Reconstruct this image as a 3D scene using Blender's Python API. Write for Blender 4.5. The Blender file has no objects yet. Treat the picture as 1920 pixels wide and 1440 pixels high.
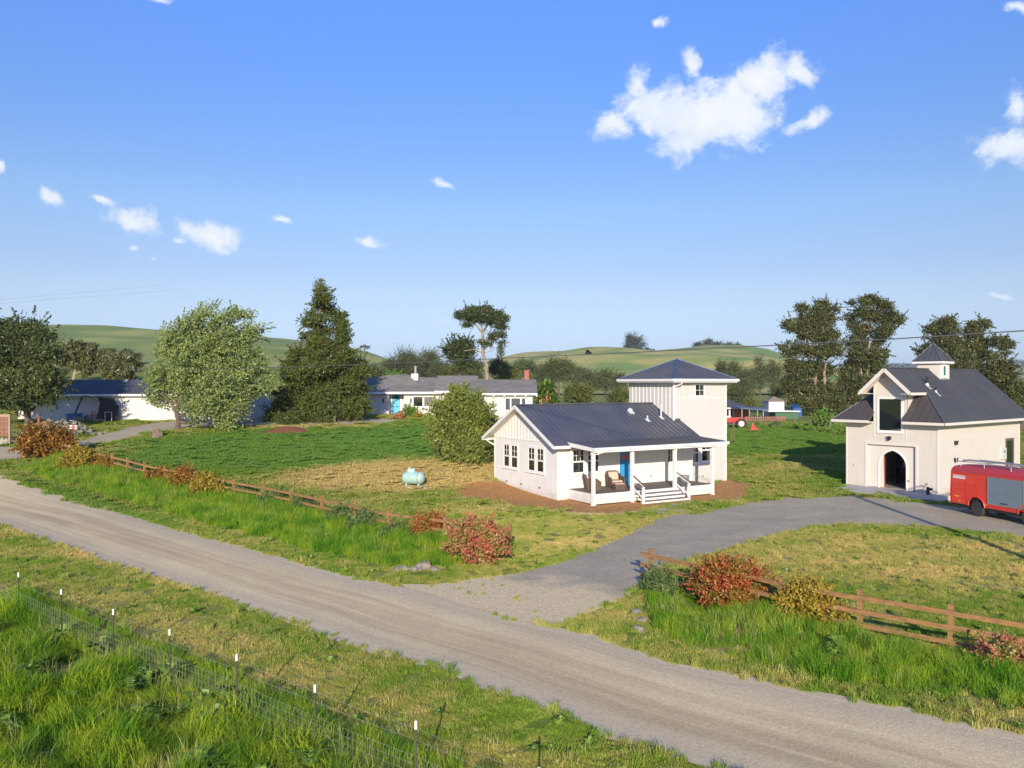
import bpy, math, random
import numpy as np
from mathutils import Vector, Matrix, noise as mnoise
from mathutils.geometry import delaunay_2d_cdt

# ------------------------------------------------------------------ camera, light, exposure
scn = bpy.context.scene
COL = scn.collection
FPX, CX, CY, CAMZ = 1513.6, 960.0, 720.0, 7.0
cam_data = bpy.data.cameras.new('camera')
cam = bpy.data.objects.new('camera', cam_data); COL.objects.link(cam)
cam_data.sensor_width = 36.0; cam_data.lens = FPX/1920*36
cam_data.clip_start = 0.3; cam_data.clip_end = 12000
cam.location = (0, 0, CAMZ); cam.rotation_euler = (math.radians(90), 0, 0)
scn.camera = cam
scn.render.resolution_x = 1024; scn.render.resolution_y = 768
scn.view_settings.view_transform = 'Standard'; scn.view_settings.look = 'None'
scn.view_settings.exposure = 0.70; scn.view_settings.gamma = 1.0
SUN_EL = math.radians(18.0)
sun_data = bpy.data.lights.new('sun', 'SUN'); sun = bpy.data.objects.new('sun', sun_data); COL.objects.link(sun)
sun_data.energy = 3.7; sun_data.angle = math.radians(0.5); sun_data.color = (1.0, 0.87, 0.70)
sun_dir = Vector((0.035, math.cos(SUN_EL), -math.sin(SUN_EL)))      # the way the light travels
sun.rotation_euler = sun_dir.to_track_quat('-Z', 'Y').to_euler()
sun.location = (0, -60, 40)

world = bpy.data.worlds.new('World'); scn.world = world; world.use_nodes = True
def build_world():
    nt = world.node_tree; N = nt.nodes; L = nt.links; N.clear()
    out = N.new('ShaderNodeOutputWorld'); bg = N.new('ShaderNodeBackground'); bg.inputs[1].default_value = 0.15
    sky = N.new('ShaderNodeTexSky'); sky.sky_type = 'NISHITA'; sky.sun_disc = False
    sky.sun_elevation = SUN_EL; sky.sun_rotation = math.radians(178)
    sky.air_density = 1.0; sky.dust_density = 0.3; sky.ozone_density = 2.2; sky.altitude = 0
    hs = N.new('ShaderNodeHueSaturation'); hs.inputs['Saturation'].default_value = 1.15; hs.inputs['Value'].default_value = SKY_VALUE
    L.new(sky.outputs[0], hs.inputs['Color'])
    tc = N.new('ShaderNodeTexCoord'); sep = N.new('ShaderNodeSeparateXYZ'); L.new(tc.outputs['Generated'], sep.inputs[0])
    def m(op, a, b=None, c=None, clamp=False):
        n = N.new('ShaderNodeMath'); n.operation = op; n.use_clamp = clamp
        for i, v in enumerate((a, b, c)):
            if v is None: continue
            if isinstance(v, (int, float)): n.inputs[i].default_value = v
            else: L.new(v, n.inputs[i])
        return n.outputs[0]
    ysafe = m('MAXIMUM', sep.outputs[1], 0.05)
    u = m('DIVIDE', sep.outputs[0], ysafe); v = m('DIVIDE', sep.outputs[2], ysafe)
    tint = N.new('ShaderNodeMix'); tint.data_type = 'RGBA'; tint.blend_type = 'MULTIPLY'; tint.inputs[0].default_value = 1.0
    rp = N.new('ShaderNodeValToRGB')
    els = rp.color_ramp.elements
    els[0].position = 0.0; els[0].color = SKY_RAMP[0][1]; els[1].position = 1.0; els[1].color = SKY_RAMP[-1][1]
    for p_, c_ in SKY_RAMP[1:-1]:
        e_ = els.new(p_); e_.color = c_
    L.new(m('MULTIPLY', sep.outputs[2], 2.0), rp.inputs[0])
    L.new(hs.outputs[0], tint.inputs[6]); L.new(rp.outputs[0], tint.inputs[7])
    # clouds: soft lobes in sky directions, broken up by noise
    comb = N.new('ShaderNodeCombineXYZ'); L.new(u, comb.inputs[0]); L.new(v, comb.inputs[1])
    warp = N.new('ShaderNodeTexNoise'); warp.inputs['Scale'].default_value = 14; warp.inputs['Detail'].default_value = 4
    L.new(comb.outputs[0], warp.inputs['Vector'])
    wv = N.new('ShaderNodeVectorMath'); wv.operation = 'MULTIPLY_ADD'
    L.new(warp.outputs['Color'], wv.inputs[0]); wv.inputs[1].default_value = (0.04, 0.04, 0); 
    sb = N.new('ShaderNodeVectorMath'); sb.operation = 'ADD'; L.new(comb.outputs[0], sb.inputs[0]); sb.inputs[1].default_value = (-0.020, -0.020, 0)
    L.new(sb.outputs[0], wv.inputs[2])
    best = None
    for (px, py, rx, ry, deg, k) in CLOUDS:
        mp = N.new('ShaderNodeMapping'); mp.vector_type = 'TEXTURE'
        mp.inputs['Location'].default_value = ((px-CX)/FPX, (CY-py)/FPX, 0)
        mp.inputs['Rotation'].default_value = (0, 0, math.radians(deg))
        mp.inputs['Scale'].default_value = (rx/FPX, ry/FPX, 1)
        L.new(wv.outputs[0], mp.inputs['Vector'])
        ln = N.new('ShaderNodeVectorMath'); ln.operation = 'LENGTH'; L.new(mp.outputs[0], ln.inputs[0])
        val = m('SUBTRACT', k, ln.outputs['Value'])
        if best is None: best = val
        else:
            sm = N.new('ShaderNodeMath'); sm.operation = 'SMOOTH_MAX'; L.new(best, sm.inputs[0]); L.new(val, sm.inputs[1]); sm.inputs[2].default_value = 0.35
            best = sm.outputs[0]
    nz = N.new('ShaderNodeTexNoise'); nz.inputs['Scale'].default_value = 30; nz.inputs['Detail'].default_value = 12; nz.inputs['Roughness'].default_value = 0.66
    L.new(wv.outputs[0], nz.inputs['Vector'])
    dens = m('ADD', best, m('MULTIPLY', m('SUBTRACT', nz.outputs['Fac'], 0.44), 2.4))
    front = m('GREATER_THAN', sep.outputs[1], 0.1)
    mr = N.new('ShaderNodeMapRange'); mr.interpolation_type = 'SMOOTHSTEP'; mr.inputs['From Min'].default_value = -0.05; mr.inputs['From Max'].default_value = 0.75
    L.new(dens, mr.inputs['Value'])
    alpha = m('MULTIPLY', m('MULTIPLY', mr.outputs[0], front), 0.96)
    shade = N.new('ShaderNodeMapRange'); shade.inputs['From Min'].default_value = 0.3; shade.inputs['From Max'].default_value = 1.3
    nz2 = N.new('ShaderNodeTexNoise'); nz2.inputs['Scale'].default_value = 12; nz2.inputs['Detail'].default_value = 5
    L.new(wv.outputs[0], nz2.inputs['Vector'])
    L.new(m('ADD', m('MULTIPLY', dens, .5), m('MULTIPLY', nz2.outputs['Fac'], 0.9)), shade.inputs['Value'])
    cc = N.new('ShaderNodeMix'); cc.data_type = 'RGBA'; cc.inputs[6].default_value = (2.7, 3.25, 4.1, 1); cc.inputs[7].default_value = (4.3, 4.3, 4.3, 1)
    L.new(shade.outputs[0], cc.inputs[0])
    mx = N.new('ShaderNodeMix'); mx.data_type = 'RGBA'; L.new(alpha, mx.inputs[0]); L.new(tint.outputs[2], mx.inputs[6]); L.new(cc.outputs[2], mx.inputs[7])
    L.new(mx.outputs[2], bg.inputs[0]); L.new(bg.outputs[0], out.inputs[0])
SKY_VALUE = 1.0
SKY_RAMP = [(0.0, (0.261, 0.371, 0.756, 1)), (0.04, (0.298, 0.392, 0.776, 1)), (0.092, (0.355, 0.389, 0.614, 1)), (0.158, (0.444, 0.419, 0.545, 1)), (0.223, (0.516, 0.443, 0.528, 1)), (0.288, (0.534, 0.463, 0.54, 1)), (0.414, (0.596, 0.537, 0.606, 1)), (0.535, (0.56, 0.549, 0.683, 1)), (0.65, (0.55, 0.584, 0.791, 1)), (0.859, (0.589, 0.664, 0.985, 1)), (1.0, (0.594, 0.681, 1.035, 1))]
CLOUDS = [(1235, 205, 80, 42, -10, 1.02), (1325, 215, 112, 60, 0, 1.18), (1435, 148, 100, 40, 22, 1.08), (1390, 205, 66, 74, -20, 1.02),
          (1285, 268, 75, 34, 0, 0.92), (1150, 232, 40, 29, 0, 0.99), (1200, 150, 34, 48, 0, 0.84), (1290, 125, 27, 44, 0, 0.66), (1500, 140, 50, 26, -15, 0.94),
          (1512, 232, 66, 20, 18, 0.85), (1895, 282, 72, 40, -10, 1.00), (1905, 195, 29, 43, 0, 0.84), (1900, 6, 40, 17, 0, 0.84),
          (252, 418, 52, 29, -12, 0.96), (388, 436, 60, 29, -8, 1.09), (105, 368, 40, 17, -22, 0.74), (190, 378, 34, 12, -10, 0.69), (335, 452, 25, 12, 0, 0.64),
          (690, 447, 38, 11, -12, 0.89), (835, 343, 34, 14, -20, 0.64), (1238, 38, 27, 16, 0, 0.64), (5, 313, 16, 19, 0, 0.84), (1888, 556, 38, 10, 0, 0.64),
          (530, 408, 29, 11, -25, 0.49), (245, 470, 20, 14, 0, 0.49), (290, 487, 11, 6, 0, 0.64), (300, 6, 34, 12, 0, 0.54), (820, 605, 60, 16, 0, 0.20)]
build_world()

# ------------------------------------------------------------------ small helpers
rng = np.random.default_rng(7)
random.seed(7)
def tag(o, label=None, cat=None, group=None, kind=None):
    if label: o['label'] = label
    if cat: o['category'] = cat
    if group: o['group'] = group
    if kind: o['kind'] = kind
    return o
def empty(name, loc, rz=0, label=None, cat=None, group=None):
    o = bpy.data.objects.new(name, None); COL.objects.link(o)
    o.location = loc; o.rotation_euler = (0, 0, rz); o.empty_display_size = .2
    return tag(o, label, cat, group)
def copy_tree(o, parent=None):
    c = o.copy(); COL.objects.link(c); c.parent = parent
    for ch in o.children: copy_tree(ch, c)
    return c
class MB:
    def __init__(s): s.v = []; s.f = []; s.M = None
    def add(s, vs, fs):
        n = len(s.v)
        for p in vs:
            p = Vector(p); s.v.append(tuple(s.M @ p if s.M else p))
        for f in fs: s.f.append(tuple(i+n for i in f))
        return s
    def box(s, c, size, rz=0, M=None, taper=1.0):
        hx, hy, hz = size[0]/2, size[1]/2, size[2]/2
        vs = []
        for sz in (-1, 1):
            t = taper if sz > 0 else 1
            for sx, sy in ((-1, -1), (1, -1), (1, 1), (-1, 1)): vs.append(Vector((sx*hx*t, sy*hy*t, sz*hz)))
        R = M if M is not None else Matrix.Rotation(rz, 3, 'Z')
        vs = [Vector(c) + R @ v for v in vs]
        return s.add(vs, [(3, 2, 1, 0), (4, 5, 6, 7), (0, 1, 5, 4), (1, 2, 6, 5), (2, 3, 7, 6), (3, 0, 4, 7)])
    def b(s, x0, x1, y0, y1, z0, z1): return s.box(((x0+x1)/2, (y0+y1)/2, (z0+z1)/2), (abs(x1-x0), abs(y1-y0), abs(z1-z0)))
    def bar(s, p0, p1, w, h=None, up=(0, 0, 1)):
        p0, p1 = Vector(p0), Vector(p1); h = h or w; d = p1-p0; L_ = d.length
        if L_ < 1e-6: return s
        x = d/L_; u = Vector(up); y = u.cross(x)
        if y.length < 1e-4: y = Vector((0, 1, 0)).cross(x)
        y.normalize(); z = x.cross(y)
        M = Matrix((x, y, z)).transposed()
        return s.box((p0+p1)/2, (L_, w, h), M=M)
    def tube(s, pts, rad, n=8, cap=True):
        pts = [Vector(p) for p in pts]; k = len(pts)
        if not hasattr(rad, '__len__'): rad = [rad]*k
        base = len(s.v); vs = []
        prev = None
        for i, p in enumerate(pts):
            d = (pts[min(i+1, k-1)]-pts[max(i-1, 0)]).normalized()
            a = prev if prev is not None else (Vector((1, 0, 0)) if abs(d.x) < .9 else Vector((0, 1, 0)))
            a = (a - d*a.dot(d)).normalized(); bb = d.cross(a); prev = a
            for j in range(n):
                t = 2*math.pi*j/n; vs.append(p + (a*math.cos(t)+bb*math.sin(t))*rad[i])
        fs = []
        for i in range(k-1):
            for j in range(n):
                fs.append((i*n+j, i*n+(j+1) % n, (i+1)*n+(j+1) % n, (i+1)*n+j))
        if cap: fs.append(tuple(range(n-1, -1, -1))); fs.append(tuple((k-1)*n+j for j in range(n)))
        return s.add(vs, fs)
    def lathe(s, c, prof, n=16, axis='Z'):
        vs = []; fs = []
        for (r, z) in prof:
            for j in range(n):
                t = 2*math.pi*j/n; p = (r*math.cos(t), r*math.sin(t), z)
                if axis == 'Y': p = (p[0], p[2], p[1])
                if axis == 'X': p = (p[2], p[0], p[1])
                vs.append(Vector(c)+Vector(p))
        k = len(prof)
        for i in range(k-1):
            for j in range(n): fs.append((i*n+j, i*n+(j+1) % n, (i+1)*n+(j+1) % n, (i+1)*n+j))
        fs.append(tuple(range(n-1, -1, -1))); fs.append(tuple((k-1)*n+j for j in range(n)))
        return s.add(vs, fs)
    def slab(s, poly, off):
        """solid from a 3-D polygon pushed along vector off"""
        n = len(poly); P = [Vector(p) for p in poly]; off = Vector(off)
        vs = P+[p+off for p in P]
        fs = [tuple(range(n-1, -1, -1)), tuple(range(n, 2*n))]+[(i, (i+1) % n, n+(i+1) % n, n+i) for i in range(n)]
        return s.add(vs, fs)
    def rock(s, c, r, seed=0, n=2):
        R = random.Random(seed)
        import bmesh
        bm = bmesh.new(); bmesh.ops.create_icosphere(bm, subdivisions=n, radius=1)
        o = Vector((R.random()*50, R.random()*50, R.random()*50))
        vs = [Vector((v.co.x*r[0], v.co.y*r[1], v.co.z*r[2]))*(0.82+0.5*mnoise.noise(v.co*1.1+o)+.16*mnoise.noise(v.co*3+o))+Vector(c) for v in bm.verts]
        fs = [tuple(v.index for v in f.verts) for f in bm.faces]; bm.free()
        return s.add(vs, fs)
    def build(s, name, mat, parent=None, smooth=False, bevel=0, recalc=True):
        me = bpy.data.meshes.new(name); me.from_pydata(s.v, [], s.f)
        if recalc:
            import bmesh
            bm = bmesh.new(); bm.from_mesh(me); bmesh.ops.recalc_face_normals(bm, faces=bm.faces); bm.to_mesh(me); bm.free()
        me.materials.append(mat)
        if smooth: me.polygons.foreach_set('use_smooth', [True]*len(me.polygons))
        o = bpy.data.objects.new(name, me); COL.objects.link(o)
        if parent is not None: o.parent = parent
        if bevel:
            m = o.modifiers.new('bevel', 'BEVEL'); m.width = bevel; m.segments = 2; m.limit_method = 'ANGLE'
        return o
def np_mesh(name, V, F, mat, parent=None):
    """V (n,3) float, F (m,k) int, all faces k-gons"""
    me = bpy.data.meshes.new(name); n, m_, k = len(V), len(F), F.shape[1]
    me.vertices.add(n); me.vertices.foreach_set('co', np.ascontiguousarray(V, dtype=np.float32).ravel())
    me.loops.add(m_*k); me.loops.foreach_set('vertex_index', np.ascontiguousarray(F, dtype=np.int32).ravel())
    me.polygons.add(m_); me.polygons.foreach_set('loop_start', np.arange(0, m_*k, k, dtype=np.int32))
    me.update(calc_edges=True); me.materials.append(mat)
    o = bpy.data.objects.new(name, me); COL.objects.link(o)
    if parent is not None: o.parent = parent
    return o

# ------------------------------------------------------------------ materials
MATS = {}
def new_mat(name):
    m = bpy.data.materials.new(name); m.use_nodes = True; nt = m.node_tree
    b = nt.nodes['Principled BSDF']; return m, nt, b
def rgba(c): return (c[0], c[1], c[2], 1)
def add_grime(nt, b, tc, amount, z0=.15, z1=1.0):
    """mud splashed up the foot of a painted wall and thin rain streaks"""
    N, L = nt.nodes, nt.links
    src = b.inputs['Base Color'].links[0].from_socket
    sp = N.new('ShaderNodeSeparateXYZ'); L.new(tc.outputs['Object'], sp.inputs[0])
    nz = N.new('ShaderNodeTexNoise'); nz.inputs['Scale'].default_value = 2.2; nz.inputs['Detail'].default_value = 7; nz.inputs['Roughness'].default_value = .7; L.new(tc.outputs['Object'], nz.inputs['Vector'])
    a = N.new('ShaderNodeMath'); a.operation = 'MULTIPLY_ADD'; L.new(nz.outputs['Fac'], a.inputs[0]); a.inputs[1].default_value = -1.2; L.new(sp.outputs[2], a.inputs[2])
    mr = N.new('ShaderNodeMapRange'); mr.inputs['From Min'].default_value = z0; mr.inputs['From Max'].default_value = -.75; mr.inputs['To Max'].default_value = amount; L.new(a.outputs[0], mr.inputs['Value'])
    st = N.new('ShaderNodeMapping'); st.inputs['Scale'].default_value = (5, 5, .25); L.new(tc.outputs['Object'], st.inputs[0])
    n2 = N.new('ShaderNodeTexNoise'); n2.inputs['Scale'].default_value = 1.5; n2.inputs['Detail'].default_value = 6; L.new(st.outputs[0], n2.inputs['Vector'])
    m2 = N.new('ShaderNodeMapRange'); m2.inputs['From Min'].default_value = .56; m2.inputs['From Max'].default_value = .76; m2.inputs['To Max'].default_value = amount*.5; L.new(n2.outputs['Fac'], m2.inputs['Value'])
    mx = N.new('ShaderNodeMix'); mx.data_type = 'RGBA'; mx.inputs[7].default_value = (.40, .33, .24, 1); L.new(src, mx.inputs[6])
    ad = N.new('ShaderNodeMath'); ad.operation = 'MAXIMUM'; L.new(mr.outputs[0], ad.inputs[0]); L.new(m2.outputs[0], ad.inputs[1]); L.new(ad.outputs[0], mx.inputs[0]); L.new(mx.outputs[2], b.inputs['Base Color'])
def mat(name, col, rough=.6, metal=0, col2=None, scale=3, detail=4, bump=0, bscale=None, spec=.5, stretch=None, contrast=(.35, .65), coat=0, grime=0):
    if name in MATS: return MATS[name]
    m, nt, b = new_mat(name); N, L = nt.nodes, nt.links
    b.inputs['Base Color'].default_value = rgba(col); b.inputs['Roughness'].default_value = rough; b.inputs['Metallic'].default_value = metal
    b.inputs['Specular IOR Level'].default_value = spec
    if coat: b.inputs['Coat Weight'].default_value = coat
    tc = N.new('ShaderNodeTexCoord'); mp = N.new('ShaderNodeMapping'); L.new(tc.outputs['Object'], mp.inputs[0])
    if stretch: mp.inputs['Scale'].default_value = stretch
    if col2 is not None:
        nz = N.new('ShaderNodeTexNoise'); nz.inputs['Scale'].default_value = scale; nz.inputs['Detail'].default_value = detail
        L.new(mp.outputs[0], nz.inputs['Vector'])
        mr = N.new('ShaderNodeMapRange'); mr.inputs['From Min'].default_value = contrast[0]; mr.inputs['From Max'].default_value = contrast[1]
        L.new(nz.outputs['Fac'], mr.inputs['Value'])
        mx = N.new('ShaderNodeMix'); mx.data_type = 'RGBA'; mx.inputs[6].default_value = rgba(col); mx.inputs[7].default_value = rgba(col2)
        L.new(mr.outputs[0], mx.inputs[0]); L.new(mx.outputs[2], b.inputs['Base Color'])
    if grime: add_grime(nt, b, tc, grime)
    if bump:
        nb = N.new('ShaderNodeTexNoise'); nb.inputs['Scale'].default_value = bscale or scale*4; nb.inputs['Detail'].default_value = 5
        L.new(mp.outputs[0], nb.inputs['Vector'])
        bp = N.new('ShaderNodeBump'); bp.inputs['Strength'].default_value = bump; bp.inputs['Distance'].default_value = .03
        L.new(nb.outputs['Fac'], bp.inputs['Height']); L.new(bp.outputs[0], b.inputs['Normal'])
    MATS[name] = m; return m
def grooved(name, col, axis, period, rough=.6, col2=None):
    """painted plywood siding with fine vertical grooves along object axis 0 or 1"""
    m, nt, b = new_mat(name); N, L = nt.nodes, nt.links
    b.inputs['Roughness'].default_value = rough
    tc = N.new('ShaderNodeTexCoord'); sp = N.new('ShaderNodeSeparateXYZ'); L.new(tc.outputs['Object'], sp.inputs[0])
    a = N.new('ShaderNodeMath'); a.operation = 'ADD'; L.new(sp.outputs[0], a.inputs[0]); L.new(sp.outputs[1], a.inputs[1])
    d = N.new('ShaderNodeMath'); d.operation = 'DIVIDE'; d.inputs[1].default_value = period
    L.new(a.outputs[0], d.inputs[0])
    fr = N.new('ShaderNodeMath'); fr.operation = 'FRACT'; L.new(d.outputs[0], fr.inputs[0])
    gt = N.new('ShaderNodeMapRange'); gt.inputs['From Min'].default_value = 0.0; gt.inputs['From Max'].default_value = .12; L.new(fr.outputs[0], gt.inputs['Value'])
    bp = N.new('ShaderNodeBump'); bp.inputs['Strength'].default_value = .8; bp.inputs['Distance'].default_value = .012
    L.new(gt.outputs[0], bp.inputs['Height']); L.new(bp.outputs[0], b.inputs['Normal'])
    nz = N.new('ShaderNodeTexNoise'); nz.inputs['Scale'].default_value = 1.2; nz.inputs['Detail'].default_value = 6; L.new(tc.outputs['Object'], nz.inputs['Vector'])
    mx = N.new('ShaderNodeMix'); mx.data_type = 'RGBA'; mx.inputs[6].default_value = rgba(col); mx.inputs[7].default_value = rgba(col2 or [c*.9 for c in col])
    L.new(nz.outputs['Fac'], mx.inputs[0]); L.new(mx.outputs[2], b.inputs['Base Color'])
    add_grime(nt, b, tc, .4)
    MATS[name] = m; return m
def glass_mat():
    m, nt, b = new_mat('window_glass')
    b.inputs['Base Color'].default_value = (.012, .016, .014, 1); b.inputs['Roughness'].default_value = .04
    b.inputs['Specular IOR Level'].default_value = 1.0; b.inputs['IOR'].default_value = 1.6
    MATS['glass'] = m; return m
def foliage_mat(name, c1, c2, c3, scale=.8, trans=.35, spark=.6):
    m = bpy.data.materials.new(name); m.use_nodes = True; nt = m.node_tree; N, L = nt.nodes, nt.links; N.clear()
    out = N.new('ShaderNodeOutputMaterial')
    geo = N.new('ShaderNodeNewGeometry')
    nz = N.new('ShaderNodeTexNoise'); nz.inputs['Scale'].default_value = scale; nz.inputs['Detail'].default_value = 3; L.new(geo.outputs['Position'], nz.inputs['Vector'])
    mr = N.new('ShaderNodeMapRange'); mr.inputs['From Min'].default_value = .35; mr.inputs['From Max'].default_value = .65; L.new(nz.outputs['Fac'], mr.inputs['Value'])
    mx = N.new('ShaderNodeMix'); mx.data_type = 'RGBA'; mx.inputs[6].default_value = rgba(c1); mx.inputs[7].default_value = rgba(c2); L.new(mr.outputs[0], mx.inputs[0])
    pw = N.new('ShaderNodeMath'); pw.operation = 'POWER'; pw.inputs[1].default_value = 2.0; L.new(geo.outputs['Random Per Island'], pw.inputs[0]); ph = N.new('ShaderNodeMath'); ph.operation = 'MULTIPLY'; ph.inputs[1].default_value = spark; L.new(pw.outputs[0], ph.inputs[0]); pw = ph
    mx2 = N.new('ShaderNodeMix'); mx2.data_type = 'RGBA'; mx2.inputs[7].default_value = rgba(c3); L.new(pw.outputs[0], mx2.inputs[0]); L.new(mx.outputs[2], mx2.inputs[6])
    df = N.new('ShaderNodeBsdfDiffuse'); tr = N.new('ShaderNodeBsdfTranslucent'); gl = N.new('ShaderNodeBsdfGlossy'); gl.inputs['Roughness'].default_value = .45
    L.new(mx2.outputs[2], df.inputs[0]); L.new(mx2.outputs[2], tr.inputs[0]); gl.inputs[0].default_value = (1, 1, 1, 1)
    ms = N.new('ShaderNodeMixShader'); ms.inputs[0].default_value = trans; L.new(df.outputs[0], ms.inputs[1]); L.new(tr.outputs[0], ms.inputs[2])
    mg = N.new('ShaderNodeMixShader'); mg.inputs[0].default_value = .025; L.new(ms.outputs[0], mg.inputs[1]); L.new(gl.outputs[0], mg.inputs[2])
    L.new(mg.outputs[0], out.inputs[0]); MATS[name] = m; return m

white = mat('white_paint', (.77, .76, .72), .55, col2=(.72, .71, .675), scale=1.5, grime=.45, bump=.08, bscale=30)
trim = mat('white_trim', (.80, .79, .76), .45, col2=(.76, .75, .72), scale=2)
roofm = mat('slate_metal', (.10, .112, .142), .36, metal=.3, col2=(.14, .142, .155), scale=.6, spec=.6)
roofb = mat('charcoal_metal', (.095, .102, .116), .36, metal=.3, col2=(.115, .12, .13), scale=.6, spec=.6)
glass = glass_mat()
deckm = mat('deck_boards', (.20, .17, .15), .8, col2=(.14, .12, .11), scale=4, stretch=(1, 14, 1))
bluem = mat('blue_door_paint', (.02, .22, .50), .4)
lblue = mat('light_blue_door_paint', (.06, .42, .62), .45)
wood = mat('fence_wood', (.34, .185, .065), .85, col2=(.21, .115, .05), scale=5, stretch=(1, 1, 4), bump=.3)
wicker = mat('wicker', (.16, .11, .08), .8, col2=(.07, .045, .03), scale=60, bump=.6, bscale=80)
cush = mat('cushion_fabric', (.62, .55, .45), .9, col2=(.40, .33, .25), scale=16)
cushp = mat('cushion_brown', (.45, .30, .24), .9)
galv = mat('galvanised_steel', (.45, .46, .47), .4, metal=.8)
darkm = mat('dark_metal', (.02, .02, .022), .5)
blackm = mat('black_rubber', (.03, .029, .027), .85, col2=(.06, .055, .05), scale=6)
concr = mat('concrete', (.42, .40, .37), .9, col2=(.34, .33, .31), scale=2, bump=.2)
rockm = mat('rock', (.15, .14, .115), .95, col2=(.27, .24, .185), scale=6, bump=.6, bscale=12)
bark = mat('bark', (.16, .12, .09), .95, col2=(.09, .07, .055), scale=5, stretch=(3, 3, .6), bump=.6, bscale=18)
barkp = mat('pale_bark', (.38, .31, .23), .9, col2=(.22, .16, .11), scale=2, stretch=(2, 2, .5), bump=.4, bscale=12)
vinyl = mat('vent_metal', (.30, .24, .18), .7)
# ------------------------------------------------------------------ terrain
def sstep(a, b, x):
    t = np.clip((x-a)/(b-a), 0, 1); return t*t*(3-2*t)
LY = [-60, 44, 48, 52, 57, 65, 72, 79, 92, 105, 122, 200, 330, 800, 6000]
LZ = [0, 0, .08, .38, 1.15, 2.15, 2.85, 3.5, 3.75, 5.0, 7.6, 11.5, 14, 14, 14]
RY = [-60, 50, 57, 62, 70, 100, 140, 200, 6000]
RZ = [0, 0, .10, .24, .66, 1.6, 1.5, 1.2, 1.0]
def h(X, Y):
    X = np.asarray(X, float); Y = np.asarray(Y, float)
    l = np.interp(Y, LY, LZ); r = np.interp(Y, RY, RZ)
    far = sstep(95, 200, Y)
    edge0 = -8 - far*90; edge1 = 12 - far*60
    k = sstep(0, 1, (X-edge0)/(edge1-edge0))
    return l*(1-k)+r*k
def hz(x, y): return float(h(x, y))
def G(px, py, ymax=400):
    """where the sight line through a photo pixel meets the ground"""
    u = (px-CX)/FPX; v = (py-CY)/FPX
    ys = np.linspace(5, ymax, 8000); d = (CAMZ - v*ys) - h(u*ys, ys)
    i = np.argmax(d < 0); Y = ys[i] if d[i] < 0 else ymax
    return (u*Y, Y, hz(u*Y, Y))
def P(px, py, Y): return Vector(((px-CX)/FPX*Y, Y, CAMZ-(py-CY)/FPX*Y))

def poly_in(X, Y, poly):
    inside = np.zeros(np.shape(X), bool); n = len(poly)
    for i in range(n):
        x1, y1 = poly[i][:2]; x2, y2 = poly[(i+1) % n][:2]
        c = ((y1 > Y) != (y2 > Y)) & (X < (x2-x1)*(Y-y1)/((y2-y1) if y2 != y1 else 1e-9)+x1)
        inside ^= c
    return inside
def px_poly(pts): return [G(*p) for p in pts]
def densify(poly, step, jit=0, seed=0):
    R = random.Random(seed); out = []
    n = len(poly)
    for i in range(n):
        a, b = Vector(poly[i][:2]), Vector(poly[(i+1) % n][:2]); d = b-a; k = max(1, int(d.length/step))
        nrm = Vector((-d.y, d.x)).normalized() if d.length > 0 else Vector((0, 0))
        for j in range(k):
            q = a+d*(j/k)
            w = jit*(mnoise.noise(Vector((q.x*.8, q.y*.8, seed)))*1.3 + mnoise.noise(Vector((q.x*3, q.y*3, seed)))*.6)
            q = q+nrm*w; out.append((q.x, q.y))
    return out
def sheet(name, poly, mt, lift, step=.8, jit=.12, edge=.35, kind='structure', label=None, cat=None, crown=None):
    bd = densify(poly, edge, jit, hash(name) % 97 if False else len(name))
    xs = [p[0] for p in bd]; ys = [p[1] for p in bd]
    gx, gy = np.meshgrid(np.arange(min(xs), max(xs), step), np.arange(min(ys), max(ys), step))
    m = poly_in(gx, gy, bd); ip = list(zip(gx[m], gy[m]))
    co = [Vector(p) for p in bd]+[Vector(p) for p in ip]
    n = len(bd); edges = [(i, (i+1) % n) for i in range(n)]
    v, e, f, *_ = delaunay_2d_cdt(co, edges, [list(range(n))], 1, 1e-5)
    A = np.array([(p.x, p.y) for p in v]); z = h(A[:, 0], A[:, 1])+lift
    if crown is not None: z = z + crown(A[:, 0], A[:, 1])
    me = bpy.data.meshes.new(name); me.from_pydata([(a[0], a[1], zz) for a, zz in zip(A, z)], [], [tuple(t) for t in f]); me.materials.append(mt)
    for p in me.polygons:
        if p.normal.z < 0: p.flip()
    me.polygons.foreach_set('use_smooth', [True]*len(me.polygons))
    o = bpy.data.objects.new(name, me); COL.objects.link(o); tag(o, label, cat, kind=kind)
    return o, bd

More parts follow.
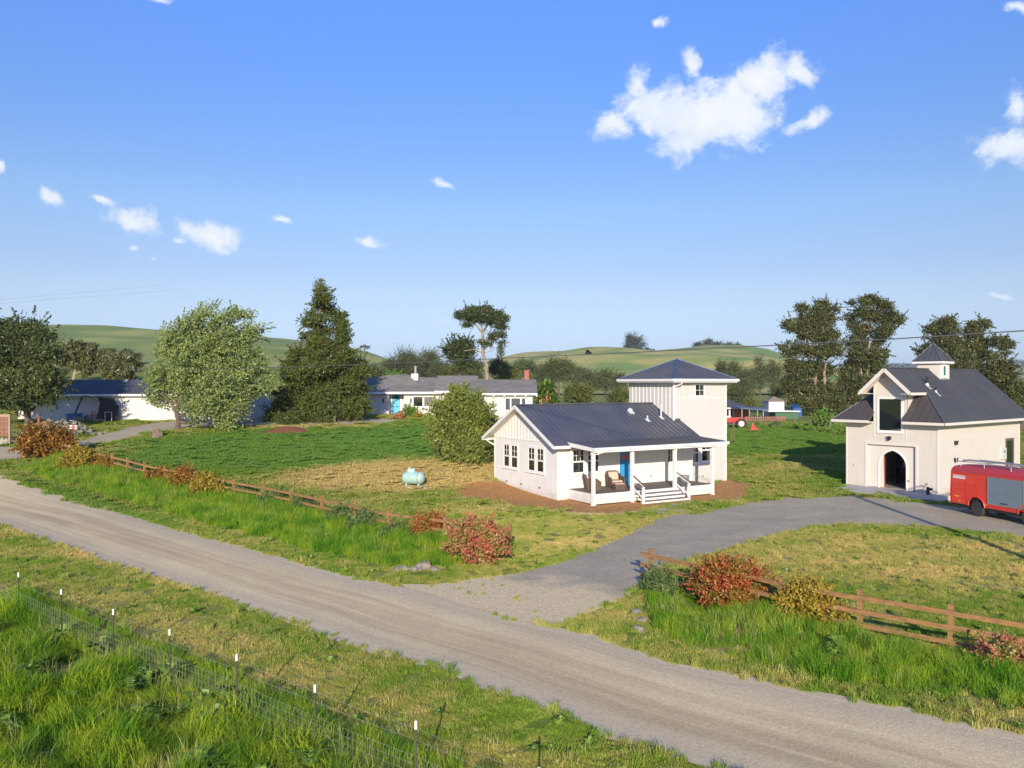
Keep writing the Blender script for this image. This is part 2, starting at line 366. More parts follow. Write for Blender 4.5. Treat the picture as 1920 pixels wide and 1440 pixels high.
# node group giving the turf colour at a world position (mown hay, green growth, dry patches)
def turf_group():
    g = bpy.data.node_groups.new('turf_colour', 'ShaderNodeTree')
    g.interface.new_socket('Color', in_out='OUTPUT', socket_type='NodeSocketColor')
    N, L = g.nodes, g.links; out = N.new('NodeGroupOutput')
    geo = N.new('ShaderNodeNewGeometry'); flat = N.new('ShaderNodeVectorMath'); flat.operation = 'MULTIPLY'; flat.inputs[1].default_value = (1, 1, 0)
    L.new(geo.outputs['Position'], flat.inputs[0]); pos = flat.outputs[0]
    def m(op, a, b=None, clamp=False):
        n = N.new('ShaderNodeMath'); n.operation = op; n.use_clamp = clamp
        for i, v in enumerate((a, b)):
            if v is None: continue
            if isinstance(v, (int, float)): n.inputs[i].default_value = v
            else: L.new(v, n.inputs[i])
        return n.outputs[0]
    def noise(sc, det=3, st=None, rough=.5):
        n = N.new('ShaderNodeTexNoise'); n.inputs['Scale'].default_value = sc; n.inputs['Detail'].default_value = det; n.inputs['Roughness'].default_value = rough
        if st:
            mp = N.new('ShaderNodeMapping'); mp.vector_type = 'TEXTURE'; mp.inputs['Rotation'].default_value = (0, 0, math.radians(st[2])); mp.inputs['Scale'].default_value = (1/st[0], 1/st[1], 1)
            L.new(pos, mp.inputs[0]); L.new(mp.outputs[0], n.inputs['Vector'])
        else: L.new(pos, n.inputs['Vector'])
        return n.outputs['Fac']
    def zones(lst):
        tot = None
        for (x, y, rx, ry, deg, k) in lst:
            mp = N.new('ShaderNodeMapping'); mp.vector_type = 'TEXTURE'; mp.inputs['Location'].default_value = (x, y, 0)
            mp.inputs['Rotation'].default_value = (0, 0, math.radians(deg)); mp.inputs['Scale'].default_value = (rx, ry, 1)
            L.new(pos, mp.inputs[0]); ln = N.new('ShaderNodeVectorMath'); ln.operation = 'LENGTH'; L.new(mp.outputs[0], ln.inputs[0])
            mr = N.new('ShaderNodeMapRange'); mr.interpolation_type = 'SMOOTHSTEP'; mr.inputs['From Min'].default_value = 1.25; mr.inputs['From Max'].default_value = .55
            mr.inputs['To Max'].default_value = k; L.new(ln.outputs['Value'], mr.inputs['Value'])
            tot = mr.outputs[0] if tot is None else m('ADD', tot, mr.outputs[0])
        return tot
    dz = zones(DRY); lz = zones(LUSH)
    n1 = noise(.28, 5, (.7, 1.5, 25), .6); n2 = noise(1.6, 4, None, .6)
    dry = m('ADD', m('ADD', m('MULTIPLY', m('SUBTRACT', n1, .5), 2.2), m('MULTIPLY', m('SUBTRACT', n2, .5), 1.6)), m('ADD', m('SUBTRACT', m('MULTIPLY', dz, .8), lz), .24), )
    dry = m('MAXIMUM', m('MINIMUM', dry, 1.0), 0.0)
    def mix(a, b, f):
        x = N.new('ShaderNodeMix'); x.data_type = 'RGBA'
        for i, v in ((6, a), (7, b)):
            if isinstance(v, tuple): x.inputs[i].default_value = rgba(v)
            else: L.new(v, x.inputs[i])
        if isinstance(f, float): x.inputs[0].default_value = f
        else: L.new(f, x.inputs[0])
        return x.outputs[2]
    lushf = m('MINIMUM', m('MAXIMUM', lz, 0.0), 1.0)
    gcol = mix(TURF['green'], TURF['lush'], lushf)
    gcol = mix(gcol, TURF['green2'], m('MULTIPLY', noise(.9, 2), .6))
    dcol = mix(TURF['dry'], TURF['dry2'], noise(.7, 3))
    L.new(mix(gcol, dcol, dry), out.inputs[0]); return g
TURF = dict(green=(.16, .27, .035), lush=(.11, .265, .058), green2=(.24, .33, .045), dry=(.56, .48, .16), dry2=(.56, .41, .18))
# dry and lush places: centre x, y, half widths, turn, strength
DRY = [(-7.2, 55.5, 8.5, 4.8, 12, 1.5), (2.5, 38, 8.5, 4.2, -18, .45), (-12, 29.5, 17, 1.4, -38, .5), (-29, 63, 6, 2.2, 0, .6), (-18, 74, 14, 1.2, 0, .6),
       (19.5, 62, 6, 5, 0, .28), (16, 33, 9, 5.5, -10, .42), (28, 70, 7, 1.2, 0, .5), (-6.5, 19.5, 14, 2.0, -42, .3), (-3, 44.5, 3.4, 1.0, 0, .4), (10, 21.5, 14, .9, -22, .5),
       (-28, 54, 5, 1.0, -35, .5), (20, 28, 10, 2, -20, .25)]
LUSH = [(-16, 64, 17, 9, 10, .85), (-3, 70, 12, 8, 0, .7), (26, 90, 22, 18, 0, .55), (23, 58, 3, 3, 0, .3), (17, 74, 8, 4, 0, .4), (-26, 47, 14, 2.0, -40, .35)]
TG = turf_group()

def gravel_mat(name, c1, c2, c3, tracks=None, big=.5, mouth=False):
    m, nt, b = new_mat(name); N, L = nt.nodes, nt.links
    b.inputs['Roughness'].default_value = .95; b.inputs['Specular IOR Level'].default_value = .2
    tc = N.new('ShaderNodeTexCoord'); pos = tc.outputs['Object']
    def noise(sc, det=4, st=None, rough=.55):
        n = N.new('ShaderNodeTexNoise'); n.inputs['Scale'].default_value = sc; n.inputs['Detail'].default_value = det; n.inputs['Roughness'].default_value = rough
        if st:
            mp = N.new('ShaderNodeMapping'); mp.vector_type = 'TEXTURE'; mp.inputs['Rotation'].default_value = (0, 0, math.radians(st[2])); mp.inputs['Scale'].default_value = (1/st[0], 1/st[1], 1)
            L.new(pos, mp.inputs[0]); L.new(mp.outputs[0], n.inputs['Vector'])
        else: L.new(pos, n.inputs['Vector'])
        return n.outputs['Fac']
    def mr(v, a, b_, lo=0, hi=1):
        x = N.new('ShaderNodeMapRange'); x.inputs['From Min'].default_value = a; x.inputs['From Max'].default_value = b_; x.inputs['To Min'].default_value = lo; x.inputs['To Max'].default_value = hi
        L.new(v, x.inputs['Value']); return x.outputs[0]
    def mix(a, b_, f, mode='MIX'):
        x = N.new('ShaderNodeMix'); x.data_type = 'RGBA'; x.blend_type = mode
        for i, v in ((6, a), (7, b_)):
            if isinstance(v, tuple): x.inputs[i].default_value = rgba(v)
            else: L.new(v, x.inputs[i])
        if isinstance(f, float): x.inputs[0].default_value = f
        else: L.new(f, x.inputs[0])
        return x.outputs[2]
    c = mix(c1, c2, mr(noise(.35, 5), .38, .62))
    if tracks:
        at = N.new('ShaderNodeAttribute'); at.attribute_name = 'lane'
        def lane_noise(sx, sy, det, off, rough=.55):
            mp = N.new('ShaderNodeMapping'); mp.inputs['Scale'].default_value = (sx, sy, 1); mp.inputs['Location'].default_value = (off, off, off)
            L.new(at.outputs['Vector'], mp.inputs[0]); n = N.new('ShaderNodeTexNoise'); n.inputs['Scale'].default_value = 1; n.inputs['Detail'].default_value = det; n.inputs['Roughness'].default_value = rough
            L.new(mp.outputs[0], n.inputs['Vector']); return n.outputs['Fac']
        sp = N.new('ShaderNodeSeparateXYZ'); L.new(at.outputs['Vector'], sp.inputs[0])
        edge = N.new('ShaderNodeMath'); edge.operation = 'PINGPONG'; edge.inputs[1].default_value = .5; L.new(sp.outputs[0], edge.inputs[0])
        mid = mr(edge.outputs[0], .10, .30)
        c = mix((.59, .485, .305), c, mid)
        tk = mr(lane_noise(5.5, .035, 4, 3.1), .43, .60)
        tm = N.new('ShaderNodeMath'); tm.operation = 'MULTIPLY'; L.new(tk, tm.inputs[0]); L.new(mr(edge.outputs[0], .12, .25, 0, .55), tm.inputs[1])
        c = mix(c, c3, tm.outputs[0])
        c = mix(c, (.42, .31, .19), mr(lane_noise(34, .07, 3, 9.3, .6), .60, .72, 0, .55))
        c = mix(c, (.80, .65, .37), mr(lane_noise(14, .09, 5, 5.7, .6), .54, .70, 0, .6))
    else: c = mix(c, c3, mr(noise(.5, 5), .5, .75))
    if mouth:
        mpm = N.new('ShaderNodeMapping'); mpm.vector_type = 'TEXTURE'; gx_ = G(1010, 1150); mpm.inputs['Location'].default_value = (gx_[0], gx_[1], 0); mpm.inputs['Rotation'].default_value = (0, 0, math.radians(-38)); mpm.inputs['Scale'].default_value = (9.5, 3.4, 1)
        L.new(pos, mpm.inputs[0]); lnm = N.new('ShaderNodeVectorMath'); lnm.operation = 'LENGTH'; L.new(mpm.outputs[0], lnm.inputs[0])
        ad = N.new('ShaderNodeMath'); ad.operation = 'ADD'; L.new(lnm.outputs['Value'], ad.inputs[0]); L.new(mr(noise(.6, 5), .3, .7, -.35, .35), ad.inputs[1])
        c = mix(c, (.69, .55, .315), mr(ad.outputs[0], 1.25, .75))
    vor = N.new('ShaderNodeTexVoronoi'); vor.inputs['Scale'].default_value = 26; L.new(pos, vor.inputs['Vector'])
    hsv = N.new('ShaderNodeSeparateColor'); L.new(vor.outputs['Color'], hsv.inputs[0])
    st = mr(hsv.outputs[0], 0, 1, .86, 1.14) if tracks else mr(hsv.outputs[0], 0, 1, .76, 1.26)
    vm = N.new('ShaderNodeVectorMath'); vm.operation = 'SCALE'; L.new(c, vm.inputs[0]); L.new(st, vm.inputs['Scale'])
    L.new(vm.outputs[0], b.inputs['Base Color'])
    bp = N.new('ShaderNodeBump'); bp.inputs['Strength'].default_value = .35; bp.inputs['Distance'].default_value = .012
    L.new(vor.outputs['Distance'], bp.inputs['Height']); 
    bp2 = N.new('ShaderNodeBump'); bp2.inputs['Strength'].default_value = .12 if tracks else .25; bp2.inputs['Distance'].default_value = .05
    L.new(noise(1.5, 6), bp2.inputs['Height']); L.new(bp.outputs[0], bp2.inputs['Normal']); L.new(bp2.outputs[0], b.inputs['Normal'])
    MATS[name] = m; return m
roadm = gravel_mat('road_gravel', (.77, .61, .335), (.68, .54, .30), (.40, .285, .15), tracks=(.16, 1.7, -40))
drivem = gravel_mat('drive_gravel', (.43, .375, .255), (.37, .325, .225), (.52, .435, .285), mouth=True)
mulch = mat('mulch', (.60, .30, .08), .95, col2=(.30, .14, .045), scale=8, bump=1.0, bscale=40)
redmulch = mat('red_mulch', (.27, .10, .045), .95, col2=(.15, .05, .025), scale=10, bump=1.0, bscale=30)

gm, gnt, gb = new_mat('ground_soil')
gn = gnt.nodes.new('ShaderNodeGroup'); gn.node_tree = TG
gdim = gnt.nodes.new('ShaderNodeVectorMath'); gdim.operation = 'MULTIPLY'; gdim.inputs[1].default_value = (.80, .76, .70)
gfn = gnt.nodes.new('ShaderNodeTexNoise'); gfn.inputs['Scale'].default_value = 9; gfn.inputs['Detail'].default_value = 6
ggeo = gnt.nodes.new('ShaderNodeNewGeometry'); gnt.links.new(ggeo.outputs['Position'], gfn.inputs['Vector'])
gbp = gnt.nodes.new('ShaderNodeBump'); gbp.inputs['Strength'].default_value = .5; gbp.inputs['Distance'].default_value = .05
gnt.links.new(gfn.outputs['Fac'], gbp.inputs['Height']); gnt.links.new(gbp.outputs[0], gb.inputs['Normal'])
gnt.links.new(gn.outputs[0], gdim.inputs[0]); gnt.links.new(gdim.outputs[0], gb.inputs['Base Color']); gb.inputs['Roughness'].default_value = 1; gb.inputs['Specular IOR Level'].default_value = .1

def axis(dense0, dense1, step, lo, hi, grow=1.12):
    a = list(np.arange(dense0, dense1+step, step)); s = step
    while a[-1] < hi: s *= grow; a.append(a[-1]+s)
    s = step; b = [a[0]]
    while b[-1] > lo: s *= grow; b.append(b[-1]-s)
    return np.array(b[::-1][:-1]+a)
gxs = axis(-60, 60, 1.0, -6000, 6000); gys = axis(0, 110, 1.0, -200, 7000)
GX, GY = np.meshgrid(gxs, gys)
GZ = h(GX, GY)
V = np.stack([GX.ravel(), GY.ravel(), GZ.ravel()], 1); nx, ny = len(gxs), len(gys)
idx = np.arange(nx*ny).reshape(ny, nx)
F = np.stack([idx[:-1, :-1].ravel(), idx[:-1, 1:].ravel(), idx[1:, 1:].ravel(), idx[1:, :-1].ravel()], 1)
ground = np_mesh('ground', V, F, gm); tag(ground, kind='structure')
ground.data.polygons.foreach_set('use_smooth', [True]*len(F))

# ------------------------------------------------------------------ road, drives, mulch beds
road_top = [(-160, 850), (-60, 868), (0, 884), (32, 899), (100, 925), (200, 952), (325, 991), (480, 1032), (580, 1060), (680, 1087), (742, 1097)]
road_right = [(1040, 1177), (1108, 1189), (1175, 1213), (1257, 1240), (1365, 1264), (1474, 1286), (1560, 1303), (1671, 1322), (1752, 1342), (1920, 1376), (2300, 1455)]
road_low = [(1700, 1570), (1325, 1440), (1243, 1416), (1167, 1394), (1100, 1373), (1035, 1337), (926, 1302), (832, 1264), (737, 1237), (655, 1213), (601, 1194), (520, 1162), (406, 1124), (339, 1101), (271, 1080), (179, 1050), (137, 1034), (62, 1007), (0, 986), (-160, 950)]
ROADP = px_poly(road_top+[(850, 1120), (950, 1150)]+road_right+road_low)
road, ROADB = sheet('road', ROADP, roadm, .02, jit=.12)
def lane_coords(o, top, low):
    def dense(pl):
        out = []
        for a, b in zip(pl[:-1], pl[1:]):
            k = max(1, int(math.hypot(b[0]-a[0], b[1]-a[1])/.5)); out += [(a[0]+(b[0]-a[0])*j/k, a[1]+(b[1]-a[1])*j/k) for j in range(k)]
        return np.array(out+[pl[-1][:2]])
    T, B = dense(top), dense(low); n = len(o.data.vertices); co = np.empty(n*3); o.data.vertices.foreach_get('co', co); co = co.reshape(-1, 3)
    lt = np.concatenate([[0], np.cumsum(np.hypot(*(T[1:]-T[:-1]).T))])
    dt = np.hypot(co[:, None, 0]-T[None, :, 0], co[:, None, 1]-T[None, :, 1]); db = np.hypot(co[:, None, 0]-B[None, :, 0], co[:, None, 1]-B[None, :, 1])
    d1, d2 = dt.min(1), db.min(1); w = np.exp(-(dt-d1[:, None])**2/2.0); al = (w*lt[None]).sum(1)/w.sum(1)
    a = o.data.attributes.new('lane', 'FLOAT_VECTOR', 'POINT'); a.data.foreach_set('vector', np.stack([d1/(d1+d2+1e-6), al, np.zeros(n)], 1).astype(np.float32).ravel())
lane_coords(road, [p[:2] for p in px_poly(road_top+road_right)], [p[:2] for p in px_poly(road_low[::-1])])
drive_l = [(742, 1097), (817, 1098), (880, 1088), (960, 1079), (1040, 1058), (1100, 1036), (1160, 1010), (1200, 991), (1225, 977), (1250, 966), (1300, 962), (1350, 955), (1400, 942), (1450, 936), (1500, 933), (1600, 930), (1700, 941), (1775, 949), (1830, 955), (1920, 962), (2150, 985)]
drive_r = [(2150, 1060), (2000, 1022), (1920, 1008), (1840, 999), (1750, 991), (1650, 985), (1600, 984), (1540, 988), (1480, 999), (1420, 1015), (1370, 1030), (1310, 1046), (1250, 1062), (1212, 1080), (1190, 1108), (1150, 1137), (1100, 1152), (1040, 1177), (950, 1160), (850, 1130)]
DRIVEP = px_poly(drive_l+drive_r)
drive, DRIVEB = sheet('driveway', DRIVEP, drivem, .035, jit=.14)
tag(drive, kind='structure')
ldrive = px_poly([(-200, 838), (-40, 836), (50, 836), (105, 834), (150, 827), (180, 817), (217, 807), (250, 800), (316, 789), (400, 785), (480, 785), (600, 784), (740, 786), (760, 790), (700, 795), (600, 797), (480, 799), (400, 801), (330, 806), (283, 813), (250, 823), (180, 834), (130, 843), (60, 858), (0, 868), (-120, 860)])
ld, LDB = sheet('gravel_lane', ldrive, drivem, .03, jit=.1)
gp = px_poly([(-60, 845), (0, 838), (60, 840), (90, 850), (40, 868), (0, 884), (-60, 868)])
bed = px_poly([(846, 922), (860, 910), (895, 904), (930, 903), (1046, 925), (1200, 925), (1330, 912), (1362, 897), (1380, 899), (1405, 908), (1420, 920), (1410, 932), (1380, 941), (1340, 947), (1300, 943), (1225, 953), (1210, 960), (1150, 967), (1080, 965), (1000, 956), (925, 948), (866, 936)])
bd_, BEDB = sheet('mulch_bed', bed, mulch, .05, jit=.05, edge=.3); tag(bd_, kind='structure')
edg = MB(); eb = BEDB
kk = [i for i in range(len(eb)) if eb[i][1] < 55.5]
for i in range(len(eb)):
    a, b_ = eb[i], eb[(i+1) % len(eb)]
    edg.bar((a[0], a[1], hz(*a)+.06), (b_[0], b_[1], hz(*b_)+.06), .03, .12)
eo = edg.build('bed_edging', mat('edging', (.32, .24, .16), .9)); tag(eo, 'thin wooden edging strip curving round the mulch bed by the cottage', 'edging')
pad = px_poly([(1587, 909.5), (1760, 928.5), (1798, 930), (1790, 948), (1700, 935), (1600, 924), (1560, 918)])
pad = [G(1587.5, 908)[:2], G(1762, 927)[:2], G(1830, 927)[:2], G(1812, 947)[:2], G(1700, 936)[:2], G(1558, 917)[:2]]
po = MB(); po.slab([(p[0], p[1], hz(*p)+.0) for p in pad], (0, 0, .07)); o = po.build('concrete_pad', concr, bevel=.01); tag(o, kind='structure')
sp = [G(1215, 962)[:2], G(1295, 940)[:2], G(1332, 948)[:2], G(1345, 956)[:2], G(1290, 962)[:2], G(1250, 966)[:2]]
o, _ = sheet('gravel_path', [p for p in sp], drivem, .07, jit=.03)

# hills: each a long ridge with the skyline the photo shows
def hill_mat(name, c1, c2, c3):
    return mat(name, c1, .95, col2=c2, scale=.016, detail=12, spec=.1, contrast=(.41, .60), stretch=(1, 1.4, 1), bump=.3, bscale=.2)
def hill(name, sky, D0, D1, back, mt, base, seed, bumps=1.0):
    xs = [s[0] for s in sky]; ys = [s[1] for s in sky]
    us = np.linspace((xs[0]-CX)/FPX, (xs[-1]-CX)/FPX, 240)
    crest = CAMZ + (CY-np.interp(us*FPX+CX, xs, ys))/FPX*D1
    rows = list(np.linspace(0, 1, 44))+list(np.linspace(1.08, 2, 8))
    V = []
    for t in rows:
        if t <= 1: Yr = D0+(D1-D0)*t; k = math.sin(t*math.pi/2)**1.15
        else: Yr = D1+back*(t-1); k = math.cos((t-1)*math.pi/2)
        for u, c in zip(us, crest):
            X = u*Yr
            w = (mnoise.noise(Vector((X*.006, Yr*.006, seed)))*9+mnoise.noise(Vector((X*.02, Yr*.02, seed)))*2.5)*bumps*math.sin(min(t, 1)*math.pi)
            V.append((X, Yr, base+(c-base)*k+w))
    n = len(us); idx = np.arange(len(V)).reshape(-1, n)
    F = np.stack([idx[:-1, :-1].ravel(), idx[:-1, 1:].ravel(), idx[1:, 1:].ravel(), idx[1:, :-1].ravel()], 1)
    o = np_mesh(name, np.array(V), F, mt); o.data.polygons.foreach_set('use_smooth', [True]*len(F)); tag(o, kind='structure'); return o
hm1 = hill_mat('hill_grass', (.18, .24, .07), (.33, .345, .11), None)
hm2 = hill_mat('hill_grass_dry', (.19, .28, .075), (.46, .40, .14), None)
SKYL = [(-700, 625), (-200, 614), (0, 612), (110, 615), (200, 620), (300, 627), (400, 631), (480, 633), (560, 640), (650, 652), (690, 660), (720, 670), (760, 690), (850, 712)]
SKYM = [(820, 706), (880, 690), (940, 676), (980, 670), (1040, 665), (1100, 661), (1200, 660), (1270, 657), (1330, 654), (1400, 656), (1440, 661), (1465, 669), (1500, 680), (1560, 694), (1650, 708)]
hill('hill', SKYL, 330, 620, 300, hm1, 12, 3)
hill('hill', SKYM, 420, 900, 500, hm2, 2, 8, 1.2)
SKYR = [(1300, 704), (1500, 694), (1700, 690), (1800, 690), (1900, 692), (2100, 686), (2500, 690)]
hill('far_hill', SKYR, 1100, 2400, 900, hm1, 2, 5, .6)
# ------------------------------------------------------------------ building helpers
def frame(O, U, Nn):
    U, Nn = Vector(U).normalized(), Vector(Nn).normalized()
    return Matrix(((U.x, Nn.x, 0, O[0]), (U.y, Nn.y, 0, O[1]), (0, 0, 1, O[2]), (0, 0, 0, 1)))
def lap_siding(mb, u0, u1, z0, z1, step=.17, top=None):
    z = z0
    while z < z1-.02:
        zt = min(z+step, z1)
        vs = [(u0, 0, z), (u1, 0, z), (u1, .028, z), (u0, .028, z), (u0, .004, zt), (u1, .004, zt), (u1, 0, zt), (u0, 0, zt)]
        mb.add(vs, [(0, 1, 2, 3), (3, 2, 5, 4), (4, 5, 6, 7), (0, 3, 4, 7), (1, 6, 5, 2)]); z += step
def window(par, M, u0, u1, z0, z1, cols=2, rows=2, split=.52, casing=.10, base=.034, pane_mat=None, name='window', sash=.045, ftrim=None, lower=None):
    """casing and sash as the window part, the glass its pane"""
    f = MB(); f.M = M; c = casing; pr = base+.035
    if c:
        f.b(u0-c, u0, base, pr, z0-c, z1+c); f.b(u1, u1+c, base, pr, z0-c, z1+c)
        f.b(u0, u1, base, pr, z1, z1+c); f.b(u0, u1, base, pr, z0-c, z0)
        f.b(u0-c-.02, u1+c+.02, base, pr+.03, z0-c-.04, z0-c)
    s = sash; q = base+.022
    zs = z0+(z1-z0)*(1-split) if split else None
    def sash_frame(a, b, n0, n1, cc, rr):
        f.b(u0, u0+s, n0, n1, a, b); f.b(u1-s, u1, n0, n1, a, b); f.b(u0+s, u1-s, n0, n1, a, a+s); f.b(u0+s, u1-s, n0, n1, b-s, b)
        for i in range(1, cc): x = u0+(u1-u0)*i/cc; f.b(x-.013, x+.013, n0+.002, n1-.004, a+s, b-s)
        for i in range(1, rr): z = a+(b-a)*i/rr; f.b(u0+s, u1-s, n0+.001, n1-.006, z-.013, z+.013)
    if zs:
        sash_frame(zs, z1, base-.004, q+.006, cols, rows); sash_frame(z0, zs, base-.008, q, *(lower or (1, 1)))
    else: sash_frame(z0, z1, base-.004, q, cols, rows)
    w = f.build(name, ftrim or trim, par)
    g = MB(); g.M = M; g.b(u0+.01, u1-.01, base-.02, base+.004, z0+.01, z1-.01); g.build('pane', pane_mat or glass, w)
    return w
def seam_roof(name, polys, par, mt, spacing=.4, thick=.07, seam=(.04, .055)):
    mb = MB()
    for poly, updir in polys:
        P_ = [Vector(p) for p in poly]
        n = Vector((0, 0, 0))
        for i in range(len(P_)):
            a, b = P_[i], P_[(i+1) % len(P_)]; n += Vector(((a.y-b.y)*(a.z+b.z), (a.z-b.z)*(a.x+b.x), (a.x-b.x)*(a.y+b.y)))
        n.normalize();  n = n if n.z > 0 else -n
        mb.slab(P_, -n*thick)
        w = Vector(updir)-n*Vector(updir).dot(n); w.normalize(); u = w.cross(n)
        us = [p.dot(u) for p in P_]; k0 = math.ceil((min(us)+.02)/spacing); 
        k = k0
        while k*spacing < max(us)-.02:
            x = k*spacing; hits = []
            for i in range(len(P_)):
                a, b = P_[i], P_[(i+1) % len(P_)]; ua, ub = a.dot(u), b.dot(u)
                if (ua-x)*(ub-x) < 0: t = (x-ua)/(ub-ua); hits.append(a+(b-a)*t)
            hits.sort(key=lambda p: p.dot(w))
            for i in range(0, len(hits)-1, 2):
                a, b = hits[i], hits[i+1]
                if (b-a).length > .1: mb.bar(a+n*seam[1]/2, b+n*seam[1]/2, seam[0], seam[1], up=n)
            k += 1
    return mb.build(name, mt, par)
def plate(mb, poly, holes, mapper, depth):
    """flat wall in (u,z) with openings, given thickness along the mapper's n axis"""
    loops = [poly]+holes; co = []; edges = []; faces = []
    for lp in loops:
        b0 = len(co); co += [Vector(p) for p in lp]; n = len(lp)
        edges += [(b0+i, b0+(i+1) % n) for i in range(n)]
    v, e, f, *_ = delaunay_2d_cdt(co, edges, [], 0, 1e-6)
    A = [tuple(p) for p in v]; fs = []
    for t in f:
        cx = sum(A[i][0] for i in t)/3; cy = sum(A[i][1] for i in t)/3
        if not poly_in(np.array([cx]), np.array([cy]), poly)[0]: continue
        if any(poly_in(np.array([cx]), np.array([cy]), hh)[0] for hh in holes): continue
        fs.append(tuple(t))
    n = len(A)
    vs = [mapper(a, 0, z) for a, z in A]+[mapper(a, -depth, z) for a, z in A]
    F_ = fs+[tuple(n+i for i in reversed(t)) for t in fs]
    mb.add(vs, F_)
    for lp in loops:
        k = len(lp); vv = [mapper(a, 0, z) for a, z in lp]+[mapper(a, -depth, z) for a, z in lp]
        mb.add(vv, [(i, (i+1) % k, k+(i+1) % k, k+i) for i in range(k)])

# ------------------------------------------------------------------ the cottage with its tower
TH = math.radians(30.713)
cot = empty('cottage', (2.706, 48.0, 0), TH, 'white cottage with blue door, front porch, slate metal roof and attached square tower', 'house')
Gd, ZR, SL = 7.62, 5.668, .521; gm_ = Gd/2
rz = lambda b: ZR-SL*abs(b-gm_)
AT, BP, L1, L2 = 10.6, 1.63, 4.90, 4.78; AR = 11.05; AE = 10.75; O_ = .67; E_ = .57
Mg = frame((0, 0, 0), (0, 1, 0), (-1, 0, 0))       # gable wall: u = b
Mf = frame((0, 0, 0), (1, 0, 0), (0, -1, 0))       # front wall: u = a
w = MB()
w.slab([(0.0, 0, -.5), (0.0, Gd, -.5), (0.0, Gd, rz(Gd)-.08), (0.0, gm_, rz(gm_)-.08), (0.0, 0, rz(0)-.08)], (.15, 0, 0))
w.b(.15, AE, 0, .15, -.5, 3.55); w.b(.15, AT, Gd-.15, Gd, -.5, 3.55); w.b(AE-.15, AE, .15, BP, -.5, 3.7)
w.M = Mg; lap_siding(w, .12, Gd-.12, .38, 3.40); w.b(.12, Gd-.12, 0, .012, -.5, .36); w.b(0, .12, -.002, .035, -.5, 3.58); w.b(Gd-.12, Gd, -.002, .035, -.5, 3.58)
w.b(.0, Gd, 0, .032, 3.405, 3.50); w.b(.12, Gd-.12, 0, .028, .34, .375)
for i in range(1, 21):                               # battens in the gable
    b_ = .38*i-.12; top = rz(b_)-.10
    if top > 3.56 and 0 < b_ < Gd: w.b(b_-.03, b_+.03, 0, .025, 3.50, top)
w.M = Mf; lap_siding(w, .12, AE-.12, .38, 3.42); w.b(.0, .12, .002, .035, -.5, 3.52); w.b(AE-.12, AE, .002, .035, -.5, 3.52); w.b(.12, AE-.12, 0, .012, -.5, .36)
w.M = None
wall = w.build('wall', white, cot)
# roof
RA = [((-O_, -E_, rz(-E_)), (AR, -E_, rz(-E_)), (AR, BP-.01, rz(BP-.01)), (AT, BP-.01, rz(BP-.01)), (AT, gm_, ZR), (-O_, gm_, ZR)),
      ((-O_, gm_, ZR), (AT, gm_, ZR), (AT, Gd+E_-.1, rz(Gd+E_-.1)), (-O_, Gd+E_-.1, rz(Gd+E_-.1)))]
roof = seam_roof('roof', [(RA[0], (0, 1, SL)), (RA[1], (0, -1, SL))], cot, roofm, .40)
c = MB(); c.bar((-O_-.02, gm_, ZR+.03), (AT, gm_, ZR+.03), .22, .05); c.bar((AT+.05, BP-.06, rz(BP)+.06), (AR+.02, BP-.06, rz(BP)+.06), .14, .12)
c.bar((AR+.02, -.35, rz(-.35)+.03), (AR+.02, BP, rz(BP)+.03), .06, .06); c.build('ridge_cap', roofm, roof)
bg_ = MB()
for sgn, bb in ((-1, -E_), (1, Gd+E_-.1)):
    n = Vector((0, -1 if sgn < 0 else 1, 0))
    bg_.bar((-O_-.02, gm_, ZR-.10), (-O_-.02, bb, rz(bb)-.10), .04, .20, up=(0, 0, 1))
    bg_.slab([(-O_+.002, gm_, ZR-.085), (-O_+.002, bb, rz(bb)-.085), (.0, bb, rz(bb)-.085), (0, gm_, ZR-.085)], (0, 0, -.02))
bg_.b(-O_-.02, .53, -E_-.07, -E_, rz(-E_)-.20, rz(-E_)-.03); bg_.b(-O_-.02, AT, Gd+E_-.1, Gd+E_-.03, rz(Gd+E_)-.17, rz(Gd+E_))
bg_.b(0, .53, -E_, -.04, 3.22, 3.25); bg_.tube([(-O_+.35, Gd+E_-.05, 3.2), (-O_+.42, Gd+.2, 3.05), (.0, Gd+.06, 2.9)], .04)
bg_.tube([(.3, -E_, 3.2), (.12, -.35, 3.12), (.08, -.08, 3.02)], .04)
bg_.build('fascia', trim, cot)
for a_, b_, kind in ((7.7, 2.6, 'hood'), (8.35, 1.7, 'pipe'), (9.75, 1.95, 'tall')):
    v_ = MB(); z_ = rz(b_)
    if kind == 'hood':
        v_.box((a_, b_, z_+.08), (.32, .38, .10), M=Matrix.Rotation(math.atan(SL), 3, 'X')); v_.box((a_-.02, b_+.08, z_+.22), (.26, .22, .2), M=Matrix.Rotation(math.atan(SL), 3, 'X'), taper=.8)
    else:
        hgt = .38 if kind == 'pipe' else 1.0
        v_.lathe((a_, b_, z_-.05), [(.05, 0), (.045, hgt), (.03, hgt)], 10); v_.box((a_, b_-.05, z_+.02), (.26, .42, .02), M=Matrix.Rotation(math.atan(SL), 3, 'X'))
        v_.lathe((a_, b_, z_-.02), [(.11, 0), (.055, .16)], 10)
    v_.build('roof_vent', mat('vent_white', (.6, .63, .65), .5), roof)
for u0, u1 in ((1.44, 2.18), (2.46, 3.20), (4.53, 5.30), (5.555, 6.25)): window(cot, Mg, u0, u1, 1.59, 3.04, casing=.11)
for u0, u1 in ((1.06, 1.90), (2.17, 3.01)): window(cot, Mf, u0, u1, 1.63, 3.05, casing=.10, cols=3 if u0 < 2 else 2)
window(cot, Mf, 8.55, 9.30, 1.90, 2.85, casing=.09, cols=2, rows=2, split=0)
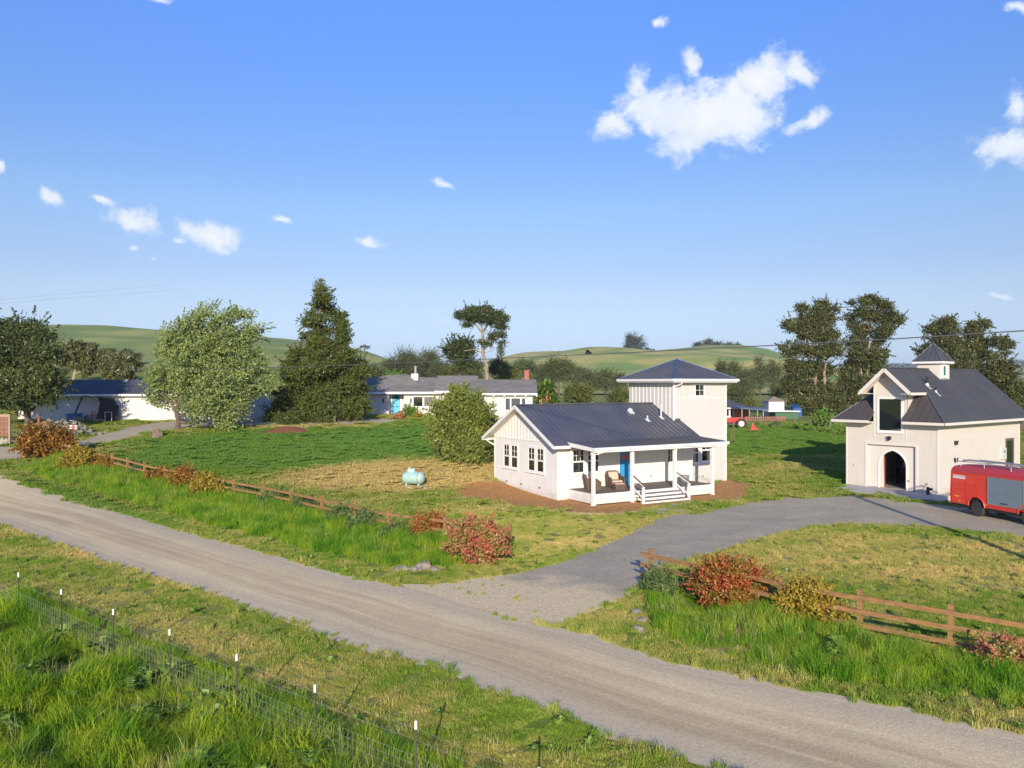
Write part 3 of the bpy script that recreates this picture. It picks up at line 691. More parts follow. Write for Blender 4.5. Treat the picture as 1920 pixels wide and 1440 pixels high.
for u_ in (1.92, 4.08, 5.93):
    q = MB(); q.M = Mg; q.b(u_-.2, u_+.2, .02, .032, .54, .70); vv = q.build('crawl_vent', trim, cot)
    q = MB(); q.M = Mg; q.b(u_-.15, u_+.15, .03, .037, .57, .67); q.build('grille', vinyl, vv)
d = MB(); d.M = Mf; d.b(4.62, 5.47, .02, .05, .74, 2.78)
door = d.build('door', bluem, cot)
d = MB(); d.M = Mf
for x0, x1, z0, z1 in ((4.70, 4.98, .9, 2.05), (5.10, 5.38, .9, 2.05)): d.b(x0, x1, .048, .056, z0, z1)
d.build('panel', mat('blue_door_panel', (.04, .32, .64), .35), door)
d = MB(); d.M = Mf
for i in range(3): d.b(4.72+i*.23, 4.90+i*.23, .05, .057, 2.28, 2.58)
d.build('pane', mat('red_glass', (.45, .14, .10), .15), door)
d = MB(); d.M = Mf; d.b(4.49, 4.62, .02, .07, .72, 2.9); d.b(5.47, 5.60, .02, .07, .72, 2.9); d.b(4.62, 5.47, .02, .07, 2.79, 2.9); d.build('door_casing', trim, door)
d = MB(); d.M = Mf; d.lathe((5.40, .09, 1.72), [(.03, 0), (.03, .05)], 8); d.build('handle', galv, door)
d = MB(); d.M = Mf; d.b(7.13, 7.23, .02, .05, 1.03, 1.17); d.build('outlet', mat('outlet', (.35, .34, .33), .6), cot)
d = MB(); d.M = Mf; d.b(10.66-1.9, 10.66-1.85, .02, .06, .75, 3.3); d.build('downpipe', trim, cot)
# porch deck, steps, posts, rails, roof
D0, D1_, DB, DT, DZ = .72, 9.95, -2.70, .715, .13
p = MB(); p.b(D0, D1_, DB, -.03, DT-.06, DT)
deck = p.build('porch_deck', deckm, cot)
p = MB()
for x in np.arange(D0+.14, D1_, .14): p.b(x-.004, x+.004, DB+.0, -.04, DT+.0005, DT+.0025)
p.build('board_gap', mat('board_gap', (.06, .05, .045), .9), deck)
p = MB(); p.b(D0, D1_, DB-.03, DB-.002, DZ, DT-.01); p.b(D0-.03, D0-.002, DB-.03, -.03, DZ, DT-.01); p.b(D1_+.002, D1_+.03, DB-.03, 0, DZ, DT-.01)
for z_ in (.32, .51): p.b(D0, D1_, DB-.036, DB-.03, z_-.006, z_+.0)
p.build('porch_skirt', white, cot)
st = MB(); sm_ = MB()
S0, S1 = 3.60, 7.02
for i in range(3):
    z_ = DT-.171*(i+1); y0 = DB-.03-.30*i
    sm_.b(S0, S1, y0-.30, y0-.002, z_-.171, z_-.042)
    st.b(S0-.02, S1+.02, y0-.325, y0-.001, z_-.04, z_)
sm_.b(S0, S1, DB-.062, DB-.033, DT-.15, DT-.045)
stair = sm_.build('steps', trim, cot); st.build('tread', deckm, stair)
for a_ in (.66, 3.49, 6.80, 9.92):
    q = MB(); q.b(a_-.09, a_+.09, -2.66-.09, -2.66+.09, .0, 3.10); q.b(a_-.12, a_+.12, -2.66-.12, -2.66+.12, -.12, .1)
    if a_ != 3.49: q.b(a_-.11, a_+.11, -2.66-.11, -2.66+.11, 2.96, 3.08)
    q.build('post', trim, cot)
for a_, a2 in ((3.52, 3.55), (6.88, 7.08)):
    q = MB(); q.b(a2-.06, a2+.06, -3.66, -3.54, -.05, 1.02); q.bar((a_, -2.60, DT+.92), (a2, -3.75, 1.04-.02), .05, .09); q.bar((a_, -2.66, DT+.22), (a2, -3.6, .36), .04, .08)
    rl = q.build('stair_rail', trim, cot)
    q = MB(); q.bar((a_, -2.58, DT+.98), (a2, -3.80, 1.06), .09, .03); q.build('handrail_cap', mat('handrail', (.10, .07, .055), .6), rl)
    q = MB()
    for t in (.2, .4, .6, .8):
        q.tube([Vector((a_, -2.66, DT+.22+(.70)*t)).lerp(Vector((a2, -3.6, .36+.66*t)), s_) for s_ in (0, 1)], .008, 5)
    q.build('cable', galv, rl)
pz = lambda b: 3.36+(b+2.94)*.066
PA0, PA1 = .53, AR
seam_p = ((PA0, -2.94, pz(-2.94)), (PA1, -2.94, pz(-2.94)), (PA1, -.32, pz(-.32)+.01), (PA0, -.32, pz(-.32)+.01))
proof = seam_roof('porch_roof', [(seam_p, (0, 1, .066))], cot, roofm, .40, .06)
q = MB(); q.b(PA0-.03, PA1, -3.02, -2.945, pz(-2.94)-.16, pz(-2.94)+.01); q.b(PA0-.03, PA1-.1, -2.94, -2.90, pz(-2.94)-.27, pz(-2.94)-.065)
q.slab([(PA0-.03, -2.94, 3.14), (PA0-.03, -2.94, 3.355), (PA0-.03, -.33, 3.54), (PA0-.03, -.33, 3.30)], (.028, 0, 0))
q.b(PA0+.1, 10.2, -2.74, -2.58, 3.03, 3.25)
q.tube([(PA0+.9, -2.98, 3.16), (PA0+.5, -2.85, 3.05), (PA0+.3, -2.76, 2.98)], .035)
q.build('porch_fascia', trim, cot)
q = MB(); q.slab([(PA0+.05, -2.88, 3.27), (PA1-.1, -2.88, 3.27), (PA1-.1, -.05, 3.44), (PA0+.05, -.05, 3.44)], (0, 0, .02)); q.build('porch_ceiling', white, cot)
for a_ in (1.9, 4.9, 8.0):
    q = MB(); q.lathe((a_, -1.4, 3.28), [(.07, 0), (.09, .05)], 12); q.build('ceiling_lamp', mat('lampdark', (.2, .17, .14), .5), cot)
# tower
t11 = grooved('grooved_siding', (.61, .595, .56), 0, .20)
t11b = grooved('grooved_siding_warm', (.645, .605, .54), 0, .20)
ZT = 7.12
q = MB(); q.b(AT, AT+L1, BP, BP+L2, -.6, ZT)
tw = q.build('tower_wall', t11, cot)
q = MB()
for k in range(1, 12): b_ = BP+k*.40; q.b(AT-.03, AT+.001, b_-.03, b_+.03, 3.4, ZT-.02)
q.b(AT-.035, AT+.0, BP-.03, BP+.10, 3.4, ZT-.01); q.b(AT+.0, AT+.10, BP-.035, BP, 3.6, ZT-.01); q.b(AT+L1-.10, AT+L1+.03, BP-.03, BP, -.5, ZT-.01)
q.b(AT+L1, AT+L1+.03, BP-.0, BP+.1, -.5, ZT-.01)
q.b(AT+.11, AT+L1-.11, BP-.012, BP, 6.0, 6.04); q.b(AT+.11, AT+L1-.11, BP-.012, BP, 3.30, 3.34)
q.build('corner_trim', trim, tw)
t_ = .56; xa, xb, ya, yb = AT-t_, AT+L1+t_, BP-t_, BP+L2+t_; xm, ym = (xa+xb)/2, (ya+yb)/2; ZA, ZE = 8.78, 7.34
crn = [(xa, ya, ZE), (xb, ya, ZE), (xb, yb, ZE), (xa, yb, ZE)]; ap = (xm, ym, ZA)
ups = [(0, 1, .5), (-1, 0, .5), (0, -1, .5), (1, 0, .5)]
tr_ = seam_roof('tower_roof', [((crn[i], crn[(i+1) % 4], ap), ups[i]) for i in range(4)], cot, roofm, .38, .05)
q = MB()
for i in range(4): q.bar(Vector(crn[i])+Vector((0, 0, .03)), Vector(ap)+Vector((0, 0, .03)), .14, .05)
q.build('hip_cap', mat('hip_cap_blue', (.04, .10, .24), .4, metal=.2), tr_)
q = MB(); s_ = .045
q.b(xa-s_, xb+s_, ya-.09, ya, ZE-.15, ZE+.01); q.b(xa-s_, xb+s_, yb, yb+.09, ZE-.15, ZE+.01); q.b(xa-.09, xa, ya-.088, yb+.088, ZE-.152, ZE+.008); q.b(xb, xb+.09, ya-.088, yb+.088, ZE-.152, ZE+.008)
q.b(xa+.02, xb-.02, ya+.02, yb-.02, ZT, ZT+.06); q.b(xa, xb, ya, ya+.018, ZT-.01, ZE-.06); q.b(xa, xa+.018, ya+.02, yb, ZT-.01, ZE-.06); q.b(xb-.018, xb, ya+.02, yb, ZT-.01, ZE-.06)
q.tube([(AT+.25, ya-.03, 7.2), (AT+.25, ya+.05, 7.02), (AT+.1, BP-.1, 6.85), (AT+.02, BP-.08, 6.8)], .045)
q.build('tower_fascia', trim, cot)
Mt = frame((0, BP, 0), (1, 0, 0), (0, -1, 0))
window(cot, Mt, 12.53, 13.38, 6.16, 6.98, cols=2, rows=2, split=0, casing=.04, base=.004)
window(cot, Mt, 13.13, 13.97, 1.62, 2.70, cols=2, rows=1, split=.28, casing=.07, base=.004)
window(cot, Mt, 12.30, 12.86, 1.55, 2.70, cols=1, rows=1, split=.38, casing=.07, base=.004)
q = MB(); q.M = Mt; q.b(13.05, 13.42, .004, .03, .53, .69); vv = q.build('crawl_vent', trim, cot)
q = MB(); q.M = Mt; q.b(13.1, 13.37, .03, .036, .56, .66); q.build('grille', vinyl, vv)

# porch furniture
def to_world(root_loc, th, a, b, z=0):
    return (root_loc[0]+math.cos(th)*a-math.sin(th)*b, root_loc[1]+math.sin(th)*a+math.cos(th)*b, z)
def armchair(loc, rz_, label):
    r = empty('armchair', loc, rz_, label, 'armchair', 'wicker armchairs on the porch')
    q = MB(); q.b(-.36, .36, -.34, .40, .0, .30)
    q.build('seat', wicker, r, bevel=.03)
    q = MB(); q.slab([(-.40, .30, .05), (.40, .30, .05), (.44, .46, .88), (.30, .50, .96), (-.30, .50, .96), (-.44, .46, .88)], (0, .10, .0)); q.build('backrest', wicker, r, bevel=.03)
    for s in (-1, 1):
        q = MB(); q.slab([(s*.36, -.42, 0), (s*.36, .42, 0), (s*.40, .46, .80), (s*.40, .20, .66), (s*.40, -.30, .62), (s*.38, -.45, .52)], (s*.11, 0, 0)); q.build('armrest', wicker, r, bevel=.03)
    q = MB(); q.b(-.33, .33, -.38, .26, .30, .44); q.build('seat_cushion', cush, r, bevel=.05)
    q = MB(); q.slab([(-.31, .16, .44), (.31, .16, .44), (.31, .34, .90), (-.31, .34, .90)], (0, .12, .0)); q.build('back_cushion', cush, r, bevel=.05)
    return r
wl = (2.706, 48.0)
armchair(to_world(wl, TH, 1.75, -1.15, DT), TH+math.radians(62), 'brown wicker armchair turned sideways behind the corner post of the porch')
armchair(to_world(wl, TH, 3.75, -.75, DT), TH-math.radians(14), 'brown wicker armchair with patterned cushions beside the blue door, facing the road')
r = empty('ottoman', to_world(wl, TH, 3.12, -1.85, DT), TH-.2, 'low wicker ottoman with a pinkish brown cushion in front of the armchairs', 'ottoman')
q = MB(); q.b(-.32, .32, -.26, .26, .0, .32); q.build('base', wicker, r, bevel=.02)
q = MB(); q.b(-.31, .31, -.25, .25, .32, .42); q.build('cushion', cushp, r, bevel=.04)
r = empty('planter', to_world(wl, TH, 9.2, -.9, DT), TH, 'round grey pot standing on the porch behind the right stair rail', 'pot')
q = MB(); q.lathe((0, 0, 0), [(.26, 0), (.34, .35), (.33, .42), (.28, .42), (.27, .36)], 18); q.build('pot', mat('greypot', (.24, .25, .25), .6), r, smooth=True)
q = MB(); q.b(5.7, 6.3, -2.2, -1.9, 0, .012)
q = MB(); q.b(-.42, .42, -.25, .25, 0, .015); o = q.build('door_mat', mat('matc', (.5, .47, .42), .9), None); o.location = to_world(wl, TH, 5.05, -.45, DT+.003); o.rotation_euler = (0, 0, TH); tag(o, 'small pale door mat on the porch below the blue door', 'door mat')

# ------------------------------------------------------------------ the barn-like workshop
TB = math.radians(37.916)
barn = empty('barn', (26.69, 50.5, 0), TB, 'cream barn with pointed arch doorway, steep charcoal metal roof and a roofed cupola', 'barn')
W, BR, BZ, BS, BE = 6.147, 3.0735, 8.048, .927, .634
bz = lambda b: BZ-BS*abs(b-BR)
BL, BREAR = 12.6, 13.0
bw = mat('cream_paint', (.665, .62, .555), .6)
q = MB(); mp_ = lambda u, n, z: (-n, u, z)
arch = []
b0, b1, zs_, za_ = 2.10, 3.88, 1.62, 2.62
for i in range(9):
    t = i/8; arch.append((b0+(.0)*t if i == 0 else b0+(BR-.08-b0)*(1-math.cos(t*math.pi/2)**1.0)**1.0*1.0, zs_+(za_-zs_)*math.sin(t*math.pi/2)))
mid = (b0+b1)/2
left = [(b0+(mid-b0)*(1-math.cos(t*math.pi/2*.86))/(1-math.cos(math.pi/2*.86)), zs_+(za_-zs_)*math.sin(t*math.pi/2*.86)/math.sin(math.pi/2*.86)) for t in np.linspace(0, 1, 10)]
right = [(b1-(x-b0), z) for x, z in reversed(left)][1:]
archp = [(b0, -.05)]+left+right+[(b1, -.05)]
rec = [(1.43, -.35), (1.43, 2.98), (4.66, 2.98), (4.66, -.35)]
plate(q, [(0, -.4), (0, 4.50), (2.0, 4.50), (2.0, bz(2.0)-.08), (BR, bz(BR)-.09), (4.2, bz(4.2)-.08), (4.2, 4.50), (W, 4.50), (W, -.4)], [[(1.43, .0), (1.43, 2.98), (4.66, 2.98), (4.66, .0)], [(2.33, 3.92), (2.33, 6.04), (3.84, 6.04), (3.84, 3.92)]], lambda u, n, z: (-n, u, z), .14)
q.b(.14, BL, 0, .14, -.4, 4.55); q.b(.14, BL, W-.14, W, -.4, 4.55)
q.slab([(BL, 0, -.4), (BL, W, -.4), (BL, W, bz(W)-.1), (BL, BR, bz(BR)-.1), (BL, 0, bz(0)-.1)], (-.14, 0, 0))
q.b(.002, 2.2, 2.0, 2.12, 4.6, bz(2.0)-.10); q.b(.002, 2.2, 4.08, 4.2, 4.6, bz(4.2)-.10)
bwall = q.build('wall', t11b, barn)
q = MB(); plate(q, [(1.30, .03), (1.30, 3.05), (4.80, 3.05), (4.80, .03)], [[(x, max(z, .0305)) for x, z in archp]], lambda u, n, z: (.16-n, u, z), .08)
gd = q.build('arch_panel', bw, barn)
q = MB(); pts = [(b0-.05, .0)]+[(x-.05*(1 if i == 0 else 0)-.04*(1-i/9), z+.05*(i/9)) for i, (x, z) in enumerate(left)]
for sgn in (0, 1):
    L_ = left if not sgn else [(b1-(x-b0), z) for x, z in left]
    ch = [((b0-.04) if not sgn else b1+.04, .04)]+[(x+(-.04 if not sgn else .04)*(1-.5*i/9), z+.05*i/9) for i, (x, z) in enumerate(L_)]
    for i in range(len(ch)-1): q.bar((.14, ch[i][0], ch[i][1]), (.14, ch[i+1][0], ch[i+1][1]), .09, .045, up=(1, 0, 0))
q.build('arch_trim', trim, barn)
q = MB(); q.b(-.62, .12, b1-.035, b1+.0, .08, 1.95); q.b(-.62, -.58, b1-.05, b1+.01, .08, 1.95)
q = MB()
q.slab([(.20, b1-.02, .08), (.20, b1-.02, 2.0), (.20, b1-.26, 2.28), (.20, b1-.30, .08)], (-.04, 0, 0)); dl = q.build('door_leaf', bw, barn)
q = MB(); q.b(.21, .30, b1-.32, b1-.25, .08, 2.25); q.build('jamb', mat('redbrown', (.25, .07, .045), .6), dl)
q = MB(); q.b(-.03, .0, 1.28, 1.43, .05, 3.13); q.b(-.03, .0, 4.66, 4.81, .05, 3.13); q.b(-.03, .0, 1.43, 4.66, 2.98, 3.13)
q.b(-.02, 0, -.0, .10, -.3, 4.49); q.b(-.02, 0, W-.1, W, -.3, 4.49); q.b(-.02, 0, 2.0, 2.08, 3.5, 6.7); q.b(-.02, 0, 4.12, 4.2, 3.5, 6.7); q.b(.0, .10, -.02, 0, -.3, 4.49); q.b(BL-.1, BL, -.02, 0, -.3, 4.49)
q.b(-.012, 0, 4.82, W-.1, 3.50, 3.53); q.b(-.012, 0, .1, 1.27, 3.50, 3.53); q.b(.1, BL-.1, -.012, 0, 3.50, 3.53)
q.build('wall_trim', bw, bwall)
Mb = frame((0, 0, 0), (0, 1, 0), (-1, 0, 0))
window(barn, Mb, 2.33, 3.84, 3.92, 6.04, cols=1, rows=1, split=0, casing=.11, base=.002, sash=.03)
q = MB(); q.M = Mb
for k in range(6): q.tube([(3.58+k*.035, -.12-.02*(k % 2), 3.95), (3.62+k*.03, -.12-.02*(k % 2), 6.0)], .022, 5)
Ms = frame((0, 0, 0), (1, 0, 0), (0, -1, 0))
def side_a(x): u = (x-CX)/FPX; return (50.5*u-26.69)/(.789-.6145*u)
window(barn, Ms, side_a(1886.5), side_a(1899), 1.35, 3.05, cols=1, rows=1, split=0, casing=.12, base=.004, ftrim=mat('dark_frame', (.13, .09, .06), .6))
q = MB(); q.M = Ms; q.b(side_a(1876), side_a(1883.5), .002, .14, 1.75, 2.55); mb_ = q.build('meter_box', mat('meter_grey', (.52, .56, .52), .5), barn)
q = MB(); q.M = Ms; q.lathe((side_a(1878.5), .17, 2.3), [(.09, -.04), (.09, .04)], 12, 'Y'); q.build('dial', galv, mb_)
def lantern(par, M, u_, z_, name='wall_lamp'):
    q = MB(); q.M = M; q.b(u_-.09, u_+.09, .002, .05, z_-.05, z_+.14); q.b(u_-.10, u_+.10, .05, .22, z_+.10, z_+.16); q.b(u_-.07, u_+.07, .06, .19, z_-.10, z_+.10); return q.build(name, darkm, par)
lantern(barn, Mb, 3.10, 3.42); lantern(barn, Ms, side_a(1790), 3.20); lantern(barn, Ms, side_a(1789.5), 2.10)
for bb_ in ((5.55, 5.62, .002, .03, 1.45, 1.6), (.62, .72, .002, .09, .62, .76), (1.85, 1.95, -.13, -.06, .70, .82)):
    q = MB(); q.M = Mb; q.b(*bb_); q.build('outlet', mat('outlet_tan', (.45, .38, .30), .6), barn)
# roof
Sr = [(-.823, BR, BZ), (BREAR, BR, BZ), (BREAR, -BE, bz(-BE)), (-BE, -BE, bz(-BE)), (1.386, 1.386, bz(1.386)), (-.823, 1.386, bz(1.386))]
Sl = [(a, W-b, z) for a, b, z in Sr]
fz = lambda a: bz(-BE)+BS*(a+BE)
Fr = [(-BE, -BE, fz(-BE)), (-BE, 1.995, fz(-BE)), (1.386, 1.995, fz(1.386)), (1.386, 1.386, fz(1.386))]
Fl = [(a, W-b, z) for a, b, z in Fr]
broof = seam_roof('roof', [(Sr, (0, 1, BS)), (Sl, (0, -1, BS))], barn, roofb, .30, .08)
seam_roof('hip_roof', [(Fr, (1, 0, BS)), (Fl, (1, 0, BS))], barn, mat('hip_metal', (.095, .085, .08), .5, metal=.25), .48, .08)
q = MB(); q.bar((-.83, BR, BZ+.03), (BREAR, BR, BZ+.03), .2, .05)
for s in (0, 1):
    a0 = Vector((-BE, -BE, fz(-BE)+.03)); a1 = Vector((1.386, 1.386, fz(1.386)+.03))
    if s: a0.y = W-a0.y; a1.y = W-a1.y
    q.bar(a0, a1, .12, .05)
q.build('ridge_cap', roofb, broof)
q = MB()
for s in (0, 1):
    f_ = (lambda b: W-b) if s else (lambda b: b)
    e0 = bz(-BE)
    def bx(a0, a1, c0, c1, z0, z1): q.b(a0, a1, min(f_(c0), f_(c1)), max(f_(c0), f_(c1)), z0, z1)
    bx(-BE-.08, -BE, -BE-.078, 1.99 if not s else 1.93, e0-.19, e0-.02)
    bx(-BE-.08, BREAR, -BE-.08, -BE-.002, e0-.188, e0-.018)
    bx(-BE, -.0, -BE, 1.99 if not s else 1.93, e0-.20, e0-.17); bx(-BE, BREAR-.1, -BE, -.0, e0-.202, e0-.172)
    bx(-.86, 1.42, 1.386-.07, 1.386, bz(1.386)-.20, bz(1.386)-.03)
    bx(-.82, 1.3, 1.386, 2.0, bz(1.386)-.14, bz(1.386)-.11)
    q.bar((-.84, f_(BR), BZ-.11), (-.84, f_(1.386), bz(1.386)-.11), .04, .22); q.bar((BREAR, f_(BR), BZ-.10), (BREAR, f_(-BE), e0-.10), .04, .2)
    q.slab([(-.82, f_(BR), BZ-.10), (-.82, f_(1.386), bz(1.386)-.10), (0, f_(1.386), bz(1.386)-.10), (0, f_(BR), BZ-.10)], (0, 0, -.02))
q.build('fascia', bw, barn)
# cupola
CXb, CS, CO = 6.0, .762, .227
q = MB(); q.b(CXb-CS, CXb+CS, BR-CS, BR+CS, 6.9, 8.45); q.b(CXb-CS-.03, CXb+CS+.03, BR-CS-.03, BR-CS, 7.30, 7.36)
cup = q.build('cupola', bw, barn)
cz_, ca_ = 8.58, 9.86; k_ = CS+CO
crn = [(CXb-k_, BR-k_, cz_), (CXb+k_, BR-k_, cz_), (CXb+k_, BR+k_, cz_), (CXb-k_, BR+k_, cz_)]; ap = (CXb, BR, ca_)
seam_roof('cupola_roof', [((crn[i], crn[(i+1) % 4], ap), ups[i]) for i in range(4)], cup, roofb, .36, .04)
q = MB(); q.b(CXb-k_, CXb+k_, BR-k_, BR+k_, cz_-.16, cz_-.02)
for i in range(4): pass
q.build('cupola_fascia', trim, cup)
q = MB()
for i in range(4): q.bar(Vector(crn[i])+Vector((0, 0, .02)), Vector(ap)+Vector((0, 0, .02)), .09, .04)
q.lathe((CXb, BR, ca_-.08), [(.12, 0), (.06, .12), (.02, .2)], 8); q.build('hip_cap', roofb, cup)
window(cup, frame((0, BR-CS, 0), (1, 0, 0), (0, -1, 0)), CXb-.22, CXb+.22, 7.55, 8.28, cols=1, rows=1, split=0, casing=.09, base=.002, pane_mat=mat('green_pane', (.03, .12, .10), .1))
for px_, py_, hh, rr in ((1738, 722, .62, .07), (1755, 736, .40, .045)):
    # stand the flue pipe on the roof plane under that spot
    best = None
    for a_ in np.arange(0, 9, .05):
        for b_ in np.arange(-.6, 3, .05):
            X, Y, _ = to_world((26.69, 50.5), TB, a_, b_); z_ = bz(b_)
            e_ = (CX+FPX*X/Y-px_)**2+(CY+FPX*(7-z_)/Y-py_)**2
            if best is None or e_ < best[0]: best = (e_, a_, b_)
    _, a_, b_ = best; z_ = bz(b_)
    q = MB(); q.lathe((a_, b_, z_-.1), [(rr, 0), (rr, hh), (rr*1.3, hh), (rr*1.3, hh+.06)], 10); fl = q.build('flue', darkm, broof)
    q = MB(); q.box((a_, b_-.12, bz(b_-.12)+.02), (.26, .5, .03), M=Matrix.Rotation(math.atan(BS), 3, 'X')); q.lathe((a_, b_, z_-.05), [(rr*2.2, 0), (rr*1.2, .2)], 10); q.build('flashing', mat('flash', (.55, .53, .5), .6), fl)
# inside the arch
q = MB(); q.b(.16, BL-.2, .2, W-.2, -.02, .16); q.build('floor', mat('shop_floor', (.30, .26, .21), .9), barn)
r = empty('storage_rack', to_world((26.69, 50.5), TB, 3.0, 2.6, .16), TB, 'shadowy shelving with pale bins inside the arched doorway of the barn', 'shelving')
q = MB()
for z_ in (.5, 1.1, 1.7, 2.3): q.b(-.3, .3, -1.2, 1.5, z_, z_+.04)
for y_ in (-1.2, .1, 1.46): q.b(-.3, .3, y_, y_+.05, 0, 2.5)
q.build('frame', darkm, r)
R = random.Random(3)
for z_ in (.54, 1.14, 1.74, 0.02):
    y_ = -1.1
    while y_ < 1.3:
        s = R.uniform(.15, .4)
        if R.random() < .7: q = MB(); q.b(-.35, .2, y_, y_+s, z_+.005, z_+R.uniform(.15, .38)); q.build('bin', mat('bins', (.5, .48, .45), .6, col2=(.1, .14, .25), scale=3), r)
        y_ += s+.08
q = MB(); q.lathe((0, 0, 0), [(.10, 0), (.10, .42), (.06, .5)], 10); q.b(.0, .26, -.06, .06, .28, .44)
o = q.build('black_spotlight', darkm); X, Y, Z = G(1740, 930); o.location = (X, Y, Z+.06); tag(o, 'small black spotlight standing on the concrete pad before the cream barn wall', 'lamp')
q = MB(); pts = [G(1743+t*6, 925+1.2*math.sin(t*1.1)+t*.35) for t in range(9)]; q.tube([(x, y, z+.10) for x, y, z in pts], .015, 6); o = q.build('hose', darkm); tag(o, 'thin dark hose lying along the foot of the cream barn wall', 'hose')
# ------------------------------------------------------------------ houses behind
def XX(px, Y): return (px-CX)/FPX*Y
shing = mat('grey_shingle', (.20, .19, .175), .9, col2=(.15, .14, .13), scale=.9, stretch=(1, 1, 5), bump=.5, bscale=14)
shingd = mat('dark_shade_toned_shingle', (.075, .085, .105), .9, col2=(.05, .055, .07), scale=1.2, stretch=(1, 1, 5), bump=.5, bscale=14)  # on the garage, the cypress's shade is put into this dark colour
stucco = mat('white_stucco', (.60, .575, .55), .8, col2=(.57, .545, .52), scale=2)
def roof_block(mb, x0, x1, yf, yb, ze, zr, ov=.5, hipl=0, hipr=0, th=.12):
    ym = (yf+yb)/2; s = (zr-ze)/(ym-yf)
    zl = ze-s*ov
    f = [(x0-ov, yf-ov, zl), (x1+ov, yf-ov, zl), (x1+ov-hipr, ym, zr), (x0-ov+hipl, ym, zr)]
    b = [(x0-ov, yb+ov, zl), (x1+ov, yb+ov, zl), (x1+ov-hipr, ym, zr), (x0-ov+hipl, ym, zr)]
    mb.slab(f, (0, 0, -th)); mb.slab(b[::-1], (0, 0, -th))
    if hipl: mb.slab([f[0], f[3], b[0]], (0, 0, -th))
    if hipr: mb.slab([f[1], b[1], f[2]], (0, 0, -th))
    return zl
# garage wing on the left
Yg = 78.6
ga = empty('garage_building', (XX(15, Yg), Yg, 3.4), 0, 'long low white garage with sectional doors and shade-darkened shingle roof behind the trees at left', 'garage')
def lx(px, Y, root): return XX(px, Y)-root.location.x
q = MB(); x0, x1 = lx(80, Yg, ga), lx(470, Yg, ga)
q.b(x0, x1, 0, 7.2, -1, 2.62); q.b(0, x0+.2, 1.6, 6.9, -1, 2.55); q.slab([(x1, 0, 2.5), (x1, 7.2, 2.5), (x1, 3.6, 3.9)], (-.1, 0, 0)); ga_w = q.build('wall', stucco, ga)
q = MB(); roof_block(q, x0-4, x1, 0, 7.4, 2.72, 4.05, .45); q.build('roof', shingd, ga)
q = MB(); q.b(x0-4.4, x1+.5, -.52, -.46, 2.42, 2.62); q.build('fascia', trim, ga)
for i, (a, b_) in enumerate(((217, 311), (320, 412))):
    q = MB(); u0, u1 = lx(a, Yg, ga), lx(b_, Yg, ga)
    for k in range(4): q.b(u0, u1, -.03, -.001, .12+k*.535, .12+k*.535+.525)
    for k in range(1, 4): q.b(u0+(u1-u0)*k/4-.006, u0+(u1-u0)*k/4+.006, -.034, -.03, .12, 2.25)
    q.build('garage_door', mat('garage_door_white', (.64, .62, .60), .6), ga)
    q = MB(); q.b(u0-.12, u0-.01, -.05, -.001, .1, 2.36); q.b(u1+.01, u1+.12, -.05, -.001, .1, 2.36); q.b(u0-.01, u1+.01, -.05, -.001, 2.27, 2.36); q.build('door_casing', trim, ga)
q = MB(); q.b(lx(90.5, Yg, ga), lx(92.5, Yg, ga), -.12, -.001, 1.75, 2.1); q.build('wall_lamp', darkm, ga)
q = MB(); u0 = lx(96.5, Yg, ga); q.b(u0-.03, u0+.03, -.04, -.001, -.4, 2.4); q.build('downpipe', trim, ga)
for px_ in (114, 230):
    q = MB(); q.b(lx(px_, 81, ga)-.25, lx(px_, 81, ga)+.25, 2.9, 3.3, 3.8, 4.05); q.build('roof_vent', galv, ga)
# ranch house
Yr = 88.0
ra = empty('ranch_house', (XX(560, Yr), Yr, 3.45), 0, 'long white ranch house with light blue front door and grey shingle roof beyond the lawn', 'house')
L_ = lambda px, Y=Yr: lx(px, Y, ra)
q = MB()
q.b(L_(560), L_(729), 0, 7, -1, 2.62)
q.b(L_(729), L_(757), 1.3, 7, -1, 2.62); q.b(L_(757), L_(900), .02, 7, -1, 2.62); q.b(L_(900), L_(998), -1.2, 7, -1, 2.50)
ra_w = q.build('wall', stucco, ra)
q = MB(); roof_block(q, L_(540), L_(822), 0, 7.0, 2.80, 4.30, .5, hipl=2.5)
xm = L_(742); q.slab([(xm-2.6, 1.2, 3.3), (xm+2.6, 1.2, 3.3), (xm+.9, 3.3, 4.62), (xm-.9, 3.3, 4.62)], (0, 0, -.1)); q.slab([(xm+2.9, 2.5, 3.9), (xm+2.9, 3.6, 4.28), (xm+.8, 3.6, 4.62), (xm+.8, 3.0, 4.62)], (0, 0, -.1)); q.slab([(xm-2.9, 2.5, 3.9), (xm-2.9, 3.6, 4.28), (xm-.8, 3.6, 4.62), (xm-.8, 3.0, 4.62)], (0, 0, -.1))
q.slab([(xm-.9, 3.3, 4.62), (xm+.9, 3.3, 4.62), (xm+2.6, 5.4, 3.4), (xm-2.6, 5.4, 3.4)], (0, 0, -.1))
rr_ = q.build('roof', shing, ra)
q = MB(); roof_block(q, L_(824), L_(886), -.15, 6.6, 2.92, 4.50, .5); q.build('roof', mat('grey_shingle_light', (.22, .21, .195), .9, col2=(.17, .16, .15), scale=.9, stretch=(1, 1, 5), bump=.5, bscale=14), ra)
q = MB(); roof_block(q, L_(886), L_(999), -1.2, 5.6, 2.66, 4.05, .45); q.build('roof', shing, ra)
q = MB(); q.b(L_(540)-.5, L_(822)+.4, -.56, -.5, 2.46, 2.70); q.b(L_(824)-.5, L_(886)+.5, -.72, -.66, 2.55, 2.80); q.b(L_(886)-.45, L_(999)+.45, -1.72, -1.66, 2.35, 2.56)
for k in range(6): x = L_(905)+k*1.15; q.b(x, x+.14, -1.65, -1.2, 2.20, 2.36)
q.build('fascia', trim, ra)
Mr = frame((0, 1.3, 0), (1, 0, 0), (0, -1, 0))
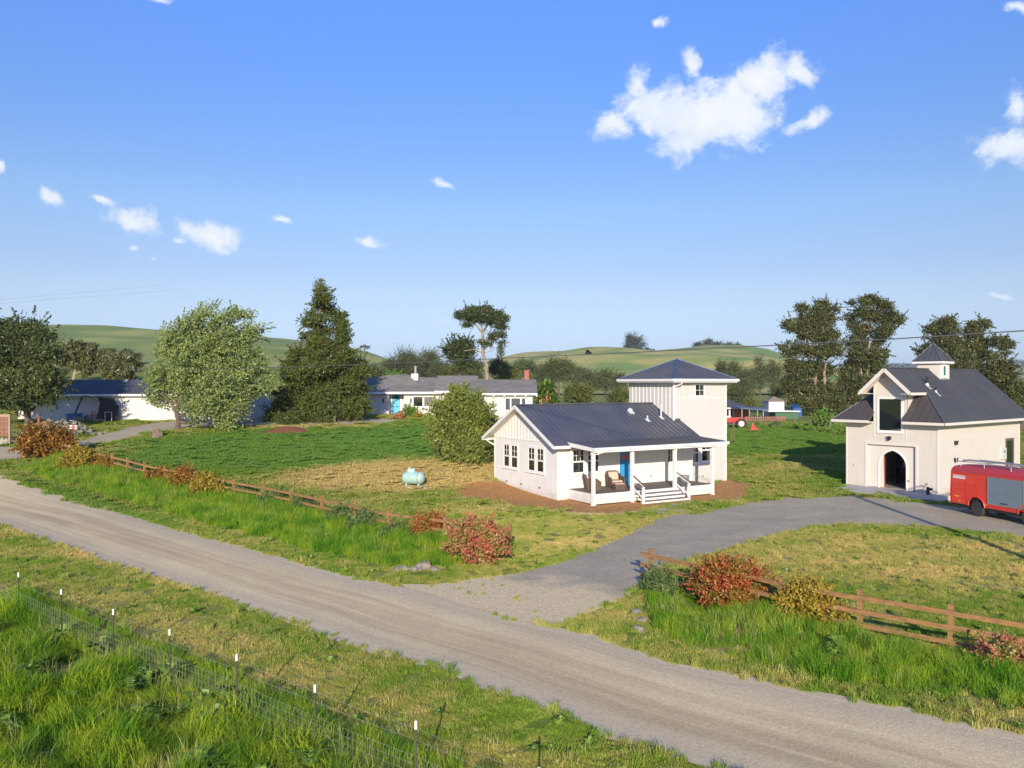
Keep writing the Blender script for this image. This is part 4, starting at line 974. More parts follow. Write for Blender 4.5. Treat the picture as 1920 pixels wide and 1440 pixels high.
q = MB(); q.M = Mr; q.b(L_(735.5, 89.3), L_(750.5, 89.3), .004, .05, .3, 2.32); dr = q.build('door', lblue, ra)
q = MB(); q.M = Mr
c0 = (L_(735.5, 89.3)+L_(750.5, 89.3))/2
for i in range(5): a = math.radians(18+36*i); q.slab([(c0+.08*math.cos(a-.2), .05, 1.95+.08*math.sin(a-.2)), (c0+.08*math.cos(a+.2), .05, 1.95+.08*math.sin(a+.2)), (c0+.30*math.cos(a+.25), .05, 1.95+.26*math.sin(a+.25)), (c0+.30*math.cos(a-.25), .05, 1.95+.26*math.sin(a-.25))], (0, .01, 0))
q.build('fan_light', glass, dr)
q = MB(); q.M = Mr
for z0, z1 in ((.45, 1.05), (1.15, 1.75)):
    for s in (-1, 1): q.b(c0+s*.22-.13, c0+s*.22+.13, .05, .058, z0, z1)
q.build('door_panel', mat('light_blue_panel', (.09, .46, .66), .4), dr)
q = MB(); q.M = Mr; a, b_ = L_(735.5, 89.3), L_(750.5, 89.3); q.b(a-.16, a-.01, .004, .08, .3, 2.45); q.b(b_+.01, b_+.16, .004, .08, .3, 2.45); q.b(a-.01, b_+.01, .004, .08, 2.33, 2.45); q.build('door_casing', trim, dr)
q = MB(); q.b(L_(729.5), L_(756.5), -.6, 1.29, -.6, .28); q.b(L_(729), L_(757), -1.0, -.61, -.6, .12); q.build('doorstep', mat('tan_step', (.42, .35, .28), .9), ra)
Mw = frame((0, .02, 0), (1, 0, 0), (0, -1, 0))
wr = window(ra, Mw, L_(774.5), L_(793), 1.08, 2.20, cols=1, rows=1, split=0, casing=.05, base=.004)
window(ra, Mw, L_(794.5), L_(812), 1.08, 2.20, cols=1, rows=1, split=0, casing=.05, base=.004, pane_mat=mat('screen_grey', (.11, .10, .10), .5))
Mw2 = frame((0, -1.2, 0), (1, 0, 0), (0, -1, 0))
for a, b_ in ((947, 957), (958, 976), (977.5, 986)): window(ra, Mw2, L_(a, 86.8), L_(b_, 86.8), .72, 2.05, cols=1, rows=1, split=0, casing=.04, base=.004, pane_mat=mat('curtained_glass', (.07, .08, .085), .2))
for px_ in (719, 770.5): q = MB(); q.b(L_(px_)-.07, L_(px_)+.07, -.14, -.001, 1.55, 1.95); q.build('wall_lamp', darkm, ra)
q = MB(); q.b(L_(772.5, 91.5), L_(785.5, 91.5), 2.7, 3.7, 3.6, 4.72); ch = q.build('chimney', stucco, ra)
q = MB(); q.lathe((L_(779, 91.2), 3.2, 4.7), [(.16, 0), (.16, .75), (.22, .76), (.22, .86), (.05, .9)], 12); q.build('flue', galv, ch)
brick = mat('brick_red', (.42, .18, .11), .9, col2=(.30, .12, .08), scale=8, bump=.4)
q = MB(); q.b(L_(983.5, 90), L_(992, 90), 3.0, 3.9, 3.2, 5.10); q.b(L_(983, 90)-.03, L_(992.5, 90)+.03, 2.95, 3.95, 4.98, 5.08); q.build('brick_chimney', brick, ra)
# neighbour buildings to the right
def simple_house(name, px0, px1, Y, ztop, zr, zb, depth, wallm, roofm_, label, cat, hip=1.5, ov=.5):
    r = empty(name, (XX(px0, Y), Y, zb), 0, label, cat); L = lambda p: XX(p, Y)-r.location.x
    q = MB(); q.b(0, L(px1), 0, depth, -1, ztop-zb); q.build('wall', wallm, r)
    q = MB(); zl = roof_block(q, 0, L(px1), 0, depth, ztop-zb+.08, zr-zb, ov, hip, hip); q.build('roof', roofm_, r)
    q = MB(); q.b(-ov, L(px1)+ov, -ov-.06, -ov, zl-.16, zl+.03); q.build('fascia', trim, r); return r
nh = simple_house('neighbour_house', 1325, 1402, 130, 3.25, 4.55, .9, 8, mat('beige_wall', (.55, .50, .40), .8), shingd, 'low beige house with dark hipped roof beyond the red tractor', 'house', 3)
for a, b_ in ((1362, 1367), (1369, 1374), (1381, 1388)):
    window(nh, frame((0, 0, 0), (1, 0, 0), (0, -1, 0)), XX(a, 130)-nh.location.x, XX(b_, 130)-nh.location.x, .9, 2.0, cols=1, rows=1, split=0, casing=.06, base=.004)
cp = empty('carport', (XX(1391, 124), 124, 1.2), 0, 'open carport with flat blue grey roof and red boards inside beside the beige house', 'carport'); L = lambda p: XX(p, 124)-cp.location.x
q = MB(); q.slab([(L(1388), 0, 2.0), (L(1440), 0, 1.75), (L(1440), 5, 1.95), (L(1388), 5, 2.2)], (0, 0, .12)); q.build('roof', mat('blue_sheet', (.10, .13, .20), .6), cp)
for p_ in (1392, 1406, 1421, 1432): q = MB(); q.b(L(p_)-.07, L(p_)+.07, .2, .34, -.8, 1.9); q.build('post', mat('dull_post', (.30, .27, .23), .8), cp)
q = MB(); q.b(L(1392), L(1420), 4.5, 4.7, -.8, 1.7); q.build('back_wall', mat('red_boards', (.35, .12, .07), .8), cp)
sh = empty('shed', (XX(1441.5, 128), 128, 1.3), 0, 'tall plain white shed with low pyramid roof beside the flat green roofed lean-to', 'shed'); L = lambda p: XX(p, 128)-sh.location.x
q = MB(); q.b(0, L(1470.5), 0, 2.6, -.5, 2.95); q.build('wall', stucco, sh)
q = MB(); w_ = L(1470.5); q.add([(-.2, -.2, 2.95), (w_+.2, -.2, 2.95), (w_+.2, 2.8, 2.95), (-.2, 2.8, 2.95), (w_/2, 1.3, 3.75)], [(0, 1, 4), (1, 2, 4), (2, 3, 4), (3, 0, 4), (3, 2, 1, 0)]); q.build('roof', mat('brown_roof', (.24, .20, .15), .9), sh)
ln = empty('lean_to', (XX(1440, 125), 125, 1.2), 0, 'low green lean-to with flat white edged roof right of the white shed', 'shed'); L = lambda p: XX(p, 125)-ln.location.x
q = MB(); q.b(L(1455), L(1498), .2, 3, -.5, 1.4); q.build('wall', mat('green_boards', (.06, .14, .08), .8), ln)
q = MB(); q.b(L(1440), L(1500), -.2, 3.2, 1.5, 1.64); q.build('roof', trim, ln)
q = MB(); q.slab([(0, 0, 0), (.8, 0, .15), (1.5, 0, .0), (1.4, 1.6, .5), (.8, 1.6, .75), (.2, 1.6, .55)], (0, 0, -1.6)); o = q.build('tarpaulin', mat('blue_tarp', (.01, .08, .24), .6)); o.location = (XX(1487, 135), 135, 2.9); tag(o, 'bright blue tarpaulin over a heap under the tall eucalyptus', 'tarpaulin')
# picket fence
pf = empty('picket_fence', (XX(1398, 118), 118, 1.25), 0, 'reddish brown picket fence in front of the white shed', 'fence')
pkm = mat('picket_red', (.30, .13, .09), .8)
q = MB(); Ltot = XX(1476, 118)-XX(1398, 118)
for k in range(int(Ltot/.28)): q.b(k*.28, k*.28+.15, 0, .03, .05, 1.02)
q.build('pickets', pkm, pf)
q = MB(); q.b(0, Ltot, .03, .07, .2, .28); q.b(0, Ltot, .03, .07, .8, .88); q.build('rail', pkm, pf)
q = MB(); q.b(0, Ltot, .5, .54, .0, .85); 

# ------------------------------------------------------------------ red van
VR = math.radians(-73.5)
vx, vy, vz = 24.42, 42.45, .05
van = empty('van', (vx, vy, vz), VR, 'old red fire service van with grey roller shutter and roof ladder by the barn', 'van')
red = mat('van_red', (.80, .045, .02), .35, col2=(.70, .05, .03), scale=1.5, coat=.25, grime=.35)
redr = mat('van_roof_faded', (.42, .055, .075), .6, col2=(.50, .04, .05), scale=1.2)
VW = 2.05
def arc(cx, r, n=12, base=.52): return [(cx-r, base)]+[(cx+r*math.cos(math.pi-math.pi*i/n), base+.0+r*1.0*math.sin(math.pi*i/n)) for i in range(1, n)]+[(cx+r, base)]
sidepoly = [(-1.76, .52)]+arc(0, .50)+arc(3.0, .50)+[(3.9, .52), (3.95, 1.35), (3.45, 2.2), (-1.66, 2.2)]
q = MB()
def vm(y): return lambda u, n, z: (u, y+(-n if y < 1 else n), z)
plate(q, sidepoly, [], lambda u, n, z: (u, -n, z), .03); plate(q, sidepoly, [], lambda u, n, z: (u, VW+n, z), .03)
q.slab([(-1.76, .03, .52), (-1.76, VW-.03, .52), (-1.66, VW-.03, 2.2), (-1.66, .03, 2.2)], (.03, 0, 0))
q.slab([(3.92, .03, .52), (3.92, VW-.03, .52), (3.94, VW-.03, 1.35), (3.94, .03, 1.35)], (-.03, 0, 0))
secs = [(-1.66, 2.2), (-1.64, 2.2)]
def ring(x, dz=0): return [(x, 0, 2.2), (x+.02, .02, 2.34+dz*.3), (x+.06, .10, 2.45+dz*.6), (x+.1, .26, 2.53+dz), (x+.1, VW/2, 2.56+dz), (x+.1, VW-.26, 2.53+dz), (x+.06, VW-.10, 2.45+dz*.6), (x+.02, VW-.02, 2.34+dz*.3), (x, VW, 2.2)]
body = q.build('body', red, van)
q = MB(); rs = [ring(-1.66), ring(-.8, .03), ring(1, .05), ring(2.6, .04), [(x-.35*(z-2.2), y, z) for x, y, z in ring(3.35)]]
vs = [p for r_ in rs for p in r_]; fs = []
for i in range(len(rs)-1):
    for j in range(8): fs.append((i*9+j, i*9+j+1, (i+1)*9+j+1, (i+1)*9+j))
fs.append(tuple(range(8, -1, -1))); fs.append(tuple(4*9+j for j in range(9)))
q.add(vs, fs); q.build('van_roof', redr, van, smooth=False)
q = MB()
for z_ in (1.98, 1.62, 1.30): q.b(-1.70, .68, -.012, .0, z_-.012, z_+.012)
q.b(-1.66, 3.4, -.02, 0, 2.18, 2.215); q.b(.70, 2.8, -.02, 0, .66, .70)
q.build('body_rib', red, body)
q = MB()
for x_ in (-.70, -1.62, .67, 2.83): q.b(x_-.006, x_+.006, -.004, .0, .60, 2.16)
q.b(2.84, 3.5, -.004, 0, 1.40, 1.41); q.b(-1.66, 2.8, -.004, 0, .565, .575)
q.build('door_seam', darkm, body)
q = MB(); q.b(2.92, 3.08, -.04, 0, 1.24, 1.28); q.b(-1.2, -1.0, -.03, 0, 1.10, 1.13); q.build('door_handle', galv, van)
q = MB()
for y_ in (.5, 1.55): q.b(-1.80, -1.72, y_-.3, y_+.3, 1.45, 2.0)
q.build('rear_window', glass, van)
for cx_ in (0, 3.0):
    q = MB(); pts = [(cx_+.52*math.cos(math.pi-math.pi*i/14), -.015, .50+.52*math.sin(math.pi*i/14)) for i in range(15)]; q.tube(pts, .028, 6); q.build('wheel_arch', red, van)
    q = MB(); q.b(cx_-.46, cx_+.46, .12, .9, .52, 1.04); q.b(cx_-.46, cx_+.46, VW-.9, VW-.12, .52, 1.04); q.build('wheel_housing', darkm, van)
q = MB(); q.b(-1.70, 3.85, .10, VW-.10, .36, .56); q.build('chassis', darkm, van)
for cx_ in (0, 3.0):
    for y_ in (.03, VW-.25):
        q = MB(); q.lathe((cx_, y_, .40), [(.24, .0), (.36, .0), (.40, .04), (.40, .18), (.36, .22), (.24, .22)], 26, 'Y')
        wh = q.build('wheel', blackm, van)
        q = MB(); q.lathe((cx_, y_, .40), [(.24, .02), (.22, .03), (.20, .08), (.10, .08), (.09, .02), (.05, .0)], 18, 'Y'); q.build('rim', mat('rim_grey', (.10, .10, .10), .5, metal=.4), wh)
    if cx_ == 0:
        for y_ in (.30, VW-.5): q = MB(); q.lathe((cx_, y_, .40), [(.3, .0), (.40, .04), (.40, .16), (.3, .2)], 24, 'Y'); q.build('wheel', blackm, van)
shm = mat('shutter_grey', (.27, .33, .38), .5, metal=.3, col2=(.24, .30, .34), scale=2)
q = MB(); q.b(.74, 2.76, -.012, .0, .78, 2.12); 
for k in range(22): z_ = .80+k*.06; q.b(.78, 2.72, -.020, -.010, z_, z_+.05)
shut = q.build('roller_shutter', shm, van)
q = MB(); q.b(.70, .745, -.03, 0, .74, 2.16); q.b(2.755, 2.80, -.03, 0, .74, 2.16); q.b(.745, 2.755, -.03, 0, 2.12, 2.16); q.b(.745, 2.755, -.03, 0, .74, .78); q.build('shutter_frame', galv, shut)
q = MB(); q.b(1.5, 1.9, -.04, -.02, .86, .90); q.build('handle', darkm, shut)
q = MB(); q.b(-1.52, -.72, -.008, .0, 1.86, 2.04); q.build('white_stripe', mat('van_white', (.78, .78, .76), .5), van)
amb = mat('amber', (.9, .32, .02), .3)
for x_, z_ in ((-1.1, .66), (.62, .68)): q = MB(); q.b(x_-.06, x_+.06, -.03, 0, z_-.025, z_+.025); q.build('side_marker', amb, van)
q = MB(); q.b(-1.86, -1.72, -.02, .22, .58, .84); q.b(-1.86, -1.72, VW-.22, VW+.02, .58, .84); q.build('tail_lamp', mat('lamp_white', (.8, .78, .75), .4), van)
q = MB(); q.b(-1.92, -1.78, .1, VW-.1, .44, .54); q.build('rear_bumper', galv, van)
q = MB(); q.b(-.56, -.53, .05, .32, .26, .62); q.build('mud_flap', darkm, van)
tx = bpy.data.curves.new('lettering', 'FONT'); tx.body = 'Ziegler'; tx.size = .13; tx.extrude = .003; tx.shear = .25
to = bpy.data.objects.new('lettering', tx); COL.objects.link(to); to.parent = van; to.location = (-1.45, -.012, .88); to.rotation_euler = (math.radians(90), 0, 0)
tme = bpy.data.meshes.new_from_object(to); tme.materials.clear(); tme.materials.append(mat('yellow_letters', (.9, .55, .02), .5)); bpy.data.objects.remove(to); to = bpy.data.objects.new('lettering', tme); COL.objects.link(to); to.parent = van; to.location = (-1.45, -.012, .88); to.rotation_euler = (math.radians(90), 0, 0)
q = MB()
for y_ in (.35, .72): q.bar((-1.2, y_, 2.84), (2.3, y_, 2.88), .05, .06)
for k in range(12): q.bar((-1.1+k*.29, .35, 2.85), (-1.1+k*.29, .72, 2.85), .03)
ladder = q.build('roof_ladder', galv, van)
q = MB()
for x_ in (-1.2, .3, 1.9):
    for y_ in (.2, 1.85): q.tube([(x_, y_, 2.45), (x_, y_, 2.78)], .018, 6)
    q.tube([(x_, .15, 2.78), (x_, 1.9, 2.78)], .02, 6)
q.tube([(-1.5, .2, 2.75), (-1.5, 1.85, 2.75)], .018, 6); q.tube([(-1.5, .2, 2.45), (-1.5, .2, 2.95)], .015, 6); q.tube([(-1.5, .2, 2.77), (2.5, .2, 2.77)], .018, 6); q.tube([(-1.5, 1.85, 2.77), (2.5, 1.85, 2.77)], .018, 6)
q.build('roof_rack', galv, van)
q = MB(); q.slab([(3.42, -.004, 2.12), (3.78, -.004, 1.5), (2.95, -.004, 1.5), (2.95, -.004, 2.12)], (0, .01, 0)); q.slab([(3.9, .15, 1.4), (3.9, VW-.15, 1.4), (3.48, VW-.15, 2.15), (3.48, .15, 2.15)], (.03, 0, .02)); q.build('cab_window', glass, van)
q = MB(); q.lathe((3.93, .35, .9), [(.12, 0), (.10, .05)], 14, 'X'); q.lathe((3.93, VW-.35, .9), [(.12, 0), (.10, .05)], 14, 'X'); q.build('headlight', mat('lampglass', (.7, .7, .7), .1), van)

# ------------------------------------------------------------------ tractor
Yt = 99.0
gz = hz(XX(1385, Yt), Yt)
tr = empty('tractor', (XX(1389, Yt), Yt, gz), math.radians(180-14), 'red compact tractor with cream wheel rims on the grass right of the tower', 'tractor')
tred = mat('tractor_red', (.60, .03, .02), .35)
q = MB(); q.b(-.3, 1.9, -.22, .22, .50, .75); q.build('chassis', darkm, tr)
q = MB(); q.slab([(.55, -.33, .75), (.55, .33, .75), (.55, .33, 1.32), (.55, -.33, 1.32)], (1.45, 0, -.08)); q.build('hood', tred, tr, bevel=.05)
q = MB(); q.b(2.0, 2.06, -.28, .28, .7, 1.2); q.build('grille', darkm, tr)
for s in (-1, 1):
    q = MB(); pts = [(-.05+.68*math.cos(a), 0, .60+.68*math.sin(a)) for a in np.linspace(.25, 2.7, 9)]
    for i in range(8): q.slab([(pts[i][0], s*.42, pts[i][2]), (pts[i+1][0], s*.42, pts[i+1][2]), (pts[i+1][0], s*.80, pts[i+1][2]), (pts[i][0], s*.80, pts[i][2])], (0, 0, .04))
    q.b(-.5, .5, min(s*.40, s*.44), max(s*.40, s*.44), .7, 1.2); q.build('fender', tred, tr)
    q = MB(); q.lathe((-.05, s*.62-.16, .60), [(.33, 0), (.55, .0), (.60, .05), (.60, .27), (.55, .32), (.33, .32)], 24, 'Y'); wh = q.build('rear_wheel', blackm, tr)
    q = MB(); q.lathe((-.05, s*.62-.17, .60), [(.05, -.02), (.12, -.02), (.14, .02), (.30, .03), (.34, .0), (.34, .34), (.05, .34)], 18, 'Y'); q.build('rim', mat('cream_rim', (.75, .66, .5), .5), wh)
    q = MB(); q.lathe((1.75, s*.55-.1, .36), [(.2, 0), (.34, .0), (.36, .03), (.36, .17), (.34, .2), (.2, .2)], 20, 'Y'); wh = q.build('front_wheel', blackm, tr)
    q = MB(); q.lathe((1.75, s*.55-.11, .36), [(.05, 0), (.2, .01), (.2, .21), (.05, .21)], 14, 'Y'); q.build('rim', mat('cream_rim', (1, 1, 1)), wh)
q = MB(); q.b(-.35, .15, -.24, .24, .95, 1.05); q.slab([(-.32, -.24, 1.05), (-.32, .24, 1.05), (-.42, .24, 1.42), (-.42, -.24, 1.42)], (-.06, 0, 0)); q.build('driver_seat', darkm, tr)
q = MB(); q.tube([(.55, 0, 1.25), (.40, 0, 1.45)], .02, 6); q.tube([(.38+.04*math.sin(a), .2*math.cos(a), 1.46+.17*math.sin(a)*.5) for a in np.linspace(0, 6.28, 16)], .015, 5); q.build('steering_wheel', darkm, tr)
q = MB()
for s in (-1, 1): q.bar((.75, s*.46, 1.15), (2.3, s*.46, .9), .08, .14); q.bar((2.3, s*.46, .9), (2.75, s*.46, .35), .08, .12); q.bar((.75, s*.46, .6), (.75, s*.46, 1.2), .08, .12)
q.slab([(2.75, -.7, .12), (2.75, .7, .12), (3.15, .7, .12), (3.15, -.7, .12)], (0, 0, .04)); q.slab([(2.72, -.7, .12), (2.72, .7, .12), (2.78, .7, .58), (2.78, -.7, .58)], (.04, 0, 0)); q.build('front_loader', tred, tr)
q = MB(); q.bar((-.5, -.3, .6), (-1.1, -.3, .45), .06); q.bar((-.5, .3, .6), (-1.1, .3, .45), .06); q.build('hitch', darkm, tr)
q = MB(); q.slab([(-.55, -.75, 0), (.55, -.75, 0), (.12, -.05, .62), (-.12, -.05, .62)], (0, .08, 0)); q.slab([(-.6, -.78, 0), (.6, -.78, 0), (.7, .4, 0), (-.7, .4, 0)], (0, 0, .16)); q.bar((0, 0, .1), (0, .1, .85), .12, .08)
o = q.build('mower_deck', mat('implement_red', (.70, .08, .06), .5)); X, Y, Z = XX(1412, 96), 96, hz(XX(1412, 96), 96); o.location = (X, Y, Z); tag(o, 'small bright red mower deck lying on the grass behind the tractor', 'mower deck')

# ------------------------------------------------------------------ propane tank
X, Y, Z = G(775, 913)
tk = empty('propane_tank', (X, Y, Z), math.radians(-14), 'pale mint green propane tank on small concrete feet on the dry patch of lawn', 'gas tank')
mint = mat('mint_paint', (.36, .54, .48), .5, col2=(.31, .48, .43), scale=3)
q = MB(); R_, H_ = .40, .70
prof = [(.02, -.76), (.16, -.74), (.29, -.68), (.37, -.58), (R_, -.46), (R_, .46), (.37, .58), (.29, .68), (.16, .74), (.02, .76)]
q.lathe((0, 0, .58), prof, 28, 'X'); tb = q.build('tank', mint, tk, smooth=True)
q = MB(); q.b(-.36, .12, -.14, .14, .94, 1.16); q.b(-.30, -.14, -.10, .10, 1.16, 1.24); q.b(-.04, .10, -.10, .10, 1.16, 1.22); q.build('valve_dome', mat('mint_light', (.42, .58, .54), .5), tk, bevel=.02)
for x_ in (-.42, .42):
    q = MB(); q.b(x_-.05, x_+.05, -.22, .22, .05, .26); q.build('leg', mint, tk)
q = MB(); q.lathe((.40, 0, .58), [(R_+.012, -.02), (R_+.012, .02)], 24, 'X'); q.build('band', mat('rust_band', (.25, .16, .10), .7), tk)
q = MB(); q.b(-.85, 1.05, -.42, .42, -.03, .05); o = q.build('tank_slab', concr); o.location = (X, Y, Z); o.rotation_euler = (0, 0, math.radians(-14)); tag(o, 'flat grey concrete slab under the mint green propane tank', 'slab')

# ------------------------------------------------------------------ rail fences
def rail_fence(pts, label, zt=1.25, rails=(.30, .66, 1.03), endover=(0, 0), w=.13):
    r = empty('rail_fence', (pts[0][0], pts[0][1], hz(*pts[0])), 0, label, 'fence', 'brown rail fences along the road')
    off = r.location
    P_ = [Vector((x, y, hz(x, y)))-off for x, y in pts]
    R = random.Random(len(pts))
    for i, p in enumerate(P_):
        q = MB(); t = (P_[min(i+1, len(P_)-1)]-P_[max(i-1, 0)]); a = math.atan2(t.y, t.x)
        q.box((p.x, p.y, p.z+zt/2-.1), (.13, .13, zt+.2), rz=a+R.uniform(-.03, .03)); q.build('post', wood, r)
    for k, rz_ in enumerate(rails):
        for i in range(len(P_)-1):
            a, b_ = P_[i], P_[i+1]; d = (b_-a).normalized(); nrm = Vector((d.y, -d.x, 0)).normalized()
            if nrm.y > 0: nrm = -nrm
            e0 = -.4 if (i == 0 and endover[0]) else -.02; e1 = .35 if (i == len(P_)-2 and endover[1]) else .02
            j = R.uniform(-.015, .015); g_ = .086+.001*(i % 2)
            q = MB(); q.bar(a+d*e0+nrm*g_+Vector((0, 0, rz_+j)), b_+d*e1+nrm*g_+Vector((0, 0, rz_+j)), .035, w); q.build('rail', wood, r)
    return r
f1 = [(-33.2, 59.6), (-31.3, 58.2), (-29.5, 56.9), (-27.6, 55.7), (-26.0, 54.6), (-24.3, 53.4), (-22.5, 52.3), (-20.7, 51.1), (-18.8, 49.8), (-16.6, 48.2), (-14.3, 46.3), (-12.06, 44.1), (-9.8, 41.6), (-7.75, 39.4), (-5.65, 37.0), (-2.9, 35.1), (-.09, 33.1)]
rail_fence(f1, 'brown rail fence running from the driveway mouth far back to the left along the lawn')
f2 = [(4.82, 28.05), (6.5, 25.9), (8.0, 24.0), (9.7, 22.5), (11.42, 21.0), (13.1, 19.5), (14.8, 18.0), (16.6, 16.5)]
rail_fence(f2, 'brown rail fence at the right of the driveway mouth in front of the mown island', zt=1.28, rails=(.30, .68, 1.06), endover=(1, 0))
# wire fence
tp = [(-17.0, 26.0), (-14.66, 24.0), (-12.3, 22.04), (-9.92, 20.1), (-7.82, 18.46), (-5.71, 16.76), (-3.67, 15.05), (-1.6, 13.44), (.39, 11.8), (2.4, 10.1)]
wf = empty('wire_fence', (tp[0][0], tp[0][1], 0), 0, 'wire mesh fence on white tipped steel posts before the tall meadow grass', 'fence')
off = Vector(wf.location); tpm = mat('tpost_steel', (.07, .06, .045), .6); wtip = mat('white_tip', (.85, .80, .66), .5)
for x, y in tp:
    q = MB(); q.b(x-.017-off.x, x+.017-off.x, y-.006-off.y, y+.006-off.y, -.2, 1.26); q.b(x-.006-off.x, x+.006-off.x, y-.03-off.y, y-.006-off.y, -.2, 1.26); tpo = q.build('post', tpm, wf)
    q = MB(); q.b(x-.02-off.x, x+.02-off.x, y-.032-off.y, y+.008-off.y, 1.26, 1.40); q.build('tip', wtip, tpo)
q = MB(); wire = []
for i in range(len(tp)-1):
    a, b_ = Vector((tp[i][0], tp[i][1], 0))-off, Vector((tp[i+1][0], tp[i+1][1], 0))-off
    for z_ in (.10, .24, .38, .52, .66, .80): q.tube([a+Vector((0, 0, z_)), a.lerp(b_, .5)+Vector((0, 0, z_-.015)), b_+Vector((0, 0, z_))], .0025, 3, cap=False)
    for k in range(1, 20): c_ = a.lerp(b_, k/20); q.tube([c_+Vector((0, 0, .07)), c_+Vector((0, 0, .80))], .0021, 3, cap=False)
q.build('wire_mesh', mat('wire', (.34, .35, .33), .5, metal=.3), wf)
q = MB()
for i in range(len(tp)-1):
    a, b_ = Vector((tp[i][0], tp[i][1], 0))-off, Vector((tp[i+1][0], tp[i+1][1], 0))-off
    for z_ in (1.08, 1.27): q.tube([a+Vector((0, 0, z_)), a.lerp(b_, .5)+Vector((0, 0, z_-.03)), b_+Vector((0, 0, z_))], .0032, 3, cap=False)
q.build('barbed_strand', mat('wire', (.4, .4, .4)), wf)
# far wire fence in the right field
ff = empty('field_fence', (XX(1425, 100), 100, 0), 0, 'sparse grey wire fence crossing the grass field behind the tractor', 'fence'); fo = Vector(ff.location)
fp = [G(1405, 797), G(1425.5, 799), G(1457, 801), G(1490, 803), G(1520, 806), G(1557, 809), G(1577, 811), G(1600, 813)]
greyp = mat('grey_post', (.20, .17, .14), .9)
for i, p in enumerate(fp): q = MB(); r_ = .05 if i != 5 else .10; q.tube([Vector(p)-fo-Vector((0, 0, .2)), Vector(p)-fo+Vector((0, 0, 1.25))], r_, 7); q.build('post', greyp, ff)
q = MB()
for z_ in (.4, .8, 1.15): q.tube([Vector(p)-fo+Vector((0, 0, z_)) for p in fp], .012, 4)
q.build('wire', greyp, ff)

# ------------------------------------------------------------------ things at the left edge
def at_px(px, py): x, y, z = G(px, py); return (x, y, z)
x, y, z = at_px(8, 836)
gp_ = empty('wooden_gate_panel', (x, y, z), 0, 'rust brown timber framed panel standing on a stone base at the left edge', 'gate panel')
q = MB(); q.b(-1.4, .38, -.04, .0, .75, 2.45); q.build('board', mat('rust_board', (.26, .115, .06), .8, col2=(.15, .07, .04), scale=3), gp_)
q = MB(); q.b(-1.4, .38, -.09, -.04, 2.30, 2.52); q.b(.38, .52, -.10, .04, -.1, 2.52)
for k in range(5): q.b(-1.2+k*.35, -1.17+k*.35, -.06, -.04, .75, 2.3)
for k in range(3): q.b(-1.4, .38, -.065, -.04, 1.1+k*.4, 1.13+k*.4)
q.build('timber_frame', mat('weathered_timber', (.34, .24, .16), .85), gp_)
q = MB()
for k in range(5): q.rock((-1.2+k*.36, -.1, .3), (.28, .25, .42), k)
q.build('stone_base', mat('pale_stone', (.42, .38, .30), .9, col2=(.3, .27, .2), scale=4), gp_)
def farm_gate(p0, p1, label):
    a, b_ = Vector(p0), Vector(p1); r = empty('farm_gate', a, math.atan2(b_.y-a.y, b_.x-a.x), label, 'gate', 'tubular steel farm gates'); L = (b_-a).length; dz = b_.z-a.z
    q = MB()
    for k in range(6): z_ = .15+k*.21; q.tube([(0, 0, z_), (L, 0, z_+dz)], .028, 6)
    for t in (0, .5, 1): q.tube([(L*t, 0, .12+dz*t), (L*t, 0, 1.25+dz*t)], .03, 6)
    q.build('gate_frame', mat('gate_steel', (.16, .18, .18), .5, metal=.5), r)
    for k in (0, 1):
        q = MB(); q.b(L*.62, L*.95, -.04, -.02, 1.12-k*.22+dz*.8, 1.24-k*.22+dz*.8); rf = q.build('reflector', mat('refl_white', (.8, .8, .78), .4), r)
        q = MB(); q.b(L*.74, L*.86, -.05, -.04, 1.12-k*.22+dz*.8, 1.24-k*.22+dz*.8); q.build('red_band', mat('refl_red', (.7, .03, .03), .4), rf)
farm_gate(at_px(19, 836), at_px(54, 835), 'tubular steel farm gate beside the rust brown panel, left of the orange bush')
farm_gate(at_px(106, 826), at_px(146, 825), 'tubular steel farm gate before the dry stone pile, right of the orange bush')
q = MB(); q.lathe((0, 0, -.2), [(.12, 0), (.12, 2.0), (.10, 2.04)], 14); o = q.build('rusty_post', mat('rust', (.32, .10, .045), .8, col2=(.2, .06, .03), scale=5)); o.location = at_px(73, 828); o.location.z += 0.2; tag(o, 'round rusty steel post rising behind the orange bush', 'post')
q = MB(); R = random.Random(5); base = Vector(at_px(140, 815))
for k in range(150):
    t = R.random(); x_ = -3.2+5.6*t; y_ = R.uniform(-.6, .8); hh = (1.25*math.sin(min(1, max(0, .15+t*1.0))*math.pi)**.6)*R.random()
    s_ = R.uniform(.16, .34); q.rock((x_, y_, .1+hh), (s_, s_*.8, s_*.6), k, n=1)
o = q.build('stone_pile', mat('field_stone', (.30, .28, .21), .95, col2=(.16, .15, .12), scale=2)); o.location = base; tag(o, 'heap of dry grey field stones beside the gravel lane', 'stone heap', kind='stuff')
# garden swing with canopy, junk
x, y, z = at_px(192, 789)
sw = empty('canopy_swing', (x, y, z), math.radians(8), 'black garden swing with leaning canopy in front of the garage', 'garden swing')
blk = mat('canopy_black', (.025, .024, .03), .8)
q = MB(); q.slab([(.1, -.7, 2.25), (1.35, -.75, 2.15), (1.75, -.8, .15), (-.25, -.8, .15)], (0, .12, 0)); q.slab([(.0, -.6, .1), (1.6, -.7, .1), (1.4, .5, 2.2), (.15, .5, 2.2)], (0, .04, 0)); q.build('canopy', blk, sw)
q = MB(); q.bar((-1.5, -.6, 2.42), (.1, -.7, 2.28), .7, .06); q.bar((-1.55, -.7, 2.4), (-2.2, -.8, .7), .12, .12); q.bar((-.35, .2, 2.3), (-.1, .2, 1.1), .12, .12); q.build('frame', blk, sw)
def junk(name, px, py, fn, mt, label, cat):
    q = MB(); fn(q); o = q.build(name, mt); o.location = at_px(px, py); tag(o, label, cat); return o
